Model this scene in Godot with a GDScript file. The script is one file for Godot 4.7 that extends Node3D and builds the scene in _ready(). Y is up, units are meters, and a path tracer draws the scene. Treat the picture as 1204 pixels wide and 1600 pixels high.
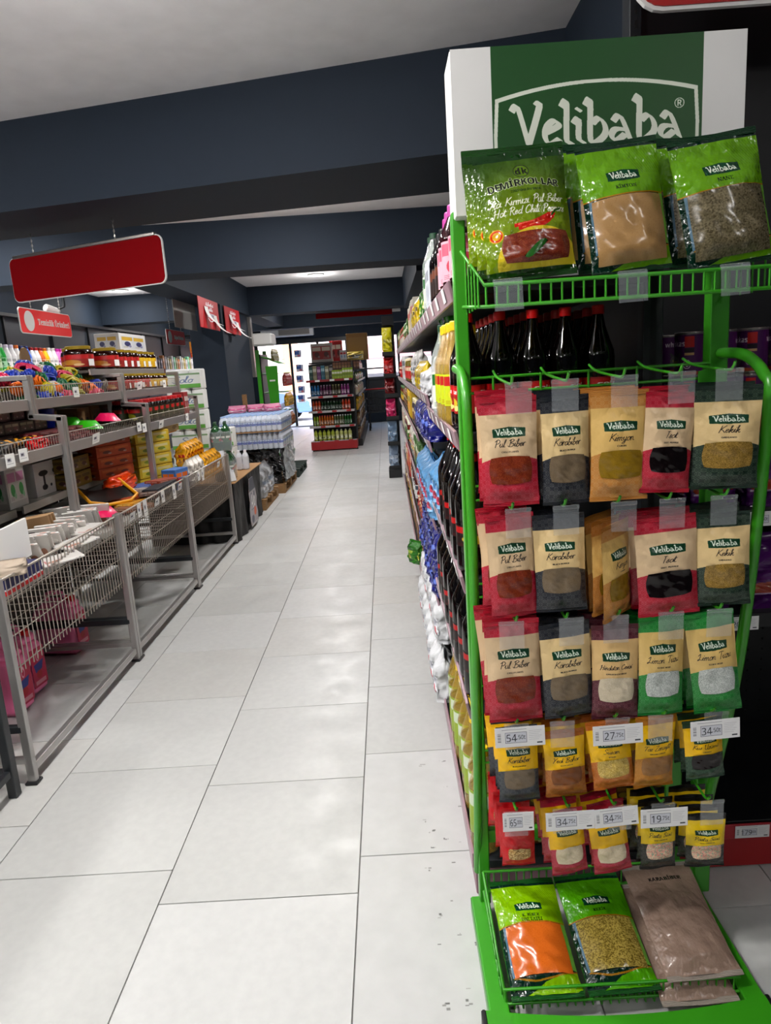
extends Node3D

const ORD := ["first", "second", "third", "fourth", "fifth", "sixth", "seventh", "eighth", "ninth", "tenth", "eleventh", "twelfth", "thirteenth", "fourteenth", "fifteenth", "sixteenth", "seventeenth", "eighteenth", "nineteenth", "twentieth", "twenty-first", "twenty-second", "twenty-third", "twenty-fourth", "twenty-fifth", "twenty-sixth", "twenty-seventh", "twenty-eighth", "twenty-ninth", "thirtieth"]
var used := {}
var mats := {}
var texts := {}
var R := RandomNumberGenerator.new()


# collects triangles; committed as one named mesh
class Mb:
	var v := PackedVector3Array()
	var n := PackedVector3Array()
	var u := PackedVector2Array()
	var i := PackedInt32Array()

	func add(p: Vector3, nn: Vector3, t := Vector2.ZERO) -> int:
		v.append(p); n.append(nn); u.append(t)
		return v.size() - 1

	func tri(a: int, b: int, c: int) -> void:
		i.append(a); i.append(b); i.append(c)

	func quad(a: Vector3, b: Vector3, c: Vector3, d: Vector3, uv := Rect2(0, 0, 1, 1)) -> Mb:
		# a top-left, b top-right, c bottom-right, d bottom-left, seen from the front
		var nn := (d - a).cross(b - a).normalized()
		var k := add(a, nn, uv.position)
		add(b, nn, uv.position + Vector2(uv.size.x, 0)); add(c, nn, uv.end); add(d, nn, uv.position + Vector2(0, uv.size.y))
		tri(k, k + 1, k + 2); tri(k, k + 2, k + 3)
		return self

	func box(c: Vector3, s: Vector3, ch := 0.0, q := Basis()) -> Mb:
		# a box with bevelled edges
		var h := s * 0.5
		var b := minf(ch, minf(h.x, minf(h.y, h.z)) * 0.9)
		var id := {}
		for sx in [-1, 1]:
			for sy in [-1, 1]:
				for sz in [-1, 1]:
					for ax in 3:
						var p := Vector3(sx * (h.x - b), sy * (h.y - b), sz * (h.z - b))
						var nn := Vector3.ZERO
						var sg: float = [sx, sy, sz][ax]
						p[ax] = sg * h[ax]
						nn[ax] = sg
						var t := Vector2(0.5 + sx * 0.5, 0.5 - sy * 0.5)
						if ax == 0: t.x = 0.5 - sz * sx * 0.5
						if ax == 1: t = Vector2(0.5 + sx * 0.5, 0.5 + sz * 0.5)
						if ax == 2: t.x = 0.5 + sx * sz * 0.5
						id[[sx, sy, sz, ax]] = add(c + q * p, q * nn, t)
		for ax in 3:
			for sg in [-1, 1]:
				var f := []
				for e in [[-1, -1], [1, -1], [1, 1], [-1, 1]]:
					var k := [0, 0, 0]
					k[ax] = sg
					k[(ax + 1) % 3] = e[0]
					k[(ax + 2) % 3] = e[1]
					f.append(id[[k[0], k[1], k[2], ax]])
				tri(f[0], f[2], f[1]) if sg > 0 else tri(f[0], f[1], f[2])
				tri(f[0], f[3], f[2]) if sg > 0 else tri(f[0], f[2], f[3])
		if b > 0.0:
			for ax in 3:
				var a1 := (ax + 1) % 3
				var a2 := (ax + 2) % 3
				for s1 in [-1, 1]:
					for s2 in [-1, 1]:
						var f := []
						for e in [[-1, a1], [1, a1], [1, a2], [-1, a2]]:
							var k := [0, 0, 0]
							k[ax] = e[0]; k[a1] = s1; k[a2] = s2
							f.append(id[[k[0], k[1], k[2], e[1]]])
						tri(f[0], f[1], f[2]); tri(f[0], f[2], f[3])
			for sx in [-1, 1]:
				for sy in [-1, 1]:
					for sz in [-1, 1]:
						tri(id[[sx, sy, sz, 0]], id[[sx, sy, sz, 1]], id[[sx, sy, sz, 2]])
		return self

	func bar(a: Vector3, b: Vector3, w: float, d: float, up := Vector3.UP) -> Mb:
		# square bar from a to b
		var z := (b - a).normalized()
		if absf(z.dot(up)) > 0.95: up = Vector3.RIGHT
		var x := up.cross(z).normalized()
		var y := z.cross(x)
		return box((a + b) * 0.5, Vector3(w, d, a.distance_to(b)), minf(w, d) * 0.15, Basis(x, y, z))

	func tube(pts: Array, r: float, seg := 6, caps := true) -> Mb:
		var first := v.size()
		var up := Vector3.UP
		for k in pts.size():
			var p: Vector3 = pts[k]
			var a: Vector3 = pts[maxi(k - 1, 0)]
			var b: Vector3 = pts[mini(k + 1, pts.size() - 1)]
			var t := (b - a).normalized()
			if k == 0: up = Vector3.RIGHT if absf(t.y) > 0.9 else Vector3.UP
			var x := up.cross(t).normalized()
			var y := t.cross(x).normalized()
			up = y
			for s in seg:
				var an := TAU * s / seg
				var d := x * cos(an) + y * sin(an)
				add(p + d * r, d, Vector2(float(s) / seg, float(k) / pts.size()))
		for k in pts.size() - 1:
			for s in seg:
				var a := first + k * seg + s
				var b := first + k * seg + (s + 1) % seg
				tri(a, b, b + seg); tri(a, b + seg, a + seg)
		if caps:
			for e in [0, pts.size() - 1]:
				var o: int = first + e * seg
				for s in seg - 2:
					tri(o, o + s + 1, o + s + 2)
		return self

	func wire(a: Vector3, b: Vector3, r: float) -> Mb:
		return tube([a, b], r, 4, false)

	func lathe(prof: Array, seg := 12, c := Vector3.ZERO, hard := false, sq := 1.0, arc := TAU, from := 0.0) -> Mb:
		# prof: Vector2(radius, height); sq squashes z
		var rows := []
		for k in prof.size():
			var nn := Vector2.ZERO
			if not hard:
				var d: Vector2 = prof[mini(k + 1, prof.size() - 1)] - prof[maxi(k - 1, 0)]
				nn = Vector2(d.y, -d.x).normalized()
			rows.append([prof[k], nn])
		if hard:
			rows = []
			for k in prof.size() - 1:
				var d: Vector2 = prof[k + 1] - prof[k]
				var nn := Vector2(d.y, -d.x).normalized()
				rows.append([prof[k], nn]); rows.append([prof[k + 1], nn])
		var first := v.size()
		var hi: float = prof[prof.size() - 1].y
		var lo: float = prof[0].y
		for r in rows:
			for s in seg + 1:
				var an := from + arc * s / seg
				var t: float = (r[0].y - lo) / maxf(hi - lo, 1e-6)
				add(c + Vector3(r[0].x * sin(an), r[0].y, r[0].x * cos(an) * sq), Vector3(r[1].x * sin(an), r[1].y, r[1].x * cos(an) / sq).normalized(), Vector2(float(s) / seg, 1.0 - t))
		for k in rows.size() - 1:
			if hard and k % 2 == 1: continue
			for s in seg:
				var a := first + k * (seg + 1) + s
				tri(a, a + 1, a + seg + 2); tri(a, a + seg + 2, a + seg + 1)
		return self

	func grid(nx: int, ny: int, f: Callable, uv := Rect2(0, 0, 1, 1)) -> Mb:
		var first := v.size()
		var e := 0.004
		for y in ny + 1:
			for x in nx + 1:
				var a := float(x) / nx
				var b := float(y) / ny
				var p: Vector3 = f.call(a, b)
				var pu: Vector3 = f.call(minf(a + e, 1.0), b) - f.call(maxf(a - e, 0.0), b)
				var pv: Vector3 = f.call(a, minf(b + e, 1.0)) - f.call(a, maxf(b - e, 0.0))
				add(p, pv.cross(pu).normalized(), uv.position + Vector2(a * uv.size.x, b * uv.size.y))
		for y in ny:
			for x in nx:
				var a := first + y * (nx + 1) + x
				tri(a, a + 1, a + nx + 2); tri(a, a + nx + 2, a + nx + 1)
		return self

	func prism(poly: Array, d: float, at := Transform3D()) -> Mb:
		# a flat outline in x/y given a depth from z=0 to z=-d
		var pts := PackedVector2Array(poly)
		var ids := Geometry2D.triangulate_polygon(pts)
		var bb := Rect2(pts[0], Vector2.ZERO)
		for p in pts: bb = bb.expand(p)
		for side in [0, 1]:
			var k := v.size()
			for p in pts:
				add(at * Vector3(p.x, p.y, -d * side), at.basis * Vector3(0, 0, 1 - 2 * side), Vector2((p.x - bb.position.x) / bb.size.x, 1.0 - (p.y - bb.position.y) / bb.size.y))
			for t in ids: i.append(k + t)
		for q in pts.size():
			var a := pts[q]
			var b := pts[(q + 1) % pts.size()]
			quad(at * Vector3(a.x, a.y, 0), at * Vector3(b.x, b.y, 0), at * Vector3(b.x, b.y, -d), at * Vector3(a.x, a.y, -d))
		return self

	func done(m: Material, off := Vector3.ZERO) -> ArrayMesh:
		var a := []
		a.resize(Mesh.ARRAY_MAX)
		for k in range(0, i.size(), 3):
			var p := v[i[k]]
			if (v[i[k + 2]] - p).cross(v[i[k + 1]] - p).dot(n[i[k]] + n[i[k + 1]] + n[i[k + 2]]) < 0.0:
				var sw := i[k + 1]
				i[k + 1] = i[k + 2]
				i[k + 2] = sw
		if off != Vector3.ZERO:
			for k in v.size(): v[k] -= off
		a[Mesh.ARRAY_VERTEX] = v; a[Mesh.ARRAY_NORMAL] = n; a[Mesh.ARRAY_TEX_UV] = u; a[Mesh.ARRAY_INDEX] = i
		var am := ArrayMesh.new()
		am.add_surface_from_arrays(Mesh.PRIMITIVE_TRIANGLES, a)
		am.surface_set_material(0, m)
		return am


# a small picture of flat print, drawn in code
class Cv:
	var im: Image
	var w: int
	var h: int

	func _init(ww: int, hh: int, c: Color) -> void:
		w = ww; h = hh
		im = Image.create(w, h, false, Image.FORMAT_RGB8)
		im.fill(c)

	func px(x: int, y: int, c: Color) -> void:
		if x >= 0 and y >= 0 and x < w and y < h: im.set_pixel(x, y, c)

	func rect(x: float, y: float, ww: float, hh: float, c: Color) -> Cv:
		im.fill_rect(Rect2i(int(x), int(y), int(ww), int(hh)), c)
		return self

	func each(f: Callable, r := Rect2i()) -> Cv:
		if r.size.x == 0: r = Rect2i(0, 0, w, h)
		for y in range(r.position.y, r.end.y):
			for x in range(r.position.x, r.end.x):
				var c = f.call(x, y)
				if c != null: px(x, y, c)
		return self

	func ell(cx: float, cy: float, rx: float, ry: float, c: Color) -> Cv:
		for y in range(int(cy - ry), int(cy + ry) + 1):
			var t := 1.0 - pow((y - cy) / ry, 2.0)
			if t > 0.0:
				var q := rx * sqrt(t)
				im.fill_rect(Rect2i(int(cx - q), y, int(2 * q), 1), c)
		return self

	func tri(a: Vector2, b: Vector2, c: Vector2, col: Color) -> void:
		for y in range(int(minf(a.y, minf(b.y, c.y))), int(maxf(a.y, maxf(b.y, c.y))) + 1):
			var lo := 1e9
			var hi := -1e9
			for e in [[a, b], [b, c], [c, a]]:
				var p: Vector2 = e[0]
				var q: Vector2 = e[1]
				if absf(p.y - q.y) < 1e-6: continue
				var t := (y + 0.5 - p.y) / (q.y - p.y)
				if t >= 0.0 and t <= 1.0:
					lo = minf(lo, lerpf(p.x, q.x, t)); hi = maxf(hi, lerpf(p.x, q.x, t))
			if hi >= lo: im.fill_rect(Rect2i(int(roundf(lo)), y, maxi(int(roundf(hi) - roundf(lo)), 1), 1).intersection(Rect2i(0, 0, w, h)), col)

	func poly(pts: Array, c: Color) -> Cv:
		var p := PackedVector2Array(pts)
		var ids := Geometry2D.triangulate_polygon(p)
		for k in range(0, ids.size(), 3): tri(p[ids[k]], p[ids[k + 1]], p[ids[k + 2]], c)
		return self

	func stroke(pts: Array, nib: Vector2, pen: float, c: Color) -> Cv:
		# a pen of the given radius, or a broad nib, drawn along the points
		for k in pts.size() - 1:
			var a: Vector2 = pts[k]
			var b: Vector2 = pts[k + 1]
			var steps := maxi(int(a.distance_to(b) / 0.7), 1)
			for s in steps + 1:
				var p := a.lerp(b, float(s) / steps)
				if nib == Vector2.ZERO:
					if pen < 0.8: px(int(p.x), int(p.y), c)
					else: rect(p.x - pen, p.y - pen, maxf(pen * 2, 1), maxf(pen * 2, 1), c)
				else:
					var m := maxi(int(nib.length() / 0.8), 1)
					for t in m + 1:
						var q := p + nib * (float(t) / m - 0.5)
						rect(q.x - pen, q.y - pen, maxf(pen * 2, 1), maxf(pen * 2, 1), c)
		return self

	func tex() -> ImageTexture:
		im.generate_mipmaps()
		return ImageTexture.create_from_image(im)


func smooth(raw: Array, n := 4) -> Array:
	var out := []
	for k in raw.size() - 1:
		var a: Vector2 = raw[maxi(k - 1, 0)]
		var d: Vector2 = raw[mini(k + 2, raw.size() - 1)]
		for s in n: out.append(raw[k].cubic_interpolate(raw[k + 1], a, d, float(s) / n))
	out.append(raw[raw.size() - 1])
	return out


# broad-nib letters of the spice maker's wordmark: advance, strokes (x-height 10, stems 17)
const LOGO := {
	"V": [12, "-.5 15 1 17 2.4 15 6.2 1;6.2 .8 11 16.5 9.6 16.8"], "e": [8, "1.4 5.4 6.8 8 5 10.2 2 8 1 4 3 .6 7 2.4"],
	"l": [5, "0 15.5 2 17.2 2 2 4.2 .6"], "i": [4.8, "0 8.5 2 10.2 2 2 4 .8;1.7 13.6 2.3 14"], "b": [10, "0 15.5 2 17.2 2 2 4 0 8 3 8 7 5.6 10 3 8"],
	"a": [10.2, "1.6 8.4 4.4 10.2 8.6 .4;6.2 4.6 2.4 5 .8 2.6 2.6 .2 6.4 2.6"]}
# single-stroke brush hand: advance, strokes (x-height 5, stems 10)
const HAND := {
	"a": [5, "4 4 2.5 5 .8 3 1 .8 2.5 .2 4 2 4.2 5 4.2 1 5.2 .4"], "b": [4.6, "0 1 2 9 1.4 10 .9 9 .9 .8 2.4 .1 4 2 3.2 4.2 1.6 4 4.6 3.6"], "c": [4, "3.4 4.2 2.4 5 .8 3.4 .8 1 2.2 .2 4 1.4"],
	"d": [5, "4 4 2.5 5 .8 3 1 .8 2.5 .2 4 2 5.2 10 4.2 1 5.2 .4"], "e": [4, "0 2 3 3.4 2.6 5 1.2 4.4 .6 2 1.6 .2 4 1.6"], "f": [3.4, "0 1 3.4 9 2.6 10 .4 -4 1.6 .4 3.4 1.4"], "g": [4.8, "4 4 2.5 5 .8 3 1 .8 2.6 .2 4 4.8 3.4 -3 1.6 -4 .6 -3 4.8 .8"],
	"h": [4.8, "0 1 2 9 1.4 10 .9 9 .8 0 1 3 2.8 5 3.4 3.6 3.4 .8 4.8 .5"], "i": [2.4, "0 1.5 1 5 .8 1 2.4 .6;1.7 7.2 1.8 7.6"], "k": [4.6, "0 1 2 9 1.4 10 .9 9 .8 0 1 2.6 3.2 4.8 2.8 3 1.4 2.6 3.8 .1 4.6 .8"],
	"l": [2.4, "0 1 2 9 1.4 10 .8 9 .8 1 2.4 .6"], "m": [7, "0 3 .8 5 .7 0 .8 3 2.4 5 3 3.8 2.9 0 3 3 4.8 5 5.4 3.6 5.4 .8 7 .6"], "n": [5, "0 3 .8 5 .7 0 .8 3 2.8 5 3.4 3.8 3.4 .8 5 .6"],
	"o": [4.4, "2.4 5 .7 3.5 .9 .9 2.4 .1 3.8 1.8 3.5 4.2 2.4 5 4.6 4.2"], "r": [3.4, "0 2 1 5 .8 0 1 3 2.2 5 3.4 4.4"], "s": [3.4, "0 1 2.4 5 1.4 4 2.8 1.6 1.8 .1 .4 .6"], "t": [3.2, "0 1 1.8 8.5 1.1 1 3.2 .8;.2 5.8 3.2 6.2"],
	"u": [5, "0 2 .8 5 .8 1.2 1.8 .1 3.4 1.8 3.6 5 3.6 1 5 .6"], "v": [4, "0 4 .9 5 1.6 .2 3.8 5"], "y": [4.8, "0 3 .8 5 .9 1.4 2 .4 3.6 2.4 3.8 5 3 -3 1.4 -4 .4 -3 4.8 1"], "z": [4, ".4 4.6 3.4 4.9 .4 .2 2 .4 4 .6"],
	"A": [6.4, "-.4 .4 3.8 10.2 5 0 6.4 .6;1 3.6 5 4"], "R": [7, "1.6 0 2 10;0 8 3 10.4 6 8.4 4.6 5.6 1.6 5 3.4 4.6 6 0 7 .6"], "p": [4.8, "0 3 1 5 .4 -4 .9 2 2.6 5 4 3.6 3.2 .6 1 .6 4.8 1.2"],
	"B": [7, "1.4 0 1.8 10;0 8.4 3 10.4 5.8 8.6 2 5.4 6 4 5 .6 1 .2 -.4 1.4"], "C": [7, "6 8.4 4.6 10.2 1.4 7.4 .8 2.2 3 0 6.6 2"], "H": [7.6, "0 8 1.6 10 1 0 .4 -.4;6.4 10 5.4 0;.6 4.8 6.4 5.4"], "I": [4, "2 10 1.2 0;.4 9.6 3.6 10.2"],
	"K": [6.8, "1.8 10 .8 0;6.4 10.2 1.4 4.6 3.2 4.2 6.8 0"], "L": [6.4, "0 7 2.6 10 2 1 .4 0 1.6 1.6 6.4 .4"], "P": [6.4, "1.6 0 2 10;0 8 3 10.4 6 8.4 4.6 5.4 1.6 4.6"], "S": [6, "5.4 8.8 3.6 10.2 1.4 8 4.8 3.6 2.6 0 0 1.4"], "T": [6.2, "0 8.6 1.6 10 6.6 9.8;3.8 9.8 3 0"],
	"U": [7, "0 8 1.4 10 1 2 3 0 5.4 2.6 6 10 5.6 1 7 .6"], "Y": [6.4, "0 9 1.2 10 2.8 5.2;6.4 10 2.8 4 1.6 -1"], "Z": [6, ".6 9.4 5.8 10 .4 .3 6 .6"]}


func hand(cv: Cv, font: Dictionary, s: String, x: float, y: float, unit: float, nib: Vector2, pen: float, c: Color, slant := 0.0, centred := true, rot := 0.0) -> void:
	var plain := {"Ü": "U", "ü": "u", "ö": "o", "ş": "s", "ı": "i", "ç": "c"}
	var width := 0.0
	for ch in s: width += 4.0 if ch == " " else float(font[plain.get(ch, ch)][0])
	var at := -width * unit * 0.5 if centred else 0.0
	for ch in s:
		if ch == " ":
			at += 4.0 * unit
			continue
		var g: Array = font[plain.get(ch, ch)]
		var parts: PackedStringArray = g[1].split(";")
		if ch == "ı" and parts.size() > 1: parts.remove_at(1)
		if ch in "üö": parts.append("1.6 6.8 1.8 7.2"); parts.append("3.6 6.8 3.8 7.2")
		for st in parts:
			var f := st.split_floats(" ")
			var pts := []
			for k in range(0, f.size(), 2): pts.append(Vector2(at + (f[k] + f[k + 1] * slant) * unit, -f[k + 1] * unit).rotated(rot) + Vector2(x, y))
			cv.stroke(smooth(pts) if pts.size() > 2 else pts, nib, pen, c)
		at += float(g[0]) * unit


func type(cv: Cv, s: String, x: float, y: float, size: float, c: Color, font := "Droid Sans", bold := true, align := 0.5, squeeze := 1.0) -> void:
	# Latin type laid into a print; y is the middle of the capitals
	var key := s + font + str(bold)
	if not texts.has(key):
		var f := SystemFont.new()
		f.font_names = PackedStringArray([font])
		f.font_weight = 700 if bold else 400
		var tm := TextMesh.new()
		tm.text = s; tm.font = f; tm.font_size = 32; tm.pixel_size = 1.0 / 32; tm.depth = 0.0; tm.curve_step = 4.0
		var arr := tm.surface_get_arrays(0)
		texts[key] = [arr[Mesh.ARRAY_VERTEX], arr[Mesh.ARRAY_INDEX]]
	var p: PackedVector3Array = texts[key][0]
	var ids: PackedInt32Array = texts[key][1]
	var lo := 1e9
	var hi := -1e9
	var ly := 1e9
	var hy := -1e9
	for q in p:
		lo = minf(lo, q.x); hi = maxf(hi, q.x); ly = minf(ly, q.y); hy = maxf(hy, q.y)
	var o := Vector2(lo + (hi - lo) * align, (ly + hy) * 0.5)
	var k := 0
	var count := ids.size() if ids.size() else p.size()
	while k < count:
		var t := []
		for e in 3:
			var q := p[ids[k + e]] if ids.size() else p[k + e]
			t.append(Vector2(x + (q.x - o.x) * size * squeeze, y - (q.y - o.y) * size))
		cv.tri(t[0], t[1], t[2], c)
		k += 3


# small prints share one sheet: 16 x 16 cells
var sheet := Image.create(2048, 1536, false, Image.FORMAT_RGB8)
var sheet_mats := []


func on_sheet(cv: Cv, m: StandardMaterial3D) -> StandardMaterial3D:
	var n := sheet_mats.size()
	if cv.w != 128 or cv.h != 96: cv.im.resize(128, 96, Image.INTERPOLATE_NEAREST)
	sheet.blit_rect(cv.im, Rect2i(0, 0, 128, 96), Vector2i(n % 16 * 128, n / 16 * 96))
	m.uv1_scale = Vector3(0.985 / 16.0, 0.98 / 16.0, 1)
	m.uv1_offset = Vector3((n % 16 + 0.0075) / 16.0, (n / 16 + 0.01) / 16.0, 0)
	sheet_mats.append(m)
	return m


func print_sheet() -> void:
	var t := ImageTexture.create_from_image(sheet)
	for m in sheet_mats: m.albedo_texture = t


func mat(key: String, c := Color.WHITE, rough := 0.6, metal := 0.0, tex: Texture2D = null) -> StandardMaterial3D:
	if mats.has(key): return mats[key]
	var m := StandardMaterial3D.new()
	m.resource_name = key
	m.albedo_color = c; m.roughness = rough; m.metallic = metal
	if tex: m.albedo_texture = tex
	mats[key] = m
	return m


func glassy(key: String, c: Color, alpha: float, rough := 0.08) -> StandardMaterial3D:
	var m := mat(key, Color(c.r, c.g, c.b, alpha), rough)
	m.transparency = BaseMaterial3D.TRANSPARENCY_ALPHA
	return m


func hexm(c: String, rough := 0.5) -> StandardMaterial3D:
	return mat("c_%s_%.2f" % [c, rough], Color(c), rough)


func ntex(freq: float, a: Color, b: Color, seed_: int, oct := 4, size := 256, mid := 0.5) -> NoiseTexture2D:
	var t := NoiseTexture2D.new()
	var f := FastNoiseLite.new()
	f.seed = seed_; f.frequency = freq; f.fractal_octaves = oct
	t.noise = f; t.width = size; t.height = size; t.seamless = true
	var g := Gradient.new()
	g.set_color(0, a); g.set_color(1, b)
	g.add_point(mid, a.lerp(b, 0.5))
	t.color_ramp = g
	return t


func nname(called: String, at: Node) -> String:
	var key := called + "@" + str(at.get_instance_id())
	var k: int = used.get(key, 0)
	used[key] = k + 1
	return called if k == 0 else "%s_%03d" % [called, k]


func tag(o: Node, label: String, category := "", group := "") -> void:
	if label: o.set_meta("label", label)
	if category: o.set_meta("category", category)
	if group: o.set_meta("group", group)


func thing(called: String, label: String, category: String, at := Vector3.ZERO, turn := 0.0, group := "") -> Node3D:
	var o := Node3D.new()
	o.name = nname(called, self)
	add_child(o)
	o.position = at; o.rotation.y = turn
	tag(o, label, category, group)
	return o


func put(called: String, mesh: Mesh, parent: Node = self) -> MeshInstance3D:
	var o := MeshInstance3D.new()
	o.name = nname(called, parent)
	o.mesh = mesh
	parent.add_child(o)
	return o


# a part given in room coordinates of a thing that is not turned
func part(called: String, mb: Mb, m: Material, t: Node3D) -> MeshInstance3D:
	var off := Vector3.ZERO
	var up: Node = t
	while up != self:
		off += (up as Node3D).position
		up = up.get_parent()
	return put(called, mb.done(m, off), t)


func solo(called: String, mesh: Mesh, label: String, category: String, at := Vector3.ZERO, turn := 0.0, group := "") -> MeshInstance3D:
	var o := put(called, mesh)
	o.position = at; o.rotation.y = turn
	tag(o, label, category, group)
	return o


func struct(called: String, mesh: Mesh, label := "", parent: Node = self) -> MeshInstance3D:
	var o := put(called, mesh, parent)
	if parent == self:
		o.set_meta("kind", "structure")
		tag(o, label)
	return o


# a kind of thing: [[part name, mesh, index of its parent part or -1], ...]; spawn() sets one out, sharing the meshes
func spawn(kind: Array, called: String, label: String, category: String, at: Vector3, turn := 0.0, group := "", skin := {}, sc := Vector3.ONE) -> Node3D:
	var t := thing(called, label, category, at, turn, group)
	if sc != Vector3.ONE: t.scale = sc
	var made := []
	for k in kind:
		var o := put(k[0], k[1], t if k[2] < 0 else made[k[2]])
		if skin.has(k[0]): o.set_surface_override_material(0, skin[k[0]])
		made.append(o)
	return t


func nth(k: int) -> String:
	return ORD[mini(k, ORD.size() - 1)]


func b1(s: Vector3, ch := 0.004, c := Vector3.ZERO) -> Mb:
	return Mb.new().box(c, s, ch)


func _ready() -> void:
	var cam := Camera3D.new()
	cam.name = "camera"
	cam.transform = Transform3D(Basis(Vector3(0.997914, -0.064546, 0.001408), Vector3(0.063467, 0.976769, -0.204681), Vector3(0.011836, 0.204343, 0.978828)).orthonormalized(), Vector3(0, 1.5272, 0))
	cam.fov = 72.87
	cam.near = 0.05
	cam.far = 200.0
	add_child(cam)
	cam.current = true
	var we := WorldEnvironment.new()
	we.name = "world"
	var en := Environment.new()
	var sky := Sky.new()
	var sm := ProceduralSkyMaterial.new()
	sm.sky_top_color = Color(0.62, 0.74, 0.92)
	sm.sky_horizon_color = Color(0.9, 0.93, 0.97)
	sm.ground_bottom_color = Color(0.5, 0.5, 0.5)
	sm.ground_horizon_color = Color(0.85, 0.86, 0.87)
	sky.sky_material = sm
	en.background_mode = Environment.BG_SKY
	en.sky = sky
	en.background_energy_multiplier = 9.0
	en.tonemap_mode = Environment.TONE_MAPPER_LINEAR
	en.tonemap_exposure = 1.0
	en.sdfgi_enabled = true
	en.ssao_enabled = true
	en.ssil_enabled = true
	we.environment = en
	add_child(we)
	var sun := DirectionalLight3D.new()
	sun.name = "sun"
	sun.rotation_degrees = Vector3(-52, -25, 0)
	sun.light_color = Color(1, 0.93, 0.84)
	sun.light_energy = 4.0
	sun.shadow_enabled = true
	sun.light_angular_distance = 0.5
	add_child(sun)
	# the shop's round ceiling lamps: x, z, energy
	var lamp := 0
	for l in [[-0.95, 1.9, 2.6], [-0.95, -0.6, 6.0], [-3.2, -1.2, 4.5], [-3.0, 1.6, 2.5], [1.9, 0.9, 1.6], [-0.95, -2.15, 6.2], [-3.4, -2.6, 4.8], [-0.8, -5.7, 5.6], [-3.5, -6.0, 4.8], [-0.94, -10.9, 5.4], [-4.0, -11.2, 4.6], [-0.9, -8.4, 5.2], [-3.6, -8.6, 4.6], [-1.2, -14.4, 5.4], [1.9, -4.6, 3.0], [-3.6, -15.0, 4.6], [1.6, -14.2, 4.6], [-1.0, -18.0, 4.6], [2.0, -9.5, 3.0]]:
		ceiling_lamp(l[0], l[1], l[2] * 0.74, ["over the aisle behind the camera", "over the aisle just above the camera", "left of the camera", "behind the camera on the left", "behind the camera on the right", "over the aisle before the nearest beam", "over the nearest basket stand", "over the aisle between the first two beams", "over the stands between the first two beams", "glowing over the aisle below the second beam", "showing below the long red hanging board", "over the aisle just past the second beam", "over the left side past the second beam", "over the end shelving", "right of the aisle shelving near the nearest beam", "over the far left side", "over the far right side", "just inside the street door", "right of the aisle shelving past the second beam"][lamp])
		lamp += 1
	R.seed = 7
	build_materials()
	build_room()
	build_outside()
	build_rack()
	build_pouches()
	build_cross_shelving()
	build_aisle_shelving()
	build_far_shelving()
	build_stands()
	build_stand_goods()
	build_pallets()
	build_left_wall()
	build_signs()
	print_sheet()


func ceiling_lamp(x: float, z: float, energy: float, place: String) -> void:
	var y := 2.95
	var t := thing("ceiling_lamp", "round white ceiling lamp, " + place, "ceiling light", Vector3(x, y, z), 0.0, "recessed ceiling lamps")
	var ring := [Vector2(0.1, 0.0), Vector2(0.125, -0.003), Vector2(0.13, -0.012), Vector2(0.112, -0.02), Vector2(0.1, -0.012)]
	put("trim_ring", Mb.new().lathe(ring, 20).done(mat("lamp_ring", Color(0.85, 0.85, 0.84), 0.4)), t)
	var gm := mat("lamp_glow", Color(0.95, 0.95, 0.95), 0.5)
	gm.emission_enabled = true
	gm.emission = Color(1, 0.97, 0.93)
	gm.emission_energy_multiplier = 6.0
	put("lamp_diffuser", Mb.new().lathe([Vector2(0.101, -0.012), Vector2(0.09, -0.018), Vector2(0.05, -0.021), Vector2(0.0, -0.022)], 20).done(gm), t)
	var li := AreaLight3D.new()
	li.name = "lamp_light"
	li.area_size = Vector2(0.18, 0.18)
	li.area_normalize_energy = true
	li.light_energy = energy * 0.8
	li.light_color = Color(1.0, 0.985, 0.975)
	li.area_range = 30.0
	li.area_attenuation = 2.0
	li.shadow_enabled = true
	li.position = Vector3(0, -0.03, 0)
	li.rotation.x = -PI / 2
	t.add_child(li)
	# the opal diffuser also throws light sideways, onto the ceiling and walls
	var side := OmniLight3D.new()
	side.name = "lamp_side_light"
	side.light_energy = energy * (0.17 if z > -8.0 else 0.06)
	side.light_color = li.light_color
	side.light_size = 0.06
	side.omni_range = 30.0
	side.omni_attenuation = 2.0
	side.shadow_enabled = true
	side.position = Vector3(0, -0.14, 0)
	t.add_child(side)


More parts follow.
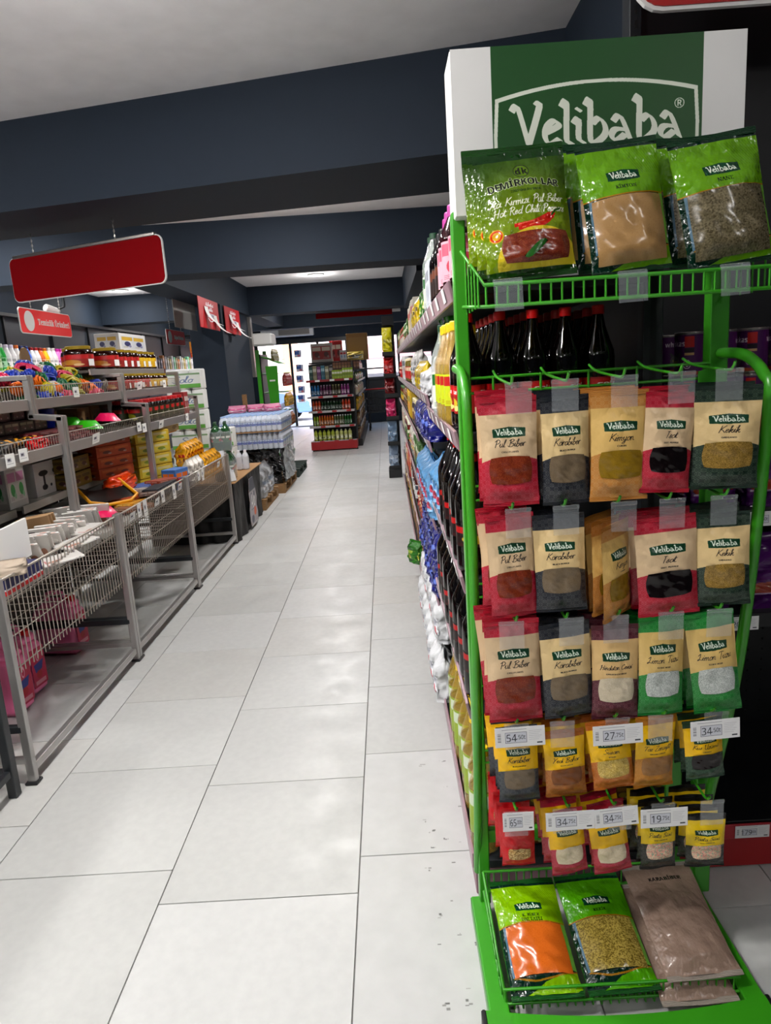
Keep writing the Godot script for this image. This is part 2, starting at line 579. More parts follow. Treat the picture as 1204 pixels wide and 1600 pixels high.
func build_materials() -> void:
	# aisle floor: pale cement-look tile, four shifts of one print
	var ft := ntex(0.05, Color(0.73, 0.736, 0.732), Color(0.765, 0.771, 0.764), 3, 6, 512)
	var fr := ntex(0.02, Color(0.28, 0.28, 0.28), Color(0.55, 0.55, 0.55), 9, 4, 256)
	for k in 5:
		var m := mat("tile_%d" % k, [Color(1, 1, 1), Color(0.97, 0.97, 0.965), Color(0.985, 0.98, 0.97), Color(0.955, 0.955, 0.95), Color(0.99, 0.99, 0.985)][k], 1.0, 0.0, ft)
		m.roughness_texture = fr
		m.uv1_triplanar = true
		m.uv1_world_triplanar = true
		m.uv1_scale = Vector3.ONE * 0.83
		m.uv1_offset = Vector3(0.17 * k, 0.31 * k, 0.23 * k)
	mat("grout", Color(0.45, 0.45, 0.44), 0.9)
	var nt := ntex(0.03, Color(0.96, 0.96, 0.96), Color(1, 1, 1), 5, 4, 256)
	var ce := mat("ceiling", Color(0.965, 0.958, 0.965), 0.9, 0.0, nt)
	ce.uv1_triplanar = true
	ce.uv1_scale = Vector3.ONE * 0.6
	var nv := mat("navy", Color(0.082, 0.132, 0.186), 0.75, 0.0, nt)
	nv.metallic_specular = 0.42
	nv.uv1_triplanar = true
	nv.uv1_scale = Vector3.ONE * 0.8
	mat("navy_panel", Color(0.085, 0.105, 0.13), 0.45)
	mat("black_steel", Color(0.055, 0.06, 0.07), 0.45)
	mat("dark_steel", Color(0.12, 0.135, 0.15), 0.4)
	mat("red_steel", Color(0.62, 0.05, 0.08), 0.4)
	mat("chrome", Color(0.72, 0.70, 0.68), 0.28, 0.9)
	mat("old_chrome", Color(0.68, 0.67, 0.66), 0.3, 0.75)
	mat("wire_steel", Color(0.70, 0.67, 0.63), 0.35, 0.75)
	var gp := mat("green_paint", Color(0.20, 0.58, 0.07), 0.3)
	gp.clearcoat_enabled = true
	gp.clearcoat = 0.4
	mat("white_plastic", Color(0.88, 0.88, 0.87), 0.4)
	mat("paper", Color(0.90, 0.90, 0.89), 0.7)
	mat("card", Color(0.62, 0.47, 0.30), 0.85)
	mat("wood", Color(0.62, 0.48, 0.31), 0.8, 0.0, ntex(0.05, Color(0.75, 0.72, 0.68), Color(1, 1, 1), 21, 3, 128))
	mat("price_rail", Color(0.60, 0.48, 0.52), 0.3)
	glassy("clear_plastic", Color(0.85, 0.88, 0.9), 0.10, 0.12)
	glassy("clear_film", Color(0.92, 0.95, 1.0), 0.18, 0.1)
	mat("liquid_cola", Color(0.018, 0.010, 0.010), 0.06)
	mat("cap_red", Color(0.78, 0.03, 0.04), 0.35)
	mat("cap_yellow", Color(0.90, 0.76, 0.05), 0.4)
	var film := NoiseTexture2D.new()
	var fn := FastNoiseLite.new()
	fn.seed = 12; fn.frequency = 0.022; fn.fractal_octaves = 3; fn.noise_type = FastNoiseLite.TYPE_CELLULAR
	fn.cellular_return_type = FastNoiseLite.RETURN_DISTANCE2_SUB
	film.noise = fn; film.width = 256; film.height = 256; film.seamless = true; film.as_normal_map = true; film.bump_strength = 6.0
	texts["film"] = film


# a crinkly plastic packaging film of one print
func film(key: String, c: Color, tex: Texture2D = null, rough := 0.22, bump := 0.35) -> StandardMaterial3D:
	if mats.has(key): return mats[key]
	var m := mat(key, c, rough, 0.0, tex)
	m.normal_enabled = true
	m.normal_texture = texts["film"]
	m.normal_scale = bump
	return m


func slab(lo: Vector3, hi: Vector3, ch := 0.0) -> Mb:
	return Mb.new().box((lo + hi) * 0.5, hi - lo, ch)


func build_room() -> void:
	# floor: grout bed, single tiles near by, joined ones beyond
	var fl := Node3D.new()
	fl.name = "floor"
	fl.set_meta("kind", "structure")
	add_child(fl)
	tag(fl, "pale grey cement-look tiles of the shop floor")
	put("grout_bed", slab(Vector3(-4.7, -0.2, -20.2), Vector3(3.2, -0.004, 3.4)).done(mat("grout")), fl)
	var scuffed := []
	for q in 2:
		var sc := Cv.new(256, 256, Color(0.77, 0.775, 0.765))
		var sn := FastNoiseLite.new()
		sn.seed = 40 + q; sn.frequency = 0.02; sn.fractal_octaves = 5
		sc.each(func(x, y): return Color(0.745, 0.751, 0.746).lightened(0.1 * sn.get_noise_2d(x, y)))
		for e in 26:
			var sx := R.randi_range(90, 240)
			var sy := R.randi_range(10, 246)
			for w in R.randi_range(1, 4): sc.rect(sx + R.randi_range(-4, 4), sy + R.randi_range(-3, 3), R.randi_range(1, 5), R.randi_range(1, 3), Color(0.30, 0.30, 0.29).lerp(Color(0.75, 0.75, 0.74), R.randf() * 0.8))
		scuffed.append(mat("tile_scuffed_%d" % q, Color.WHITE, 0.45, 0.0, sc.tex()))
	var tile := b1(Vector3(0.5965, 0.03, 0.5965), 0.0012, Vector3(0, -0.015, 0))
	var tm := tile.done(null)
	var far_tiles := Mb.new()
	var shift := [-2.02, -1.73, -2.05, -1.86, -1.61, -1.94, -1.7925, -1.95, -1.66, -1.99, -1.75, -2.0, -1.81]
	for col in range(-6, 7):
		var x := -0.477 + 0.6 * col + 0.0
		var s: float = shift[col + 6] if col != -1 else -1.9375
		if col == 0: s = -1.7925
		if col == 1: s = -1.95
		for k in range(-8, 31):
			var z := s - 0.6 * k + 0.3
			if z < -20.0 or x > 3.3: continue
			if z > -10.2 and z < 0.2 and x > -3.6 and x < 1.6:
				var o := put("tile", tm, fl)
				o.position = Vector3(x, 0, z)
				o.set_surface_override_material(0, mats["tile_%d" % ((col * 7 + k * 3 + 60) % 5)] if not (col == 1 and k in [0, 1]) else scuffed[k])
			else:
				far_tiles.box(Vector3(x, -0.015, z), Vector3(0.5965, 0.03, 0.5965), 0.0012)
	var ft := put("tiles_beyond", far_tiles.done(mats["tile_0"]), fl)
	ft.set_meta("kind", "stuff")
	struct("ceiling", slab(Vector3(-4.8, 2.95, -20.3), Vector3(3.3, 3.2, 3.4)).done(mats["ceiling"]), "plain pale grey plastered ceiling")
	struct("wall_left", slab(Vector3(-4.85, -0.2, -20.3), Vector3(-4.6, 2.96, 3.4)).done(mats["navy"]), "dark navy left wall of the shop")
	struct("wall_right", slab(Vector3(3.1, -0.2, -20.3), Vector3(3.35, 2.96, 3.4)).done(mats["navy"]), "dark navy right wall of the shop")
	struct("wall_back", slab(Vector3(-4.8, -0.2, 3.2), Vector3(3.3, 2.96, 3.45)).done(mats["navy"]), "dark wall behind the camera")
	var bm := func(called: String, poly: Array, y0: float, y1: float, label: String) -> void:
		var pr := Mb.new().prism(poly, y1 - y0, Transform3D(Basis(Vector3(1, 0, 0), Vector3(0, 0, 1), Vector3(0, 1, 0)), Vector3(0, y1, 0)))
		struct(called, pr.done(mats["navy"]), label)
	bm.call("trim_1", [Vector2(-4.6, -4.65), Vector2(3.1, -2.985), Vector2(3.1, -3.90), Vector2(-4.6, -5.18)], 2.5, 2.96, "nearest and widest dark navy ceiling beam, running askew across the shop")
	bm.call("trim_2", [Vector2(-4.6, -6.78), Vector2(3.1, -6.9), Vector2(3.1, -7.35), Vector2(-4.6, -7.2)], 2.5, 2.96, "second dark navy ceiling beam from the camera")
	bm.call("trim_3", [Vector2(-4.6, -11.85), Vector2(3.1, -11.9), Vector2(3.1, -12.35), Vector2(-4.6, -12.3)], 2.5, 2.96, "third dark navy ceiling beam from the camera")
	bm.call("trim_4", [Vector2(-4.6, -15.9), Vector2(3.1, -15.9), Vector2(3.1, -16.3), Vector2(-4.6, -16.3)], 2.5, 2.96, "fourth dark navy ceiling beam, the last before the shop front")
	bm.call("trim_5", [Vector2(-2.55, -7.2), Vector2(-2.17, -7.2), Vector2(-2.17, -11.9), Vector2(-2.55, -11.9)], 2.5, 2.96, "dark lengthwise ceiling beam above the column with the red flags")
	bm.call("trim_6", [Vector2(0.38, -7.3), Vector2(0.85, -7.3), Vector2(0.85, -11.9), Vector2(0.38, -11.9)], 2.45, 2.96, "dark lengthwise ceiling beam above the aisle shelving on the right")
	bm.call("trim_7", [Vector2(0.9, -2.4), Vector2(1.4, -2.4), Vector2(1.4, -3.6), Vector2(0.9, -3.6)], 2.3, 2.96, "grey-blue lengthwise beam end behind the rack's sign board")
	bm.call("trim_8", [Vector2(-2.55, -12.3), Vector2(-2.17, -12.3), Vector2(-2.17, -15.9), Vector2(-2.55, -15.9)], 2.55, 2.96, "lengthwise ceiling beam beyond the column, towards the shop door")
	struct("trim_9", slab(Vector3(-2.62, 0, -10.55), Vector3(-2.165, 2.503, -9.75), 0.01).done(mats["navy"]), "dark square column behind the bottled water and the red flags")
	struct("trim_10", slab(Vector3(-2.62, 0, -11.9), Vector3(-2.22, 2.503, -10.55), 0.01).done(mats["navy"]), "dark wall piece set back behind the square column")
	struct("trim_11", slab(Vector3(-2.29, 1.5, -12.02), Vector3(-2.17, 2.48, -11.9), 0.006).done(mats["chrome"]), "silver metal strip at the far edge of the dark wall piece")
	# shop front: openings for the door and the right-hand window
	var front := Node3D.new()
	front.name = "wall_front"
	front.set_meta("kind", "structure")
	add_child(front)
	tag(front, "dark framed shop front around the street door and window")
	for r in [[-4.7, -3.6, 0.0, 3.0], [-1.0, -0.55, 0.0, 3.0], [1.4, 3.2, 0.0, 3.0], [-3.6, -1.0, 2.45, 3.0], [-0.55, 1.4, 2.4, 3.0], [-0.55, 1.4, 0.0, 0.25]]:
		put("front_panel", slab(Vector3(r[0], r[2], -20.3), Vector3(r[1], r[3], -20.0), 0.006).done(mats["navy"]), front)
	var door := Node3D.new()
	door.name = "door_1"
	door.position = Vector3(-2.3, 0, -20.12)
	door.set_meta("kind", "structure")
	add_child(door)
	tag(door, "glass sliding street door at the end of the aisle")
	for x in [-3.57, -2.62, -1.85, -1.03]:
		part("door_post", slab(Vector3(x - 0.035, 0, -20.16), Vector3(x + 0.035, 2.45, -20.08), 0.005), mats["dark_steel"], door)
	part("door_rail", slab(Vector3(-3.6, 2.33, -20.18), Vector3(-1.0, 2.45, -20.05), 0.005), mats["dark_steel"], door)
	part("door_sill", slab(Vector3(-3.6, 0.0, -20.25), Vector3(-1.0, 0.03, -20.02), 0.004), mats["chrome"], door)
	for x in [[-3.535, -2.655], [-1.815, -1.065]]:
		part("door_pane", slab(Vector3(x[0], 0.03, -20.125), Vector3(x[1], 2.33, -20.115)), mats["clear_film"], door)
	var win := Node3D.new()
	win.name = "window_1"
	win.position = Vector3(0.4, 0.25, -20.12)
	win.set_meta("kind", "structure")
	add_child(win)
	tag(win, "shop window to the right of the door, behind the shelving")
	for x in [-0.52, 0.42, 1.37]:
		part("window_post", slab(Vector3(x - 0.03, 0.25, -20.16), Vector3(x + 0.03, 2.4, -20.08), 0.005), mats["dark_steel"], win)
	part("window_transom", slab(Vector3(-0.55, 1.2, -20.16), Vector3(1.4, 1.27, -20.08), 0.005), mats["dark_steel"], win)
	for x in [[-0.49, 0.39], [0.45, 1.34]]:
		part("window_pane", slab(Vector3(x[0], 1.27, -20.125), Vector3(x[1], 2.4, -20.115)), mats["clear_film"], win)
		part("window_panel", slab(Vector3(x[0], 0.25, -20.125), Vector3(x[1], 1.2, -20.115)), mats["dark_steel"], win)
	# air curtain over the door
	var ac := thing("air_curtain", "white slatted air curtain unit fixed above the street door", "air conditioner", Vector3(-2.75, 2.5, -19.7))
	part("housing", slab(Vector3(-3.35, 2.52, -19.98), Vector3(-1.9, 2.8, -19.7), 0.02), mats["white_plastic"], ac)
	part("grille", slab(Vector3(-2.85, 2.56, -19.7), Vector3(-2.0, 2.76, -19.685), 0.004), mat("ac_grille", Color(0.55, 0.53, 0.5), 0.5), ac)
	part("end_cap", slab(Vector3(-1.96, 2.52, -19.7), Vector3(-1.9, 2.8, -19.68), 0.004), mats["white_plastic"], ac)
	part("control_panel", slab(Vector3(-3.15, 2.55, -19.7), Vector3(-2.9, 2.78, -19.68), 0.004), mats["white_plastic"], ac)
	for y in [2.6, 2.7]:
		part("vent", slab(Vector3(-3.07, y, -19.68), Vector3(-2.99, y + 0.025, -19.677)), mats["black_steel"], ac)
	solo("air_conditioner", b1(Vector3(0.36, 0.2, 0.5), 0.03).done(mats["white_plastic"]), "pale box of an air conditioner beside the far column, above the green stand", "air conditioner", Vector3(-2.05, 2.12, -12.3))


func build_outside() -> void:
	struct("ground", slab(Vector3(-14, -0.25, -34), Vector3(12, -0.06, -20.3)).done(mat("street", Color(0.62, 0.6, 0.58), 0.9)), "sunlit street beyond the door")
	struct("pavement", slab(Vector3(-14, -0.06, -22.0), Vector3(12, -0.01, -20.3), 0.01).done(mat("kerb", Color(0.7, 0.68, 0.66), 0.9)), "pale pavement outside the shop door")
	var bl := thing("street_building", "sunlit pinkish building across the street, seen through the door", "building", Vector3(-2, 0, -29))
	part("facade", slab(Vector3(-14, -0.1, -32), Vector3(10, 7.5, -29)), mat("facade", Color(0.93, 0.84, 0.79), 0.9), bl)
	for k in 4:
		part("window", slab(Vector3(-9.0 + k * 4.2, 3.4, -29.02), Vector3(-7.4 + k * 4.2, 5.0, -28.96), 0.01), mat("far_glass", Color(0.35, 0.4, 0.46), 0.15), bl)
	part("shop_shutter", slab(Vector3(-3.0, 0, -29.02), Vector3(-0.8, 2.5, -28.95), 0.01), mat("shutter", Color(0.95, 0.9, 0.86), 0.7), bl)
	part("orange_pillar", slab(Vector3(-4.1, 0, -29.1), Vector3(-3.5, 3.2, -28.95), 0.01), mat("pillar", Color(0.93, 0.66, 0.45), 0.8), bl)
	part("dark_shopfront", slab(Vector3(-0.7, 0, -29.05), Vector3(3.5, 1.3, -28.95), 0.01), mat("shopfront", Color(0.3, 0.28, 0.28), 0.5), bl)
	part("pink_fascia", slab(Vector3(-0.9, 1.9, -29.2), Vector3(4, 2.5, -28.9), 0.01), mat("fascia", Color(0.78, 0.55, 0.55), 0.7), bl)
	# posters stuck on the inside of the door glass, blue on white
	for k in 5:
		var py: float = [2.05, 1.65, 1.35, 1.05, 0.8][k]
		var cv := Cv.new(32, 48, Color(0.88, 0.90, 0.95))
		cv.rect(0, 0, 22, 30, Color(0.25, 0.38, 0.66)).rect(4, 6, 12, 4, Color(0.9, 0.9, 0.95)).ell(20, 36, 7, 7, Color(0.88, 0.5, 0.55))
		solo("door_poster", b1(Vector3(0.2, 0.2, 0.004)).done(on_sheet(cv, mat("poster_%d" % k, Color.WHITE, 0.6))), "blue and white notice on the door glass, %s from the top" % nth(k), "poster", Vector3(-2.42 + 0.02 * (k % 2), py, -20.1), 0.0, "notices on the door glass")
	# parked car: body as a lofted side profile, wheels apart
	var car := thing("parked_car", "pale blue car parked in the street outside the door", "car", Vector3(-4.6, 0, -24))
	var outline := [Vector2(-2.1, 0.32), Vector2(-2.12, 0.75), Vector2(-1.5, 0.9), Vector2(-0.95, 1.38), Vector2(0.35, 1.42), Vector2(0.95, 0.98), Vector2(1.75, 0.85), Vector2(2.05, 0.62), Vector2(2.06, 0.3)]
	for k in 13:
		var an := PI * k / 12.0
		outline.append(Vector2(1.3 + 0.37 * cos(an), 0.3 + 0.37 * sin(an)))
	for k in 13:
		var an := PI * k / 12.0
		outline.append(Vector2(-1.3 + 0.37 * cos(an), 0.3 + 0.37 * sin(an)))
	var cp := mat("car_paint", Color(0.35, 0.48, 0.72), 0.25)
	cp.clearcoat_enabled = true
	put("body", Mb.new().prism(outline, 1.6, Transform3D(Basis(), Vector3(0, -0.06, 0.8))).done(cp), car)
	put("side_window", Mb.new().prism([Vector2(-1.0, 0.95), Vector2(-0.75, 1.3), Vector2(0.25, 1.33), Vector2(0.65, 0.98)], 0.01, Transform3D(Basis(), Vector3(0, -0.06, 0.812))).done(mats["far_glass"]), car)
	put("headlight", b1(Vector3(0.3, 0.14, 0.1), 0.03, Vector3(1.8, 0.62, 0.77)).done(mats["white_plastic"]), car)
	put("bumper", b1(Vector3(0.5, 0.2, 1.62), 0.05, Vector3(1.88, 0.32, 0)).done(cp), car)
	for w in [[1.3, 0.74], [-1.3, 0.74], [1.3, -0.74], [-1.3, -0.74]]:
		var tyre := Mb.new().lathe([Vector2(0.2, -0.1), Vector2(0.29, -0.1), Vector2(0.32, -0.06), Vector2(0.32, 0.06), Vector2(0.29, 0.1), Vector2(0.2, 0.1)], 24)
		var wh := put("wheel", tyre.done(mat("tyre", Color(0.05, 0.05, 0.05), 0.8)), car)
		wh.position = Vector3(w[0], 0.26, w[1])
		wh.rotation.x = PI / 2
		var hub := Mb.new().lathe([Vector2(0.205, 0.06), Vector2(0.17, 0.085), Vector2(0.05, 0.07), Vector2(0.0, 0.085)], 20)
		put("hubcap", hub.done(mat("hub", Color(0.75, 0.75, 0.77), 0.35, 0.5)), wh)
		var hb := Mb.new()
		for s in 7: hb.box(Vector3(cos(TAU * s / 7) * 0.13, 0.08, sin(TAU * s / 7) * 0.13), Vector3(0.05, 0.01, 0.05), 0.01)
		put("hubcap_holes", hb.done(mats["tyre"]), wh)


func build_rack() -> void:
	var g: Material = mats["green_paint"]
	var t := thing("spice_rack", "bright green metal spice rack with hooks, wire baskets and a green sign on top", "display rack", Vector3(0.475, 0, -1.69))
	# posts, their feet and the base frame
	part("post", slab(Vector3(0.172, 0.04, -1.712), Vector3(0.203, 1.86, -1.672), 0.004), g, t)
	part("post", slab(Vector3(0.765, 0.04, -1.712), Vector3(0.81, 1.86, -1.672), 0.004), g, t)
	part("rear_brace", slab(Vector3(0.70, 0.04, -1.75), Vector3(0.745, 0.62, -1.715), 0.004), g, t)
	for x in [0.172, 0.762]:
		part("foot_beam", slab(Vector3(x - 0.025, 0.004, -1.70), Vector3(x + 0.025, 0.05, -1.30), 0.005), g, t)
	var front := Mb.new()
	var bow := []
	for k in 13: bow.append(Vector2(0.14 + 0.645 * k / 12.0, -1.34 + 0.03 * (1.0 - pow(k / 6.0 - 1.0, 2.0))))
	for k in 13: bow.append(Vector2(0.785 - 0.645 * k / 12.0, -1.268 + 0.03 * (1.0 - pow(k / 6.0 - 1.0, 2.0))))
	front.prism(bow, 0.048, Transform3D(Basis(Vector3(1, 0, 0), Vector3(0, 0, 1), Vector3(0, 1, 0)), Vector3(0, 0.052, 0)))
	part("front_beam", front, g, t)
	for x in [0.135, 0.79]:
		part("end_cap", slab(Vector3(x - 0.006, 0.003, -1.345), Vector3(x + 0.006, 0.053, -1.265), 0.004), mats["black_steel"], t)
	part("crossbar", slab(Vector3(0.18, 0.22, -1.71), Vector3(0.77, 0.262, -1.69), 0.004), g, t)
	# bent side tubes
	part("side_tube", Mb.new().tube(curve3([[0.17, 1.512, -1.69], [0.175, 1.505, -1.64], [0.177, 1.475, -1.585], [0.177, 1.41, -1.558], [0.177, 1.19, -1.55], [0.176, 0.875, -1.562], [0.175, 0.5, -1.622], [0.172, 0.13, -1.70]]), 0.0115, 10), g, t)
	part("side_tube", Mb.new().tube(curve3([[0.79, 1.508, -1.67], [0.796, 1.502, -1.57], [0.798, 1.46, -1.49], [0.797, 1.39, -1.465], [0.793, 0.95, -1.508], [0.79, 0.67, -1.56], [0.788, 0.22, -1.69]]), 0.0125, 10), g, t)
	part("gusset", Mb.new().prism([Vector2(0, 0), Vector2(0.07, 0), Vector2(0.06, 0.06), Vector2(0.03, 0.085), Vector2(0, 0.08)], 0.004, Transform3D(Basis(), Vector3(0.735, 1.39, -1.66))), g, t)
	# hook rails and hooks with their clear label holders
	var hook := Mb.new().tube(curve3([[0, 0.02, 0], [0, 0.006, 0.06], [0, -0.004, 0.2], [0, -0.003, 0.236], [0, 0.012, 0.252]]), 0.0032, 6).done(g)
	var flap := Mb.new().box(Vector3(0, -0.037, 0.246), Vector3(0.054, 0.056, 0.0012)).box(Vector3(0, -0.005, 0.247), Vector3(0.056, 0.009, 0.006), 0.002).done(mats["clear_plastic"])
	var hx := [[0.255, 0.368, 0.481, 0.595, 0.701], [0.249, 0.359, 0.472, 0.578, 0.696], [0.251, 0.36, 0.473, 0.588, 0.692], [0.246, 0.351, 0.467, 0.576, 0.685], [0.239, 0.359, 0.465, 0.574, 0.68]]
	var hy := [1.487, 1.227, 0.977, 0.734, 0.513]
	for r in 5:
		var rail := Mb.new()
		for dy in [0.0, 0.035]:
			rail.wire(Vector3(0.18, hy[r] - dy, -1.675), Vector3(0.775, hy[r] - dy, -1.675), 0.0035)
		for x in hx[r]: rail.wire(Vector3(x, hy[r] + 0.004, -1.674), Vector3(x, hy[r] - 0.04, -1.674), 0.0032)
		part("hook_rail", rail, g, t)
		for x in hx[r]:
			var h := put("hook", hook, t)
			h.position = Vector3(x, hy[r] - 0.006, -1.67) - t.position
			var f := put("label_holder", flap, h)
			f.rotation.y = R.randf_range(-0.06, 0.06)
	# upper basket
	var ub := Mb.new()
	var fz := -1.42
	for y in [1.63, 1.671]:
		ub.tube([Vector3(0.19, y + (0.1 if y > 1.65 else 0.02), -1.66), Vector3(0.205, y, fz), Vector3(0.785, y, fz), Vector3(0.80, y + (0.1 if y > 1.65 else 0.02), -1.66)], 0.0042, 6)
	for k in 28:
		var x := 0.208 + 0.0213 * k
		ub.wire(Vector3(x, 1.674, fz), Vector3(x, 1.63, fz), 0.0024)
		ub.wire(Vector3(x, 1.63, fz), Vector3(x, 1.65, -1.66), 0.0024)
	for x in [0.197, 0.795]:
		for k in 5: ub.wire(Vector3(x, 1.69 + 0.016 * k, fz - 0.05 * (k + 0.6)), Vector3(x, 1.632, fz - 0.05 * (k + 0.6)), 0.0024)
	part("upper_basket", ub, g, t)
	for x in [0.25, 0.492, 0.69]:
		var f := put("basket_label_holder", Mb.new().box(Vector3.ZERO, Vector3(0.056, 0.056, 0.0012)).box(Vector3(0, 0.028, -0.003), Vector3(0.058, 0.008, 0.006), 0.002).done(mats["clear_plastic"]), t)
		f.position = Vector3(x, 1.648, fz + 0.012) - t.position
		f.rotation.z = 0.03
	# lower basket
	var lb := Mb.new()
	for q in [[0.045, 0.10], [0.085, 0.16]]:
		lb.tube([Vector3(0.182, q[1], -1.655), Vector3(0.185, q[0], -1.36), Vector3(0.735, q[0], -1.36), Vector3(0.738, q[1], -1.655), Vector3(0.182, q[1], -1.655)], 0.0042, 6)
	for k in 27:
		var x := 0.19 + 0.0205 * k
		lb.wire(Vector3(x, 0.086, -1.36), Vector3(x, 0.03, -1.36), 0.0024)
		lb.wire(Vector3(x, 0.03, -1.36), Vector3(x, 0.055, -1.655), 0.0024)
		lb.wire(Vector3(x, 0.16, -1.655), Vector3(x, 0.055, -1.655), 0.0024)
	for k in 7:
		for x in [0.184, 0.737]: lb.wire(Vector3(x, 0.09 + 0.01 * k, -1.38 - 0.042 * k), Vector3(x, 0.032 + 0.004 * k, -1.38 - 0.042 * k), 0.0024)
	part("lower_basket", lb, g, t)
	# sign board
	var head := part("sign_board", slab(Vector3(0.178, 1.84, -1.752), Vector3(0.805, 2.172, -1.63), 0.004), mat("board_white", Color(0.87, 0.87, 0.86), 0.5), t)
	var cv := Cv.new(1024, 576, Color(0.865, 0.865, 0.855))
	var gr := Color(0.035, 0.27, 0.07)
	cv.rect(140, 0, 735, 576, gr)
	var wh := Color(0.84, 0.86, 0.80)
	var arch := []
	for k in 17:
		var q := k / 8.0 - 1.0
		arch.append(Vector2(505 + 347 * q, 138 + 46 * q * q))
	var rim := [Vector2(150, 500)] + [Vector2(151, 300)] + arch + [Vector2(860, 300), Vector2(858, 500)]
	cv.stroke(rim, Vector2.ZERO, 6, wh)
	hand(cv, LOGO, "Velibaba", 512, 350, 8.5, Vector2(17, 12), 2.2, wh)
	type(cv, "®", 795, 232, 46, wh, "Droid Sans", false)
	var pm := Mb.new().quad(Vector3(0.179, 2.171, -1.6285), Vector3(0.804, 2.171, -1.6285), Vector3(0.804, 1.841, -1.6285), Vector3(0.179, 1.841, -1.6285))
	put("sign_print", pm.done(mat("sign_print", Color.WHITE, 0.45, 0.0, cv.tex()), t.position), head)
	# price cards in the label holders
	var cards := [["54.50₺", 0.248, 0.706, 0.111], ["27.75₺", 0.465, 0.697, 0.111], ["34.50₺", 0.68, 0.695, 0.109], ["65.00₺", 0.239, 0.493, 0.071], ["34.75₺", 0.357, 0.488, 0.111], ["34.75₺", 0.462, 0.491, 0.1], ["19.75₺", 0.571, 0.482, 0.107]]
	var lab := ["price card reading 54.50 at the left end of the fourth hook row", "price card reading 27.75 above the sesame pouch", "price card reading 34.50 at the right end of the fourth hook row", "small price card reading 65.00 on the red nut pouch", "price card reading 34.75 over the left mahlep pouch", "price card reading 34.75 over the right mahlep pouch", "price card reading 19.75 over the left cake sprinkle pouch"]
	for k in cards.size():
		var c: Array = cards[k]
		var o := solo("price_card", b1(Vector3(c[3], 0.048, 0.0012)).done(price_print(c[0], 256, 112)), lab[k], "price tag", Vector3(c[1], c[2], -1.405), 0.0, "paper price cards on the rack")
		o.rotation.z = [0.02, 0.03, 0.05, 0.01, 0.02, 0.07, 0.02][k]


func curve3(raw: Array, n := 4) -> Array:
	var p := []
	for q in raw: p.append(Vector3(q[0], q[1], q[2]))
	var out := []
	for k in p.size() - 1:
		for s in n: out.append(p[k].cubic_interpolate(p[k + 1], p[maxi(k - 1, 0)], p[mini(k + 2, p.size() - 1)], float(s) / n))
	out.append(p[p.size() - 1])
	return out


func price_print(price: String, w := 256, h := 112) -> StandardMaterial3D:
	if mats.has("price_" + price): return mats["price_" + price]
	var cv := Cv.new(w, h, Color(0.9, 0.9, 0.9))
	var ink := Color(0.16, 0.17, 0.2)
	cv.rect(w * 0.2, h * 0.25, w * 0.44, h * 0.56, Color(0.25, 0.25, 0.3)).rect(w * 0.2 + 2, h * 0.25 + 2, w * 0.44 - 4, h * 0.56 - 4, Color(0.8, 0.81, 0.84))
	var big := price.split(".")
	type(cv, big[0], w * 0.33, h * 0.54, h * 0.5, ink, "Droid Sans", false, 0.5, 0.9)
	type(cv, "." + big[1].replace("₺", "t"), w * 0.52, h * 0.52, h * 0.28, ink, "Droid Sans", false, 0.5, 0.85)
	for k in 10: cv.rect(w * 0.05, h * (0.28 + 0.05 * k), w * 0.07, 1 + k % 3, ink)
	for k in 6: cv.rect(w * 0.68, h * (0.22 + 0.09 * k), w * (0.26 - 0.03 * (k % 3)), 1, Color(0.5, 0.5, 0.55))
	cv.rect(w * 0.84, h * 0.82, w * 0.11, h * 0.08, ink)
	cv.rect(w * 0.14, h * 0.1, w * 0.5, 2, Color(0.4, 0.4, 0.45))
	return mat("price_" + price, Color.WHITE, 0.6, 0.0, cv.tex())


# what lies behind a pouch window: [base, speck, speck2, share of specks, size of specks]
func grains(key: String, a: Color, b: Color, c: Color, share: float, size := 1) -> StandardMaterial3D:
	if mats.has("grain_" + key): return mats["grain_" + key]
	var cv := Cv.new(128, 96, a)
	var g := RandomNumberGenerator.new()
	g.seed = hash(key)
	cv.each(func(_x, _y): return a.lerp(b, g.randf() * 0.3))
	for k in int(128 * 96 * share / (size * size)):
		var q := b if g.randf() < 0.6 else c
		cv.rect(g.randi_range(0, 127), g.randi_range(0, 95), size + g.randi_range(0, 1), size, q.lerp(a, g.randf() * 0.4))
	return on_sheet(cv, mat("grain_" + key, Color.WHITE, 0.2))


func ornament(cv: Cv, y0: int, y1: int, base: Color, line: Color, cell: float, wob: Callable) -> void:
	cv.each(func(x, y):
		if not wob.call(x, y): return null
		var p := Vector2(fposmod(x, cell) - cell * 0.5, fposmod(y, cell) - cell * 0.5) / cell
		var q := Vector2(absf(p.x), absf(p.y))
		var d := absf(q.distance_to(Vector2(0.5, 0.5)) - 0.42)
		d = minf(d, absf(q.distance_to(Vector2(0.5, 0)) - 0.24))
		d = minf(d, absf(q.distance_to(Vector2(0, 0.5)) - 0.24))
		d = minf(d, absf(q.x + q.y - 0.16))
		return base.lerp(line, clampf(1.0 - d / 0.045, 0.0, 1.0)), Rect2i(0, y0, cv.w, y1 - y0))


func badge(cv: Cv, x: float, y: float, w: float, skew := 0.0) -> void:
	var h := w * 0.3
	var gd := Color(0.03, 0.23, 0.13)
	cv.poly([Vector2(x - w * 0.5, y - h * 0.36), Vector2(x, y - h * 0.56), Vector2(x + w * 0.5, y - h * 0.36), Vector2(x + w * 0.49, y + h * 0.55), Vector2(x, y + h * 0.62), Vector2(x - w * 0.49, y + h * 0.55)], gd)
	hand(cv, LOGO, "Velibaba", x + 1, y + h * 0.36, w / 86.0, Vector2(w * 0.022, w * 0.016), maxf(w * 0.005, 0.5), Color(0.9, 0.92, 0.86))


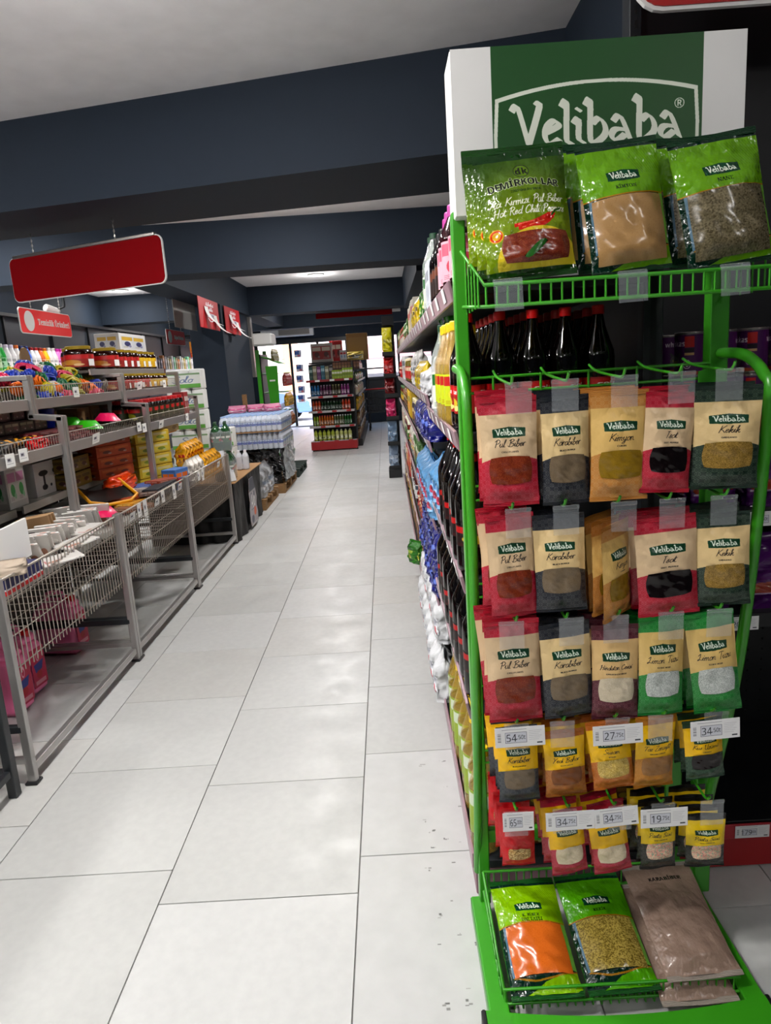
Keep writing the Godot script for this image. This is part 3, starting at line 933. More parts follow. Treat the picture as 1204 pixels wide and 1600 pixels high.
# front print of a small pouch: coloured ornament at the seams, plain field with the name
func pouch_print(key: String, band: Color, field: Color, title: String, sub: String, plain_top := false) -> StandardMaterial3D:
	var cv := Cv.new(192, 384, field)
	var line := band.lerp(Color(0.85, 0.8, 0.7), 0.38)
	if not plain_top: ornament(cv, 0, 46, band, line, 26.0, func(_x, _y): return true)
	else: cv.rect(0, 0, 192, 30, band)
	ornament(cv, 205, 384, band, line, 30.0, func(x, y): return y > 216 + 18.0 * pow(absf(x / 96.0 - 1.0), 3.0) - 10.0)
	badge(cv, 96, 112, 112)
	hand(cv, HAND, title, 96, 168, minf(2.7, 138.0 / (title.length() * 4.4)), Vector2.ZERO, 1.3, Color(0.08, 0.05, 0.04), 0.28)
	type(cv, sub, 96, 186, 9, Color(0.15, 0.12, 0.1), "Droid Sans", true)
	return film("pouch_" + key, Color.WHITE, cv.tex(), 0.34, 0.3)


func pouch_kind(key: String, skin: Material, band: Color, win: Material, w := 0.11, h := 0.22, th := 0.016, wr := Rect2(0.13, 0.53, 0.74, 0.265), fine := 12, seed_ := 1, barrel := 1.0) -> Array:
	var nz := FastNoiseLite.new()
	nz.seed = seed_; nz.frequency = 18.0
	var face := func(a: float, b: float, front := 1.0) -> Vector3:
		var x := (a - 0.5) * w
		var y := (0.5 - b) * h
		var fill := smoothstep(0.03, 0.42, b) * smoothstep(1.0, 0.86, b)
		var round_ := 1.0 - pow(absf(2 * a - 1), 2.6)
		var z := th * (0.12 + 0.88 * fill) * round_ + nz.get_noise_3d(x, y, front * 0.3) * 0.0035 * (0.35 + round_)
		x *= 1.0 - 0.035 * fill * absf(2 * a - 1) - 0.01 * nz.get_noise_2d(y * 2.0, 3.0 + a)
		return Vector3(x, y, z * front)
	var body := Mb.new().grid(fine, fine * 2, func(a, b): return face.call(a, b, 1.0))
	body.grid(6, 10, func(a, b): return face.call(1.0 - a, b, -0.8))
	var kind := [["pouch_body", body.done(skin), -1]]
	var seal := func(y: float, hh: float) -> ArrayMesh:
		var s := Mb.new()
		for sd in [1.0, -1.0]:
			s.grid(10, 8, func(a, b): return Vector3((a - 0.5) * w * 0.998 * sd, y + (0.5 - b) * hh, (0.0012 + 0.0007 * sin(b * TAU * 4.0)) * sd + 0.004 * sin(a * sd * 7.0 + seed_) * (1 if y > 0 else -1) * 0.5))
		return s.done(film("seal_%s" % band.to_html(false), band, null, 0.25, 0.4))
	kind.append(["top_seal", seal.call(h * 0.5 + h * 0.018, h * 0.05), -1])
	kind.append(["bottom_seal", seal.call(-h * 0.5 - h * 0.01, h * 0.045), -1])
	if win:
		var wm := Mb.new().grid(10, 8, func(a, b):
			var s: float = a * 2 - 1
			var t: float = b * 2 - 1
			var q := Vector2(0.5 + 0.5 * s * (1.0 - 0.10 * barrel * t * t), 0.5 + 0.5 * t * (1.0 - 0.12 * barrel * s * s))
			return face.call(wr.position.x + q.x * wr.size.x, wr.position.y + q.y * wr.size.y, 1.0) + Vector3(0, 0, 0.0013 if barrel > 0.5 else 0.0032))
		kind.append(["window", wm.done(win), -1])
	return kind


func build_pouches() -> void:
	var cr := Color(0.66, 0.06, 0.16)
	var nv := Color(0.07, 0.09, 0.13)
	var cream := Color(0.86, 0.75, 0.54)
	var tan_ := Color(0.84, 0.73, 0.58)
	var yel := Color(0.93, 0.73, 0.02)
	var gp := grains("pul", Color(0.42, 0.14, 0.08), Color(0.52, 0.2, 0.1), Color(0.64, 0.34, 0.15), 0.25)
	var gk := grains("pepper", Color(0.42, 0.36, 0.28), Color(0.46, 0.4, 0.31), Color(0.37, 0.31, 0.24), 0.2)
	var kinds := {}
	var spec := {
		"pul": [cr, tan_, "Pul Biber", "CHILI FLAKES", gp, "crimson chilli flake pouch"],
		"kar": [nv, cream, "Karabiber", "BLACK PEPPER", gk, "navy black pepper pouch"],
		"kim": [Color(0.74, 0.49, 0.21), Color(0.86, 0.71, 0.42), "Kimyon", "CUMIN", grains("cumin", Color(0.53, 0.41, 0.09), Color(0.58, 0.46, 0.12), Color(0.48, 0.37, 0.08), 0.2), "ochre cumin pouch"],
		"iso": [cr, tan_, "Isot", "ISOT PEPPER", grains("isot", Color(0.035, 0.015, 0.02), Color(0.07, 0.03, 0.03), Color(0.1, 0.03, 0.03), 0.2), "crimson isot pepper pouch"],
		"kek": [Color(0.05, 0.14, 0.10), cream, "Kekik", "OREGANO", grains("oregano", Color(0.50, 0.39, 0.16), Color(0.68, 0.55, 0.28), Color(0.34, 0.27, 0.1), 0.6), "dark green oregano pouch"],
		"hin": [Color(0.30, 0.06, 0.13), Color(0.84, 0.70, 0.47), "Hindistan Cevizi", "GROUND COCONUT", grains("coco", Color(0.78, 0.73, 0.62), Color(0.85, 0.8, 0.72), Color(0.7, 0.65, 0.55), 0.2), "plum coconut pouch"],
		"lim": [Color(0.05, 0.47, 0.15), Color(0.84, 0.71, 0.43), "Limon Tuzu", "CITRIC ACID", grains("salt", Color(0.68, 0.70, 0.68), Color(0.88, 0.9, 0.88), Color(0.5, 0.55, 0.52), 0.6), "bright green citric acid pouch"],
		"ykar": [nv.lerp(Color(0.2, 0.24, 0.28), 0.4), yel, "Karabiber", "BLACK PEPPER", gk, "yellow black pepper pouch"],
		"yed": [Color(0.62, 0.34, 0.06), yel, "Yedi Bahar", "SEVEN SPICES", grains("yedi", Color(0.45, 0.24, 0.06), Color(0.52, 0.30, 0.09), Color(0.4, 0.2, 0.05), 0.2), "amber seven spice pouch"],
		"sus": [Color(0.72, 0.38, 0.08), yel, "Susam", "SESAME", grains("sesame", Color(0.74, 0.62, 0.28), Color(0.88, 0.78, 0.45), Color(0.6, 0.48, 0.2), 0.7, 2), "orange sesame pouch"],
		"toz": [Color(0.68, 0.42, 0.06), yel, "Toz Zencefil", "GROUND GINGER", grains("ginger", Color(0.55, 0.38, 0.20), Color(0.6, 0.44, 0.25), Color(0.5, 0.33, 0.16), 0.15), "gold ground ginger pouch"],
		"kus": [Color(0.05, 0.20, 0.12), yel, "Kuş Üzümü", "CURRANT", grains("currant", Color(0.05, 0.025, 0.03), Color(0.12, 0.06, 0.06), Color(0.02, 0.01, 0.01), 0.6, 3), "dark green currant pouch"],
		"red": [Color(0.72, 0.04, 0.08), Color(0.72, 0.04, 0.08), "Biberiye", "", grains("nuts", Color(0.6, 0.45, 0.25), Color(0.85, 0.75, 0.5), Color(0.4, 0.28, 0.14), 0.7, 4), "small plain red pouch"],
		"mah": [Color(0.66, 0.10, 0.20), yel, "Mahleb", "", grains("mahleb", Color(0.80, 0.74, 0.62), Color(0.88, 0.83, 0.73), Color(0.72, 0.65, 0.5), 0.2), "pinkish red mahleb pouch"],
		"pas": [Color(0.06, 0.06, 0.065), yel.lerp(Color(0.9, 0.85, 0.1), 0.4), "Pasta Süsü", "CAKE SPRINKLES", grains("sprinkle", Color(0.80, 0.76, 0.62), Color(0.9, 0.45, 0.45), Color(0.25, 0.6, 0.5), 0.55, 3), "yellow cake sprinkle pouch"]}
	var n := 0
	for key in spec:
		var s: Array = spec[key]
		n += 1
		var skin := pouch_print(key, s[0], s[1], s[2] if key != "red" and key != "mah" else "", s[3], n > 7)
		if key == "red": kinds[key] = pouch_kind(key, film("plain_red", s[0], null, 0.35, 0.3), s[0], s[4], 0.11, 0.22, 0.014, Rect2(0.15, 0.66, 0.7, 0.2), 8, n)
		else: kinds[key] = pouch_kind(key, skin, s[0], s[4], 0.11, 0.22, 0.015, Rect2(0.12, 0.525, 0.77, 0.28), 10, n)
	# front pouches: kind, x, y, width, height, tilt in degrees, turn in degrees, copies behind, label
	var rows := [
		[["pul", 0.248, 1.336, 0.118, 0.224, 0.8, -3, 3], ["kar", 0.365, 1.332, 0.102, 0.223, 1.0, 4, 3], ["kim", 0.476, 1.334, 0.122, 0.225, -0.4, 2, 3], ["iso", 0.577, 1.334, 0.108, 0.205, -3.8, 5, 3], ["kek", 0.698, 1.337, 0.137, 0.211, -1.2, -4, 3]],
		[["pul", 0.247, 1.089, 0.106, 0.225, 2.1, 8, 3], ["kar", 0.350, 1.089, 0.110, 0.214, 1.6, -3, 3], ["kim", 0.471, 1.065, 0.11, 0.210, 3.2, 42, 3], ["iso", 0.580, 1.067, 0.135, 0.218, 3.4, 2, 3], ["kek", 0.700, 1.075, 0.113, 0.203, 2.4, -6, 3]],
		[["pul", 0.244, 0.846, 0.122, 0.237, 1.4, 3, 3], ["kar", 0.362, 0.841, 0.114, 0.222, 3.0, 5, 3], ["hin", 0.469, 0.828, 0.104, 0.221, -0.2, -2, 3], ["lim", 0.571, 0.837, 0.104, 0.231, 0.1, 4, 2], ["lim", 0.687, 0.838, 0.106, 0.236, 7.1, -3, 2]],
		[["ykar", 0.248, 0.617, 0.095, 0.188, 1.2, 2, 4], ["yed", 0.355, 0.613, 0.096, 0.163, 2.1, 4, 3], ["sus", 0.460, 0.627, 0.096, 0.169, 6.8, -2, 3], ["toz", 0.560, 0.628, 0.098, 0.173, -1.8, 10, 2], ["kus", 0.672, 0.627, 0.091, 0.147, 4.8, 3, 2]],
		[["red", 0.244, 0.428, 0.079, 0.149, -0.6, 2, 4], ["mah", 0.358, 0.407, 0.088, 0.168, 5.0, 6, 4], ["mah", 0.457, 0.403, 0.091, 0.167, 7.3, 3, 4], ["pas", 0.572, 0.405, 0.086, 0.163, -0.2, 4, 3], ["pas", 0.682, 0.390, 0.092, 0.138, 0.1, -2, 3]]]
	var where := ["left end", "second hook", "middle hook", "fourth hook", "right end"]
	for r in 5:
		for c in 5:
			var p: Array = rows[r][c]
			var desc: String = spec[p[0]][5]
			var place := "%s of the %s row" % [where[c], ["top", "second", "third", "fourth", "bottom"][r]]
			for b in range(int(p[7]) + 1):
				var z := -1.44 - 0.034 * b
				var o := spawn(kinds[p[0]], "spice_pouch", "", "spice pouch", Vector3(p[1], p[2], z), deg_to_rad(p[6]), "hanging spice pouches", {}, Vector3(p[3] / 0.11, p[4] / 0.232, 1.0))
				o.rotation.z = deg_to_rad(p[5])
				if b == 0:
					tag(o, "%s in front at the %s" % [desc, place])
				else:
					o.position += Vector3(R.randf_range(-0.012, 0.006), R.randf_range(-0.004, 0.012), 0)
					o.rotation.z += R.randf_range(-0.05, 0.05)
					o.rotation.y += R.randf_range(-0.08, 0.08)
					tag(o, "%s, %s behind, %s" % [desc, nth(b - 1), place])
	build_large_bags()


func big_print(key: String, top: Color, title: Array, flip := false) -> StandardMaterial3D:
	# large bag: lime head with fine diagonal lines and a badge, dark green foot
	var cv := Cv.new(256, 368, top)
	var dk := Color(0.02, 0.15, 0.10)
	for k in 22:
		cv.stroke([Vector2(140 + k * 8, 18), Vector2(185 + k * 8, 95)], Vector2.ZERO, 0.6, top.darkened(0.3))
	cv.rect(0, 0, 256, 10, dk)
	badge(cv, 128, 96, 104)
	for k in title.size(): type(cv, title[k], 128, 132 + 17 * k, 15, Color(0.06, 0.14, 0.04), "Droid Serif", true)
	cv.rect(0, 158, 256, 210, dk)
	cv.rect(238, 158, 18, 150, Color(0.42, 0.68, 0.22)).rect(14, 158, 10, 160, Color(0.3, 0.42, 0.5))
	cv.rect(0, 155, 256, 4, Color(0.62, 0.42, 0.06))
	cv.poly([Vector2(130, 340), Vector2(256, 312), Vector2(256, 368), Vector2(60, 368)], top)
	cv.stroke(smooth([Vector2(20, 320), Vector2(90, 336), Vector2(170, 330), Vector2(256, 312)], 6), Vector2.ZERO, 2, Color(0.62, 0.42, 0.06))
	return film("big_" + key, Color.WHITE, cv.tex(), 0.16, 0.6)


func build_large_bags() -> void:
	var lime := Color(0.36, 0.58, 0.02)
	var gk := grains("cumin_flour", Color(0.62, 0.48, 0.30), Color(0.65, 0.51, 0.33), Color(0.58, 0.44, 0.27), 0.1)
	var gn := grains("mint", Color(0.35, 0.32, 0.23), Color(0.46, 0.42, 0.32), Color(0.26, 0.23, 0.15), 0.7, 2)
	# chilli bag
	var cv := Cv.new(256, 368, Color.WHITE)
	cv.each(func(x, y): return Color(0.12, 0.25, 0.02).lerp(Color(0.42, 0.52, 0.03), clampf(y / 220.0 + 0.22 * sin(x / 256.0 * PI) - 0.1, 0, 1)))
	cv.rect(0, 0, 256, 26, Color(0.05, 0.2, 0.04))
	cv.ell(128, 64, 22, 22, Color(0.04, 0.07, 0.02)).ell(128, 64, 20, 20, Color(0.3, 0.42, 0.03))
	type(cv, "dk", 128, 64, 30, Color(0.04, 0.07, 0.02), "Droid Sans", true)
	for off in [Vector2(-2, 0), Vector2(2, 0), Vector2(0, -2), Vector2(0, 2)]:
		for k in 11: type(cv, "DEMİRKOLLAR"[k], 36 + 18.4 * k + off.x, 112 - 9.0 * sin(PI * k / 10.0) - (4 if k == 3 else 0) + off.y, 31, Color(0.62, 0.68, 0.5), "Droid Sans", true)
	for k in 11: type(cv, "DEMİRKOLLAR"[k], 36 + 18.4 * k, 112 - 9.0 * sin(PI * k / 10.0) - (4 if k == 3 else 0), 31, Color(0.05, 0.08, 0.03), "Droid Sans", true)
	type(cv, "1965'den bu yana", 128, 130, 10, Color(0.1, 0.2, 0.03), "Droid Serif", false)
	hand(cv, HAND, "Acı Kırmızı Pul Biber", 130, 171, 2.35, Vector2.ZERO, 1.3, Color(0.92, 0.92, 0.84), 0.25)
	hand(cv, HAND, "Hot Red Chili Peppers", 134, 199, 2.2, Vector2.ZERO, 1.3, Color(0.92, 0.92, 0.84), 0.25)
	for q in [[Vector2(90, 230), Vector2(140, 226), Vector2(190, 206)], [Vector2(100, 240), Vector2(160, 236), Vector2(196, 212)], [Vector2(120, 236), Vector2(170, 226), Vector2(200, 204)]]:
		cv.stroke(smooth(q, 6), Vector2.ZERO, 5, Color(0.78, 0.10, 0.04))
		cv.stroke(smooth([q[0] + Vector2(6, -1), q[1] + Vector2(0, -3)], 6), Vector2.ZERO, 1, Color(0.9, 0.45, 0.3))
	cv.stroke([Vector2(194, 208), Vector2(206, 196), Vector2(222, 190)], Vector2.ZERO, 2, Color(0.1, 0.3, 0.03))
	cv.ell(34, 250, 20, 20, Color(0.85, 0.65, 0.1)).ell(34, 250, 17, 17, Color(0.8, 0.2, 0.05)).ell(34, 250, 12, 12, Color(0.85, 0.65, 0.1))
	cv.ell(150, 330, 120, 92, Color(0.85, 0.75, 0.15))
	cv.rect(0, 352, 256, 16, Color(0.08, 0.22, 0.03))
	var skin := film("chilli_bag", Color.WHITE, cv.tex(), 0.14, 0.6)
	var kd := pouch_kind("dem", skin, Color(0.05, 0.24, 0.04), grains("flakes", Color(0.40, 0.12, 0.07), Color(0.5, 0.18, 0.09), Color(0.6, 0.33, 0.16), 0.4), 0.185, 0.25, 0.03, Rect2(0.17, 0.68, 0.78, 0.24), 14, 31)
	var leaf := Mb.new().grid(6, 8, func(a, b): return Vector3(-0.02 + 0.05 * b + (a - 0.5) * 0.02 * sin(PI * b), -0.095 + 0.025 * b + (a - 0.5) * 0.03 * sin(PI * b), 0.034 + 0.003 * sin(PI * b)))
	kd.append(["leaf_print", leaf.done(film("leaf_print", Color(0.07, 0.32, 0.05), null, 0.2, 0.3)), -1])
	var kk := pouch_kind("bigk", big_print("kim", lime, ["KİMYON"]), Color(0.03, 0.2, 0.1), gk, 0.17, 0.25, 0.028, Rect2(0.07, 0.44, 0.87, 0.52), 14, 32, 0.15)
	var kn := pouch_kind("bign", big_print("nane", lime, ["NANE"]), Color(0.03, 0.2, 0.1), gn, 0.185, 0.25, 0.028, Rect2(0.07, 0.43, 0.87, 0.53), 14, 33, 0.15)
	var top := [[kd, "dark green bag of hot chilli flakes", 0.298, 1.808, 0.99, 3.6, 2], [kk, "lime and dark green bag of brown cumin powder", 0.495, 1.806, 0.97, 5.0, 2], [kn, "lime and dark green bag of dried mint", 0.689, 1.806, 0.98, 7.0, 3]]
	for p in top:
		for b in p[6] + 1:
			var o := spawn(p[0], "spice_bag", p[1] + (", in front" if b == 0 else ", %s behind the front one" % nth(b - 1)), "spice bag", Vector3(p[2] - 0.008 * b, p[3] + 0.012 * b, -1.475 - 0.05 * b), 0.05, "large spice bags in the upper basket", {}, Vector3(p[4], 0.97, 1))
			o.rotation.z = deg_to_rad(p[5] * (1.0 - 0.5 * b))
			o.rotation.x = -0.16
	# lower basket: three bags lying back, one more under the plain one
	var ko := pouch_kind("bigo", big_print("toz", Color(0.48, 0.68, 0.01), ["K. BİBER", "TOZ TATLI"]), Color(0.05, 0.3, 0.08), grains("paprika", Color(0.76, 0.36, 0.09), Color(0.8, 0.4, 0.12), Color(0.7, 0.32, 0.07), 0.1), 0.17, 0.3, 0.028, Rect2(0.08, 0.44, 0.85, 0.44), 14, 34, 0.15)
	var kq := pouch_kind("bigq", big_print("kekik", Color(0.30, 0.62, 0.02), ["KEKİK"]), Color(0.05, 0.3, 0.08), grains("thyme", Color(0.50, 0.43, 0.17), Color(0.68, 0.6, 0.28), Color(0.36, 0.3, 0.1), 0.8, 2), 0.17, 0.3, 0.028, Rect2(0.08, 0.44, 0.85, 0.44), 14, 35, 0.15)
	var pc := Cv.new(192, 288, Color(0.56, 0.47, 0.41))
	pc.each(func(x, y): return Color(0.54, 0.45, 0.39).lerp(Color(0.62, 0.53, 0.47), R.randf() * 0.5))
	type(pc, "KARABİBER", 105, 34, 17, Color(0.05, 0.03, 0.03), "Droid Sans", true)
	var kp := pouch_kind("plain", film("plain_bag", Color.WHITE, pc.tex(), 0.25, 0.5), Color(0.62, 0.58, 0.54), null, 0.18, 0.28, 0.026, Rect2(), 14, 36)
	for q in [[ko, "lime topped bag of orange paprika powder lying at the left of the lower basket", 0.282, 0.112, -1.482, 0.03, 0.92], [kq, "lime topped bag of dried oregano lying in the middle of the lower basket", 0.459, 0.112, -1.488, 0.05, 0.93], [kp, "clear bag of brown ground pepper lying at the right of the lower basket", 0.645, 0.135, -1.488, 0.06, 0.97], [kp, "clear bag of brown powder underneath the lower basket's right bag", 0.632, 0.085, -1.475, 0.03, 1.0]]:
		var o := spawn(q[0], "spice_bag", q[1], "spice bag", Vector3(q[2], q[3], q[4]), 0.0, "large spice bags in the lower basket", {}, Vector3(1, q[6], 1))
		o.rotation = Vector3(-PI / 2 + 0.28, q[5], 0)


# a printed wrap for bottles, jars and tins
func label_print(key: String, base: Color, bar: Color, spot: Color, word := "", w := 128, h := 96) -> StandardMaterial3D:
	if mats.has("label_" + key): return mats["label_" + key]
	var cv := Cv.new(w, h, base)
	for r in 2:
		var x := w * (0.25 + 0.5 * r)
		cv.rect(x - w * 0.22, h * 0.08, w * 0.44, h * 0.3, bar)
		cv.ell(x, h * 0.62, w * 0.13, h * 0.2, spot).ell(x + w * 0.1, h * 0.8, w * 0.06, h * 0.1, spot.lerp(Color.WHITE, 0.4))
		if word: type(cv, word, x, h * 0.23, h * 0.2, Color(0.95, 0.95, 0.92), "Droid Sans", true, 0.5, 0.8)
		for k in 3: cv.rect(x - w * 0.18, h * (0.84 + 0.04 * k), w * 0.2, 1, bar.darkened(0.3))
	return on_sheet(cv, mat("label_" + key, Color.WHITE, 0.4))


# bottle: radius, height, shoulder height, neck radius, label band
func bottle_kind(body: Material, cap: Material, label: Material, r: float, h: float, sh := 0.62, nr := 0.013, l0 := 0.2, l1 := 0.48, seg := 14, waist := 0.0, cap_h := 0.02, cap_r := 0.0) -> Array:
	var p := [Vector2(0, 0.004), Vector2(r * 0.7, 0.0), Vector2(r * 0.97, h * 0.03), Vector2(r, h * 0.08), Vector2(r, h * l0 - 0.004), Vector2(r * (0.97 - waist), h * (l0 + l1) * 0.5), Vector2(r, h * l1 + 0.004), Vector2(r, h * sh), Vector2(r * 0.96, h * (sh + 0.06)), Vector2(lerpf(r, nr, 0.36), h * (sh + 0.14)), Vector2(lerpf(r, nr, 0.8), h * lerpf(sh + 0.14, 0.93, 0.55)), Vector2(nr * 1.1, h * 0.91), Vector2(nr, h - cap_h)]
	var kind := [["bottle_body", Mb.new().lathe(p, seg).done(body), -1]]
	var cr := cap_r if cap_r > 0 else nr * 1.25
	kind.append(["cap", Mb.new().lathe([Vector2(cr, h - cap_h), Vector2(cr, h - cap_h * 0.12), Vector2(cr * 0.9, h), Vector2(0, h)], 10, Vector3.ZERO, true).done(cap), -1])
	if label: kind.append(["label", Mb.new().lathe([Vector2(r * 1.006 , h * l0), Vector2(r * 1.006, h * l1)], seg).done(label), -1])
	return kind


func jar_kind(body: Material, lid: Material, label: Material, r: float, h: float, lid_h := 0.018, seg := 14) -> Array:
	var k := [["jar_body", Mb.new().lathe([Vector2(0, 0.003), Vector2(r * 0.8, 0), Vector2(r, h * 0.08), Vector2(r, h * 0.7), Vector2(r * 0.93, h * 0.82), Vector2(r * 0.8, h * 0.88), Vector2(r * 0.78, h - lid_h)], seg).done(body), -1]]
	k.append(["lid", Mb.new().lathe([Vector2(r * 0.86, h - lid_h), Vector2(r * 0.87, h - 0.003), Vector2(r * 0.8, h), Vector2(0, h)], seg, Vector3.ZERO, true).done(lid), -1])
	if label: k.append(["label", Mb.new().lathe([Vector2(r * 1.008, h * 0.15), Vector2(r * 1.008, h * 0.66)], seg).done(label), -1])
	return k


# carton: body with a front print panel and an end panel
func carton_kind(c: Color, panel: Material, s: Vector3, ch := 0.003) -> Array:
	var k := [["carton_body", b1(s, ch, Vector3(0, s.y * 0.5, 0)).done(hexm(c.to_html(false), 0.6)), -1]]
	k.append(["print_panel", Mb.new().box(Vector3(0, s.y * 0.5, s.z * 0.5), Vector3(s.x * 0.86, s.y * 0.7, 0.002)).box(Vector3(s.x * 0.5, s.y * 0.5, 0), Vector3(0.002, s.y * 0.7, s.z * 0.8)).box(Vector3(-s.x * 0.5, s.y * 0.5, 0), Vector3(0.002, s.y * 0.7, s.z * 0.8)).done(panel), -1])
	return k


# soft filled bag standing on its base
func bag_kind(c: Color, panel: Material, w: float, h: float, d: float, seed_ := 1, rough := 0.25) -> Array:
	var nz := FastNoiseLite.new()
	nz.seed = seed_; nz.frequency = 9.0
	var f := func(a: float, b: float) -> Vector3:
		var an := a * TAU
		var top := smoothstep(0.0, 0.3, b)
		var sx := w * 0.5 * (1.0 - 0.12 * smoothstep(0.8, 1.0, b) * 0.6)
		var sz := d * 0.5 * (0.08 + 0.92 * top) * (1.0 - 0.1 * smoothstep(0.85, 1.0, b))
		var cx := signf(cos(an)) * pow(absf(cos(an)), 0.55)
		var cz := signf(sin(an)) * pow(absf(sin(an)), 0.55)
		var p := Vector3(cx * sx, h * (1.0 - b), cz * sz)
		return p + Vector3(cx, 0.0, cz) * nz.get_noise_3dv(p * 3.0 + Vector3(seed_, 0, 0)) * 0.014 * (0.3 + top)
	var m := Mb.new().grid(16, 9, f)
	m.box(Vector3(0, 0.008, 0), Vector3(w * 0.86, 0.012, d * 0.8), 0.004)
	var k := [["bag_body", m.done(film("bag_%s" % c.to_html(false), c, null, rough, 0.5)), -1]]
	if panel:
		var pm := Mb.new().grid(6, 5, func(a, b): return f.call(0.10 + 0.30 * (1.0 - a), 0.42 + 0.4 * b) * Vector3(1.02, 1, 1.03)).grid(6, 5, func(a, b): return f.call(0.60 + 0.30 * (1.0 - a), 0.42 + 0.4 * b) * Vector3(1.02, 1, 1.03))
		pm.grid(4, 5, func(a, b): return f.call(0.46 + 0.08 * (1.0 - a), 0.42 + 0.4 * b) * Vector3(1.03, 1, 1.02))
		k.append(["print_panel", pm.done(panel), -1])
	return k


# a row along z on a shelf edge: label names it by its place from near
func row_z(kind: Array, called: String, look: String, category: String, x: float, y: float, z0: float, step: float, n: int, place: String, turn := -PI / 2, group := "", jitter := 0.006, skin := {}) -> void:
	for k in n:
		var l := "%s, %s%s" % [look, (nth(k) + " from near, ") if n > 1 else "", place]
		spawn(kind, called, l, category, Vector3(x + R.randf_range(-jitter, jitter), y, z0 - step * k), turn + R.randf_range(-0.08, 0.08), group if group else look + "s", skin)


func build_cross_shelving() -> void:
	var t := thing("cross_shelving", "black shelving with a red base facing the camera, holding purple cat food", "shelving", Vector3(1.5, 0, -2.1))
	part("back_panel", slab(Vector3(0.83, 0, -2.40), Vector3(2.4, 2.85, -2.36), 0.003), mats["black_steel"], t)
	var ho := Mb.new()
	for r in 14:
		for c in 26: ho.box(Vector3(0.9 + 0.05 * c, 0.2 + 0.04 * r, -2.359), Vector3(0.006, 0.006, 0.002))
	part("perforations", ho, mat("hole", Color(0.012, 0.012, 0.014), 0.9), t).set_meta("kind", "stuff")
	for x in [0.815, 2.4]:
		part("upright", slab(Vector3(x - 0.018, 0, -2.40), Vector3(x + 0.018, 2.85, -2.33), 0.003), mats["dark_steel"], t)
	var sl := Mb.new()
	for k in 60: sl.box(Vector3(0.815, 0.4 + 0.04 * k, -2.3295), Vector3(0.008, 0.022, 0.002))
	part("slots", sl, mats["hole"], t).set_meta("kind", "stuff")
	part("plinth", slab(Vector3(0.70, 0.01, -2.35), Vector3(2.4, 0.115, -1.80), 0.004), mats["red_steel"], t)
	part("base_shelf", slab(Vector3(0.70, 0.115, -2.35), Vector3(2.4, 0.155, -1.81), 0.004), mats["black_steel"], t)
	for y in [0.79, 1.085, 1.335]:
		var b := part("shelf", slab(Vector3(0.72, y - 0.03, -2.36), Vector3(2.4, y, -1.82), 0.003), mats["black_steel"], t)
		part("price_rail", slab(Vector3(0.72, y - 0.035, -1.82), Vector3(2.4, y + 0.008, -1.812), 0.003), mats["red_steel"] if y > 1.2 else mats["black_steel"], b)
	part("price_rail", slab(Vector3(0.72, 0.108, -1.80), Vector3(2.4, 0.156, -1.793), 0.003), mat("rail_red", Color(0.66, 0.12, 0.17), 0.35), t)
	for q in [["179.00₺", 0.985, 0.133, -1.79], ["420.00₺", 0.935, 0.772, -1.809], ["91.50₺", 0.985, 1.066, -1.809], ["76.50₺", 1.03, 1.318, -1.809]]:
		solo("price_card", b1(Vector3(0.1, 0.04, 0.001)).done(price_print(q[0])), "price card reading %s on the cat food shelving, %s" % [q[0].substr(0, q[0].length() - 1), {"179.00₺": "on the red base", "420.00₺": "under the lower bags", "91.50₺": "under the upper bags", "76.50₺": "under the tins"}[q[0]]], "price tag", Vector3(q[1], q[2], q[3]))
	# tins with a cat on the wrap
	var cv := Cv.new(256, 96, Color(0.26, 0.05, 0.30))
	for k in 2:
		var x := 60 + 128 * k
		type(cv, "whiskas", x - 12, 20, 19, Color(0.85, 0.82, 0.85), "Droid Sans", true)
		cv.poly([Vector2(x - 34, 42), Vector2(x - 28, 62), Vector2(x - 12, 52)], Color(0.25, 0.24, 0.25)).poly([Vector2(x + 12, 40), Vector2(x + 8, 62), Vector2(x - 8, 52)], Color(0.25, 0.24, 0.25))
		cv.ell(x - 11, 66, 21, 18, Color(0.34, 0.33, 0.33)).ell(x - 19, 64, 5, 4, Color(0.75, 0.7, 0.4)).ell(x - 4, 64, 5, 4, Color(0.75, 0.7, 0.4)).ell(x - 19, 64, 2, 4, Color.BLACK).ell(x - 4, 64, 2, 4, Color.BLACK).ell(x - 11, 74, 4, 3, Color(0.7, 0.4, 0.4))
		cv.rect(x + 24, 4, 26, 26, Color(0.72, 0.10, 0.10)).rect(x + 24, 32, 26, 10, Color(0.1, 0.05, 0.1)).rect(x + 24, 43, 26, 6, Color(0.75, 0.6, 0.4))
		cv.ell(x + 32, 70, 11, 11, Color(0.85, 0.8, 0.85)).ell(x + 32, 70, 9, 9, Color(0.3, 0.07, 0.34)).ell(x + 32, 73, 4, 3, Color.WHITE).ell(x + 28, 68, 2, 2, Color.WHITE).ell(x + 32, 66, 2, 2, Color.WHITE).ell(x + 36, 68, 2, 2, Color.WHITE)
		cv.rect(x - 60, 88, 128, 8, Color(0.6, 0.25, 0.12))
	var tin := [["tin_body", Mb.new().lathe([Vector2(0, 0.002), Vector2(0.034, 0), Vector2(0.037, 0.004), Vector2(0.0365, 0.11), Vector2(0.038, 0.112), Vector2(0.037, 0.115), Vector2(0.034, 0.112), Vector2(0, 0.111)], 20).done(mats["chrome"]), -1], ["label", Mb.new().lathe([Vector2(0.0372, 0.006), Vector2(0.0372, 0.108)], 20).done(mat("tin_label", Color.WHITE, 0.35, 0.0, cv.tex())), -1]]
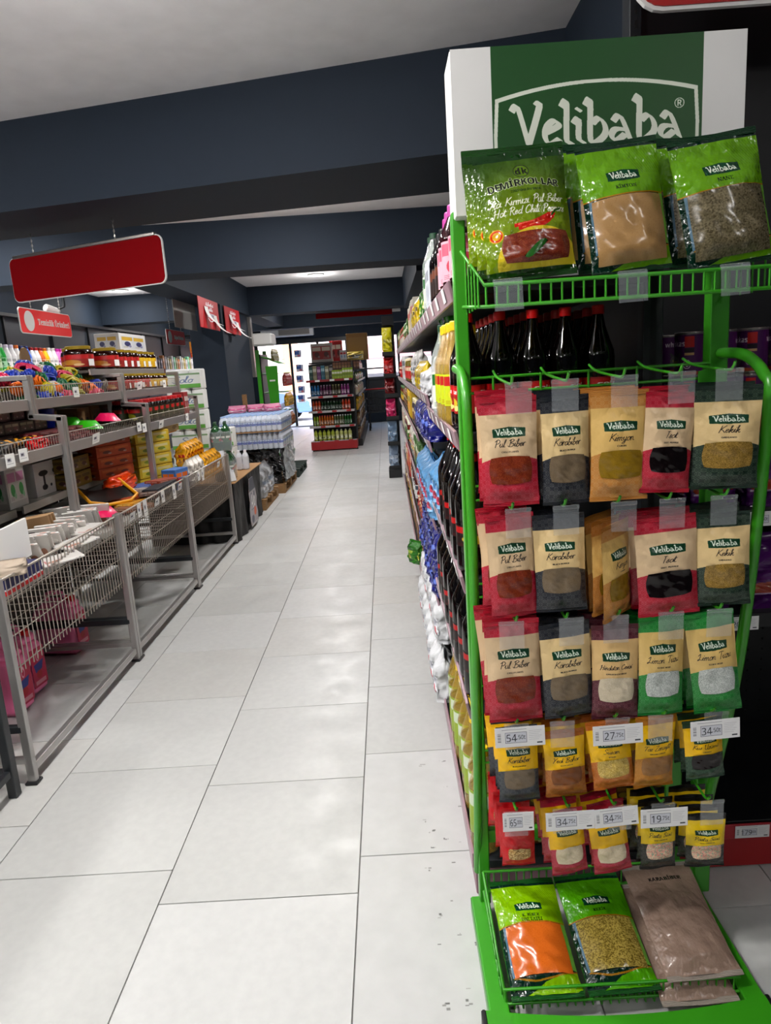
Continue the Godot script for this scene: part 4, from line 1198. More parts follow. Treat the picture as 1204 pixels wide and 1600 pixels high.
	for r in 2:
		for c in 7:
			spawn(tin, "cat_food_tin", "purple cat food tin, %s from the left in the %s layer" % [nth(c), ["lower", "upper"][r]], "tin", Vector3(0.80 + 0.082 * c, 1.335 + 0.115 * r, -1.865), 0.35 + 0.1 * sin(c * 2.0), "purple cat food tins")
	for c in 3:
		spawn(tin, "cat_food_tin", "shaded cat food tin behind the green rack post, %s from the left" % nth(c), "tin", Vector3(0.76 + 0.08 * c, 1.45, -2.12), 2.4, "purple cat food tins")
		spawn(tin, "cat_food_tin", "shaded lower cat food tin behind the green rack post, %s from the left" % nth(c), "tin", Vector3(0.76 + 0.08 * c, 1.335, -2.12), 2.4, "purple cat food tins")
	var pc := Cv.new(96, 96, Color(0.30, 0.06, 0.36))
	pc.ell(48, 70, 40, 20, Color(0.55, 0.18, 0.1)).ell(30, 66, 8, 6, Color(0.6, 0.4, 0.2)).ell(60, 70, 9, 6, Color(0.65, 0.42, 0.22)).rect(0, 0, 96, 16, Color(0.45, 0.2, 0.5)).rect(10, 84, 76, 6, Color(0.75, 0.65, 0.75))
	var bag := bag_kind(Color(0.28, 0.06, 0.36), film("cat_bag_print", Color.WHITE, pc.tex(), 0.22, 0.4), 0.15, 0.215, 0.08, 41)
	for r in 2:
		for c in 5:
			spawn(bag, "cat_food_bag", "glossy purple bag of dry cat food, %s from the left on the %s shelf" % [nth(c), ["lower", "upper"][r]], "bag", Vector3(0.87 + 0.17 * c, [0.79, 1.085][r], -1.90), 0.2 - 0.25 * (c % 2), "purple cat food bags")


func build_aisle_shelving() -> void:
	var bays := [-1.76, -2.94, -4.16, -5.4, -6.64, -7.88, -9.12]
	var levels := [[1.715, 1.35, 0.965, 0.60], [1.715, 1.395, 1.20, 0.86, 0.50], [1.715, 1.395, 1.12, 0.80, 0.45], [1.715, 1.395, 1.12, 0.80, 0.45], [1.715, 1.395, 1.12, 0.80, 0.45], [1.715, 1.395, 1.12, 0.80, 0.45]]
	for k in 6:
		var z0: float = bays[k]
		var z1: float = bays[k + 1]
		var t := thing("shelf_bay", "dark steel shelving bay along the aisle with mauve price rails, %s from the camera" % nth(k), "shelving", Vector3(0.4, 0, (z0 + z1) * 0.5), 0.0, "aisle shelving bays")
		part("back_panel", slab(Vector3(0.655, 0, z1), Vector3(0.675, 1.9, z0), 0.002), mats["black_steel"], t)
		part("upright", slab(Vector3(0.64, 0, z0 - 0.04), Vector3(0.69, 1.95, z0), 0.003), mats["dark_steel"], t)
		part("plinth", slab(Vector3(0.172, 0.0, z1 + 0.002), Vector3(0.65, 0.085, z0), 0.003), mat("mauve_steel", Color(0.52, 0.37, 0.42), 0.4), t)
		part("base_shelf", slab(Vector3(0.175, 0.085, z1 + 0.002), Vector3(0.65, 0.11, z0), 0.003), mats["dark_steel"], t)
		part("price_rail", slab(Vector3(0.163, 0.085, z1 + 0.004), Vector3(0.172, 0.135, z0 - 0.002), 0.003), mats["price_rail"], t)
		for y in levels[k]:
			var s := part("shelf", slab(Vector3(0.185, y - 0.03, z1 + 0.002), Vector3(0.655, y, z0), 0.003), mats["black_steel"], t)
			part("price_rail", Mb.new().box(Vector3(0.174, y - 0.018, (z0 + z1) * 0.5), Vector3(0.01, 0.052, absf(z1 - z0) - 0.006), 0.003, Basis(Vector3(0, 0, 1), 0.22)), mats["price_rail"], s)
			var tk := Mb.new()
			for q in 5: tk.box(Vector3(0.166, y - 0.017, z0 - 0.14 - 0.23 * q - 0.03 * sin(q * 3.0 + k)), Vector3(0.001, 0.036, 0.06), 0.0, Basis(Vector3(0, 0, 1), 0.22))
			part("price_tickets", tk, mats["paper"], s)
			if y < 1.7: part("bracket", slab(Vector3(0.2, y - 0.05, z0 - 0.03), Vector3(0.65, y - 0.028, z0 - 0.01), 0.003), mats["dark_steel"], s)
	var cola := bottle_kind(mats["liquid_cola"], mats["cap_red"], label_print("cola", Color(0.60, 0.03, 0.04), Color(0.75, 0.05, 0.05), Color(0.8, 0.7, 0.15), "cola"), 0.041, 0.295, 0.56, 0.0125, 0.16, 0.4, 16, 0.0, 0.022)
	var big_cola := bottle_kind(mats["liquid_cola"], mats["cap_red"], label_print("cola2", Color(0.08, 0.01, 0.01), Color(0.66, 0.04, 0.05), Color(0.75, 0.62, 0.1)), 0.052, 0.325, 0.6, 0.0125, 0.24, 0.42, 16, 0.05, 0.022)
	var oil_m := glassy("oil", Color(0.80, 0.66, 0.24), 0.32, 0.06)
	var oil := bottle_kind(oil_m, mats["cap_yellow"], label_print("oil", Color(0.75, 0.80, 0.10), Color(0.70, 0.08, 0.08), Color(0.9, 0.8, 0.2), "yağ"), 0.042, 0.29, 0.55, 0.015, 0.2, 0.5, 16, 0.06, 0.026)
	var lime_oil := bottle_kind(oil_m, mats["cap_yellow"], label_print("lime_oil", Color(0.55, 0.65, 0.12), Color(0.80, 0.85, 0.75), Color(0.6, 0.1, 0.08), ""), 0.043, 0.33, 0.6, 0.015, 0.2, 0.62, 14, 0.04, 0.026)
	var vinegar := bottle_kind(glassy("clear_pet", Color(0.86, 0.9, 0.88), 0.3, 0.06), hexm("123f26"), label_print("vinegar", Color(0.86, 0.88, 0.84), Color(0.1, 0.4, 0.15), Color(0.2, 0.5, 0.2), ""), 0.043, 0.30, 0.6, 0.013, 0.1, 0.5)
	var pink := bottle_kind(mat("syrup", Color(0.16, 0.02, 0.05), 0.08), hexm("b03a92", 0.4), label_print("pink", Color(0.88, 0.66, 0.72), Color(0.80, 0.35, 0.45), Color(0.75, 0.2, 0.3), ""), 0.036, 0.205, 0.6, 0.013, 0.08, 0.56, 14, 0.0, 0.034, 0.017)
	var dark := bottle_kind(mats["liquid_cola"], hexm("111113", 0.3), label_print("dark", Color(0.12, 0.06, 0.04), Color(0.4, 0.2, 0.1), Color(0.5, 0.4, 0.3), ""), 0.034, 0.21, 0.6, 0.013, 0.1, 0.5, 14, 0.0, 0.03)
	var wpr := label_print("white_bag", Color(0.82, 0.83, 0.84), Color(0.75, 0.76, 0.8), Color(0.7, 0.25, 0.3), "")
	var white_bag := bag_kind(Color(0.84, 0.85, 0.86), wpr, 0.15, 0.2, 0.10, 51)
	var salt_bag := bag_kind(Color(0.86, 0.87, 0.88), null, 0.16, 0.12, 0.12, 52)
	var blue_bag := bag_kind(Color(0.04, 0.07, 0.42), label_print("blue_bag", Color(0.05, 0.08, 0.42), Color(0.3, 0.4, 0.75), Color(0.2, 0.25, 0.6), ""), 0.15, 0.16, 0.11, 53)
	var sky_bag := bag_kind(Color(0.38, 0.62, 0.82), label_print("sky_bag", Color(0.5, 0.7, 0.86), Color(0.3, 0.5, 0.75), Color(0.7, 0.2, 0.3), ""), 0.15, 0.2, 0.12, 54)
	var green_bag := bag_kind(Color(0.12, 0.42, 0.06), label_print("green_bag", Color(0.2, 0.5, 0.1), Color(0.7, 0.8, 0.3), Color(0.8, 0.75, 0.2), ""), 0.15, 0.17, 0.07, 55)
	var yellow_bag := bag_kind(Color(0.86, 0.74, 0.06), label_print("yellow_bag", Color(0.88, 0.76, 0.1), Color(0.3, 0.25, 0.1), Color(0.7, 0.5, 0.1), ""), 0.14, 0.15, 0.07, 56)
	var white_box := carton_kind(Color(0.82, 0.84, 0.86), label_print("white_box", Color(0.85, 0.87, 0.9), Color(0.15, 0.2, 0.3), Color(0.3, 0.35, 0.45), ""), Vector3(0.1, 0.17, 0.07))
	var fx := 0.235
	# bay 1: cola seen from the open end, two rows deep and more
	for c in 5:
		for r in (2 if c == 0 else 5):
			spawn(cola, "cola_bottle", "red-capped cola bottle behind the rack, %s from the aisle, %s row" % [nth(c), nth(r)], "bottle", Vector3(0.215 + 0.083 * c, 1.35, -1.82 - 0.088 * r), R.randf_range(-3, 3), "cola bottles on the second shelf")
	row_z(oil, "oil_bottle", "clear oil bottle with yellow cap", "bottle", 0.204, 1.35, -2.0, 0.09, 4, "second aisle shelf")
	row_z(oil, "oil_bottle", "oil bottle in the back row", "bottle", 0.292, 1.35, -2.27, 0.09, 3, "second aisle shelf")
	row_z(vinegar, "vinegar_bottle", "clear bottle with dark green cap", "bottle", 0.204, 1.35, -2.37, 0.1, 1, "after the oil bottles")
	row_z(salt_bag, "salt_bag", "shiny white bag", "bag", 0.242, 1.35, -2.52, 0.14, 3, "beyond the oil bottles")
	row_z(salt_bag, "salt_bag", "shiny white bag on another", "bag", 0.252, 1.46, -2.5, 0.15, 3, "beyond the oil bottles")
	row_z(green_bag, "green_bag", "green bag on top of the white ones", "bag", 0.252, 1.57, -2.55, 0.18, 2, "second shelf", -PI / 2, "", 0.006)
	row_z(pink, "syrup_bottle", "pink capped bottle with pink label", "bottle", 0.207, 1.715, -1.805, 0.088, 4, "top aisle shelf")
	row_z(pink, "syrup_bottle", "pink capped bottle in the back row", "bottle", 0.292, 1.715, -1.82, 0.088, 4, "top aisle shelf")
	row_z(dark, "dark_bottle", "slim black capped bottle", "bottle", 0.207, 1.715, -2.16, 0.08, 4, "top shelf after the pink caps")
	row_z(white_box, "white_carton", "white and black printed carton", "carton", 0.212, 1.715, -2.52, 0.09, 3, "top shelf")
	row_z(vinegar, "clear_jar", "clear plastic bottle", "bottle", 0.222, 1.715, -2.82, 0.09, 2, "top shelf, beyond the white cartons")
	row_z(big_cola, "large_cola_bottle", "large black cola bottle", "bottle", 0.217, 0.965, -1.83, 0.112, 6, "third shelf")
	row_z(big_cola, "large_cola_bottle", "large cola bottle in the back row", "bottle", 0.332, 0.965, -1.83, 0.112, 4, "third shelf")
	row_z(sky_bag, "sky_blue_bag", "light blue bag", "bag", 0.227, 0.965, -2.56, 0.135, 3, "third shelf after the cola")
	row_z(big_cola, "large_cola_bottle", "large black cola bottle", "bottle", 0.217, 0.60, -1.83, 0.112, 9, "fourth shelf")
	row_z(big_cola, "large_cola_bottle", "large cola bottle in the back row", "bottle", 0.332, 0.60, -1.83, 0.112, 4, "fourth shelf")
	row_z(lime_oil, "oil_bottle", "tall oil bottle with lime label", "bottle", 0.214, 0.11, -1.82, 0.096, 9, "bottom shelf")
	# brown packs seen behind the rack through the open end
	var tea := carton_kind(Color(0.30, 0.17, 0.06), label_print("tea", Color(0.28, 0.15, 0.05), Color(0.5, 0.33, 0.08), Color(0.55, 0.45, 0.1), ""), Vector3(0.1, 0.062, 0.14), 0.012)
	for r in 5:
		for c in 4: spawn(tea, "brown_pack", "shiny brown pack in the bottom pile behind the rack, column %s, layer %s" % [nth(c), nth(r)], "pack", Vector3(0.33 + 0.105 * c, 0.11 + 0.064 * r, -1.86), PI / 2 + R.randf_range(-0.05, 0.05), "brown packs on the bottom shelf")
	# bay 2
	row_z(green_bag, "green_bag", "green and yellow bag", "bag", 0.222, 1.715, -3.05, 0.16, 3, "top shelf of the second bay")
	row_z(green_bag, "green_bag", "green bag heaped on others", "bag", 0.232, 1.83, -3.02, 0.17, 2, "top shelf of the second bay")
	row_z(yellow_bag, "yellow_bag", "yellow bag", "bag", 0.207, 1.715, -3.52, 0.14, 4, "top shelf of the second bay")
	row_z(salt_bag, "salt_bag", "white bag", "bag", 0.227, 1.395, -3.06, 0.15, 3, "second bay, second shelf")
	row_z(yellow_bag, "yellow_bag", "upright yellow bag", "bag", 0.212, 1.395, -3.52, 0.13, 5, "second bay, second shelf")
	row_z(blue_bag, "blue_bag", "shiny dark blue bag", "bag", 0.212, 1.20, -3.02, 0.14, 8, "second bay, upper middle shelf")
	row_z(sky_bag, "sky_blue_bag", "light blue bag", "bag", 0.217, 0.86, -3.02, 0.13, 9, "second bay, middle shelf")
	row_z(blue_bag, "blue_bag", "shiny dark blue bag", "bag", 0.207, 0.50, -3.02, 0.14, 8, "second bay, lower shelf")
	row_z(blue_bag, "blue_bag", "dark blue bag on top", "bag", 0.222, 0.65, -3.05, 0.15, 7, "second bay, lower shelf")
	row_z(white_bag, "flour_bag", "white flour bag bulging over the edge", "bag", 0.177, 0.11, -2.80, 0.15, 9, "bottom shelf")
	row_z(white_bag, "flour_bag", "white flour bag on the upper layer", "bag", 0.197, 0.30, -2.98, 0.15, 7, "bottom shelf")
	row_z(green_bag, "green_bag", "green bag sticking out over the floor", "bag", 0.152, 0.11, -4.9, 0.2, 1, "bottom shelf of the third bay", -1.0)
	# bays 3 to 6: mixed packs, each row of one kind
	var palette := [[Color(0.80, 0.78, 0.72), Color(0.7, 0.2, 0.15), Color(0.85, 0.7, 0.2)], [Color(0.85, 0.70, 0.12), Color(0.2, 0.4, 0.15), Color(0.8, 0.2, 0.1)], [Color(0.70, 0.10, 0.08), Color(0.9, 0.85, 0.7), Color(0.85, 0.75, 0.2)], [Color(0.20, 0.38, 0.10), Color(0.9, 0.9, 0.8), Color(0.75, 0.15, 0.1)], [Color(0.50, 0.33, 0.16), Color(0.85, 0.8, 0.6), Color(0.3, 0.2, 0.1)], [Color(0.86, 0.86, 0.85), Color(0.25, 0.3, 0.35), Color(0.6, 0.15, 0.15)]]
	var cname := ["cream", "yellow", "red", "green", "brown", "white"]
	for b in range(2, 6):
		var ys: Array = levels[b].duplicate()
		ys.append(0.11)
		for l in ys.size():
			var kind_no := (b * 3 + l * 5) % 6
			var pal: Array = palette[kind_no]
			var lp := label_print("mix%d" % kind_no, pal[0], pal[1], pal[2], "")
			var form := (b + l) % 3
			var hgt: float = [0.2, 0.22, 0.2, 0.22, 0.25, 0.26][l]
			var step := 0.13 if form != 1 else 0.1
			var kd: Array = [bag_kind(pal[0], lp, 0.12, hgt, 0.07, 60 + kind_no), jar_kind(hexm(pal[2].darkened(0.5).to_html(false), 0.15), hexm(pal[1].to_html(false)), lp, 0.044, hgt * 0.85), carton_kind(pal[0], lp, Vector3(0.11, hgt, 0.08))][form]
			row_z(kd, ["mixed_bag", "mixed_jar", "mixed_carton"][form], "%s %s" % [cname[kind_no], ["bag", "jar", "carton"][form]], ["bag", "jar", "carton"][form], 0.23, ys[l], bays[b] - 0.09, step, int(1.1 / step), "%s bay, %s shelf from the top" % [nth(b), nth(l)])
	# narrow display tower at the far end of the run
	var tw := thing("display_tower", "narrow black display tower of six trays at the far end of the aisle shelving", "display stand", Vector3(0.06, 0, -9.75))
	part("back_plate", slab(Vector3(0.0, 0, -9.95), Vector3(0.16, 2.2, -9.92), 0.003), mats["black_steel"], tw)
	part("base", slab(Vector3(-0.03, 0, -9.95), Vector3(0.15, 0.11, -9.62), 0.004), mats["black_steel"], tw)
	part("top_cap", slab(Vector3(0.0, 2.08, -9.93), Vector3(0.16, 2.2, -9.75), 0.004), mats["black_steel"], tw)
	var packs := [[Color(0.84, 0.80, 0.05), 1.69, 0.36, "yellow bulging bag"], [Color(0.72, 0.08, 0.08), 1.40, 0.25, "red pack"], [Color(0.42, 0.03, 0.05), 1.13, 0.24, "dark red pack"], [Color(0.78, 0.10, 0.36), 0.82, 0.27, "bright pink pack"], [Color(0.45, 0.55, 0.66), 0.47, 0.31, "pale blue bag"], [Color(0.48, 0.55, 0.64), 0.13, 0.31, "grey blue bag"]]
	for k in 6:
		var p: Array = packs[k]
		part("tray", slab(Vector3(-0.02, p[1] - 0.02, -9.93), Vector3(0.155, p[1], -9.66), 0.003).box(Vector3(0.068, p[1] + 0.012, -9.662), Vector3(0.175, 0.05, 0.006)), mats["black_steel"], tw)
		var kd := bag_kind(p[0], label_print("tower%d" % k, p[0], p[0].lerp(Color.WHITE, 0.5), p[0].darkened(0.3), ""), 0.13, p[2], 0.14, 80 + k, 0.3)
		spawn(kd, "tower_pack", p[3] + " on the narrow black tower, %s tray from the top" % nth(k), "pack", Vector3(0.055, p[1], -9.76), 0.0, "packs on the narrow tower")


func build_far_shelving() -> void:
	var t := thing("end_shelving", "black end shelving with red and silver price rails and a red base", "shelving", Vector3(-1.06, 0, -13.75))
	part("back_panel", slab(Vector3(-1.5, 0, -14.0), Vector3(-0.62, 1.665, -13.96), 0.003), mats["black_steel"], t)
	part("plinth", slab(Vector3(-1.52, 0.02, -13.95), Vector3(-0.62, 0.18, -13.5), 0.006), mats["red_steel"], t)
	for x in [-1.5, -0.64]: part("foot", slab(Vector3(x, 0, -13.6), Vector3(x + 0.03, 0.02, -13.52)), mats["black_steel"], t)
	part("side_panel", slab(Vector3(-0.64, 0.18, -13.96), Vector3(-0.61, 1.665, -13.72), 0.003), mats["black_steel"], t)
	var ys := [0.19, 0.48, 0.77, 1.05, 1.36]
	for k in 5:
		var y: float = ys[k]
		var s := part("shelf", slab(Vector3(-1.5, y - 0.03, -13.96), Vector3(-0.63, y, -13.52), 0.003), mats["black_steel"], t)
		part("price_rail", slab(Vector3(-1.52, y - 0.035, -13.52), Vector3(-0.63, y + 0.008, -13.508), 0.003), mat("rail_silver", Color(0.68, 0.66, 0.66), 0.35) if k < 4 else mat("rail_dark_red", Color(0.5, 0.06, 0.09), 0.4), s)
		var tk := Mb.new()
		for q in 3: tk.box(Vector3(-1.3 + 0.28 * q + 0.04 * (k % 2), y - 0.013, -13.506), Vector3(0.09, 0.036, 0.002))
		part("price_tickets", tk, mats["red_steel"] if k < 4 else mats["paper"], s)
	# goods, row by row from the base up: colour, cap, width, height, count
	var rows := [
		[[Color(0.62, 0.66, 0.22), Color(0.62, 0.66, 0.2), 5, "lime lotion bottle"], [Color(0.72, 0.73, 0.42), Color(0.85, 0.85, 0.8), 4, "pale pump bottle"]],
		[[Color(0.45, 0.55, 0.1), Color(0.2, 0.25, 0.1), 2, "olive bottle"], [Color(0.62, 0.30, 0.04), Color(0.7, 0.15, 0.1), 6, "amber bottle"], [Color(0.30, 0.32, 0.18), Color(0.85, 0.85, 0.85), 4, "white-labelled bottle"], [Color(0.06, 0.30, 0.08), Color(0.8, 0.8, 0.8), 3, "green bottle"]],
		[[Color(0.60, 0.16, 0.03), Color(0.5, 0.1, 0.05), 3, "orange red bottle"], [Color(0.03, 0.14, 0.06), Color(0.1, 0.1, 0.1), 7, "dark green white-labelled bottle"], [Color(0.62, 0.16, 0.04), Color(0.7, 0.3, 0.1), 3, "orange bottle"]],
		[[Color(0.06, 0.32, 0.52), Color(0.1, 0.4, 0.6), 3, "blue bottle"], [Color(0.25, 0.05, 0.20), Color(0.5, 0.4, 0.5), 4, "plum bottle"], [Color(0.20, 0.16, 0.08), Color(0.5, 0.5, 0.3), 3, "dark bottle"], [Color(0.42, 0.12, 0.36), Color(0.6, 0.4, 0.6), 3, "purple bottle"]]]
	for k in 4:
		var n := 0
		for q in rows[k]: n += q[2]
		var x := -1.42
		var step := 0.75 / n
		for q in rows[k]:
			var lb := label_print("far_%s" % q[3], q[0].lerp(Color.WHITE, 0.65), q[0], q[0].darkened(0.3), "")
			var kd := bottle_kind(hexm(q[0].to_html(false), 0.2), hexm(q[1].to_html(false), 0.4), lb, step * 0.43, [0.21, 0.2, 0.2, 0.21][k], 0.7, 0.012, 0.18, 0.5, 8)
			for e in q[2]:
				spawn(kd, "toiletry_bottle", "%s, %s of its kind, %s end shelf from below" % [q[3], nth(e), nth(k)], "bottle", Vector3(x, ys[k], -13.6), R.randf() * 6.0, "toiletry bottles on the end shelving")
				x += step
	var boxes := [[Color(0.12, 0.30, 0.27), "dark teal"], [Color(0.55, 0.52, 0.40), "beige"], [Color(0.42, 0.18, 0.42), "purple"], [Color(0.10, 0.36, 0.44), "blue"], [Color(0.48, 0.48, 0.36), "sage"], [Color(0.16, 0.13, 0.12), "dark brown"]]
	for k in 6:
		spawn(carton_kind(boxes[k][0], label_print("dye%d" % k, boxes[k][0], boxes[k][0].lerp(Color.WHITE, 0.5), boxes[k][0].darkened(0.4), ""), Vector3(0.068, 0.25 + 0.02 * (k % 2), 0.06)), "hair_dye_box", boxes[k][1] + " upright box on the top shelf of the end shelving", "box", Vector3(-1.42 + 0.078 * k, 1.36, -13.6))
	for k in 8:
		spawn(carton_kind(Color(0.50, 0.62, 0.04), label_print("lime_box", Color(0.55, 0.65, 0.06), Color(0.85, 0.85, 0.8), Color(0.2, 0.3, 0.05), ""), Vector3(0.048, 0.17 + (0.03 if k > 3 else 0.0), 0.06)), "lime_box", "small lime box on the top shelf, %s from the left" % nth(k), "box", Vector3(-0.99 + 0.05 * k, 1.36, -13.58), 0.0, "lime boxes on the end shelving")
	for k in 9:
		spawn(carton_kind(Color(0.26, 0.11, 0.05), label_print("brown_box", Color(0.3, 0.13, 0.06), Color(0.5, 0.28, 0.15), Color(0.6, 0.4, 0.2), ""), Vector3(0.055, 0.17, 0.08)), "brown_box", "chocolate brown box behind the lime ones, %s from the left" % nth(k), "box", Vector3(-0.98 + 0.058 * k, 1.53, -13.85), 0.0, "brown boxes on the end shelving")
	solo("box_riser", slab(Vector3(-1.45, 0.0, -0.14), Vector3(0.0, 0.03, 0.1), 0.003).done(mats["black_steel"]), "black riser board under the upper boxes of the end shelving", "board", Vector3(-0.02, 1.5, -13.87))
	# side shelving running on towards the door
	var s2 := thing("side_shelving", "long shelving running away behind the end shelving towards the window", "shelving", Vector3(-1.0, 0, -16.4))
	part("back_panel", slab(Vector3(-1.05, 0, -18.9), Vector3(-1.0, 1.66, -14.02), 0.003), mats["black_steel"], s2)
	part("plinth", slab(Vector3(-1.5, 0.0, -18.9), Vector3(-0.53, 0.14, -14.02), 0.006), mats["black_steel"], s2)
	for y in [0.42, 0.72, 1.02, 1.3, 1.53]:
		var s := part("shelf", slab(Vector3(-1.5, y - 0.03, -18.9), Vector3(-0.55, y, -14.02), 0.003), mats["black_steel"], s2)
		part("price_rail", slab(Vector3(-0.55, y - 0.035, -18.9), Vector3(-0.54, y + 0.008, -14.02), 0.003), mats["rail_silver"], s)
	var sy := [0.14, 0.42, 0.72, 1.02, 1.3, 1.53]
	for l in 6:
		for k in 15:
			var ci: int = [4, 4, 1, 0, 3, 2][l] if k % 5 != 4 else (l + k) % 6
			var pc := [Color(0.80, 0.78, 0.72), Color(0.80, 0.62, 0.10), Color(0.55, 0.16, 0.10), Color(0.3, 0.42, 0.16), Color(0.45, 0.29, 0.15), Color(0.8, 0.8, 0.8)]
			var lp := label_print("mix%d" % ci, Color.WHITE, Color.WHITE, Color.WHITE)
			spawn(carton_kind(pc[ci], lp, Vector3(0.2, [0.2, 0.21, 0.2, 0.19, 0.16, 0.17][l] - 0.02 * (k % 3), 0.17)), "side_carton", "%s carton on the side shelving, %s from near, %s shelf up" % [["cream", "yellow", "red", "green", "brown", "white"][ci], nth(k), nth(l)], "carton", Vector3(-0.67, sy[l], -14.16 - 0.31 * k), PI / 2, "cartons on the side shelving")
	# on top of the end shelving
	var red_print := label_print("kettle", Color(0.62, 0.10, 0.10), Color(0.85, 0.8, 0.75), Color(0.3, 0.06, 0.05), "")
	spawn(carton_kind(Color(0.74, 0.72, 0.70), red_print, Vector3(0.42, 0.36, 0.26)), "appliance_box", "grey and red appliance box on top of the end shelving", "box", Vector3(-1.22, 1.70, -14.15))
	spawn(carton_kind(Color(0.70, 0.05, 0.07), red_print, Vector3(0.25, 0.40, 0.25)), "appliance_box", "bright red box behind the grey and red one", "box", Vector3(-0.95, 1.70, -14.35))
	spawn(carton_kind(Color(0.72, 0.68, 0.66), label_print("paper_box", Color(0.85, 0.86, 0.9), Color(0.7, 0.1, 0.1), Color(0.5, 0.6, 0.75), ""), Vector3(0.13, 0.2, 0.1)), "small_box", "small white and red box beside the tall cardboard carton", "box", Vector3(-0.79, 1.70, -13.9))
	spawn(carton_kind(Color(0.58, 0.44, 0.26), mat("card_print", Color(0.62, 0.49, 0.31), 0.8), Vector3(0.42, 0.52, 0.3)), "cardboard_carton", "tall brown cardboard carton on top of the end shelving", "carton", Vector3(-0.52, 1.70, -14.4))
	spawn(bag_kind(Color(0.75, 0.66, 0.3), label_print("snack", Color(0.9, 0.9, 0.85), Color(0.1, 0.1, 0.1), Color(0.85, 0.7, 0.1), ""), 0.32, 0.17, 0.14, 91), "snack_bag", "white and yellow bag lying in front of the cardboard carton", "bag", Vector3(-0.56, 1.70, -14.05))
	solo("top_board", slab(Vector3(-0.5, 0, -0.5), Vector3(0.5, 0.03, 0.15), 0.003).done(mats["black_steel"]), "black top board under the appliance boxes", "board", Vector3(-0.98, 1.67, -14.05))
	# trolley beyond
	var tr := thing("shopping_trolley", "wire shopping trolley parked by the shop window", "trolley", Vector3(-0.2, 0, -17.6))
	var tb := Mb.new()
	for k in 9:
		for q in [[-0.5, 0.3], [0.1, 0.3]]: tb.wire(Vector3(q[0], 0.45, -17.2 - 0.1 * k), Vector3(q[0] - 0.02, 0.95, -17.2 - 0.1 * k), 0.006)
		tb.wire(Vector3(-0.5 + 0.075 * k, 0.45, -17.2), Vector3(-0.5 + 0.075 * k, 0.95, -17.2), 0.006)
	for y in [0.45, 0.62, 0.78, 0.95]: tb.tube([Vector3(-0.5, y, -17.2), Vector3(0.1, y, -17.2), Vector3(0.1, y, -18.0), Vector3(-0.5, y, -18.0), Vector3(-0.5, y, -17.2)], 0.008, 5)
	part("basket", tb, mats["dark_steel"], tr)
	part("handle", Mb.new().tube([Vector3(-0.5, 1.02, -17.1), Vector3(0.1, 1.02, -17.1)], 0.016, 8), mats["red_steel"], tr)
	for q in [[-0.45, -17.3], [0.05, -17.3], [-0.45, -17.9], [0.05, -17.9]]:
		part("leg", Mb.new().tube([Vector3(q[0], 0.45, q[1]), Vector3(q[0], 0.12, q[1])], 0.012, 6), mats["dark_steel"], tr)
		var w := put("wheel", Mb.new().lathe([Vector2(0.02, -0.02), Vector2(0.07, -0.02), Vector2(0.07, 0.02), Vector2(0.02, 0.02)], 12, Vector3.ZERO, true).done(mats["tyre"]), tr)
		w.position = Vector3(q[0], 0.07, q[1]) - tr.position
		w.rotation.z = PI / 2


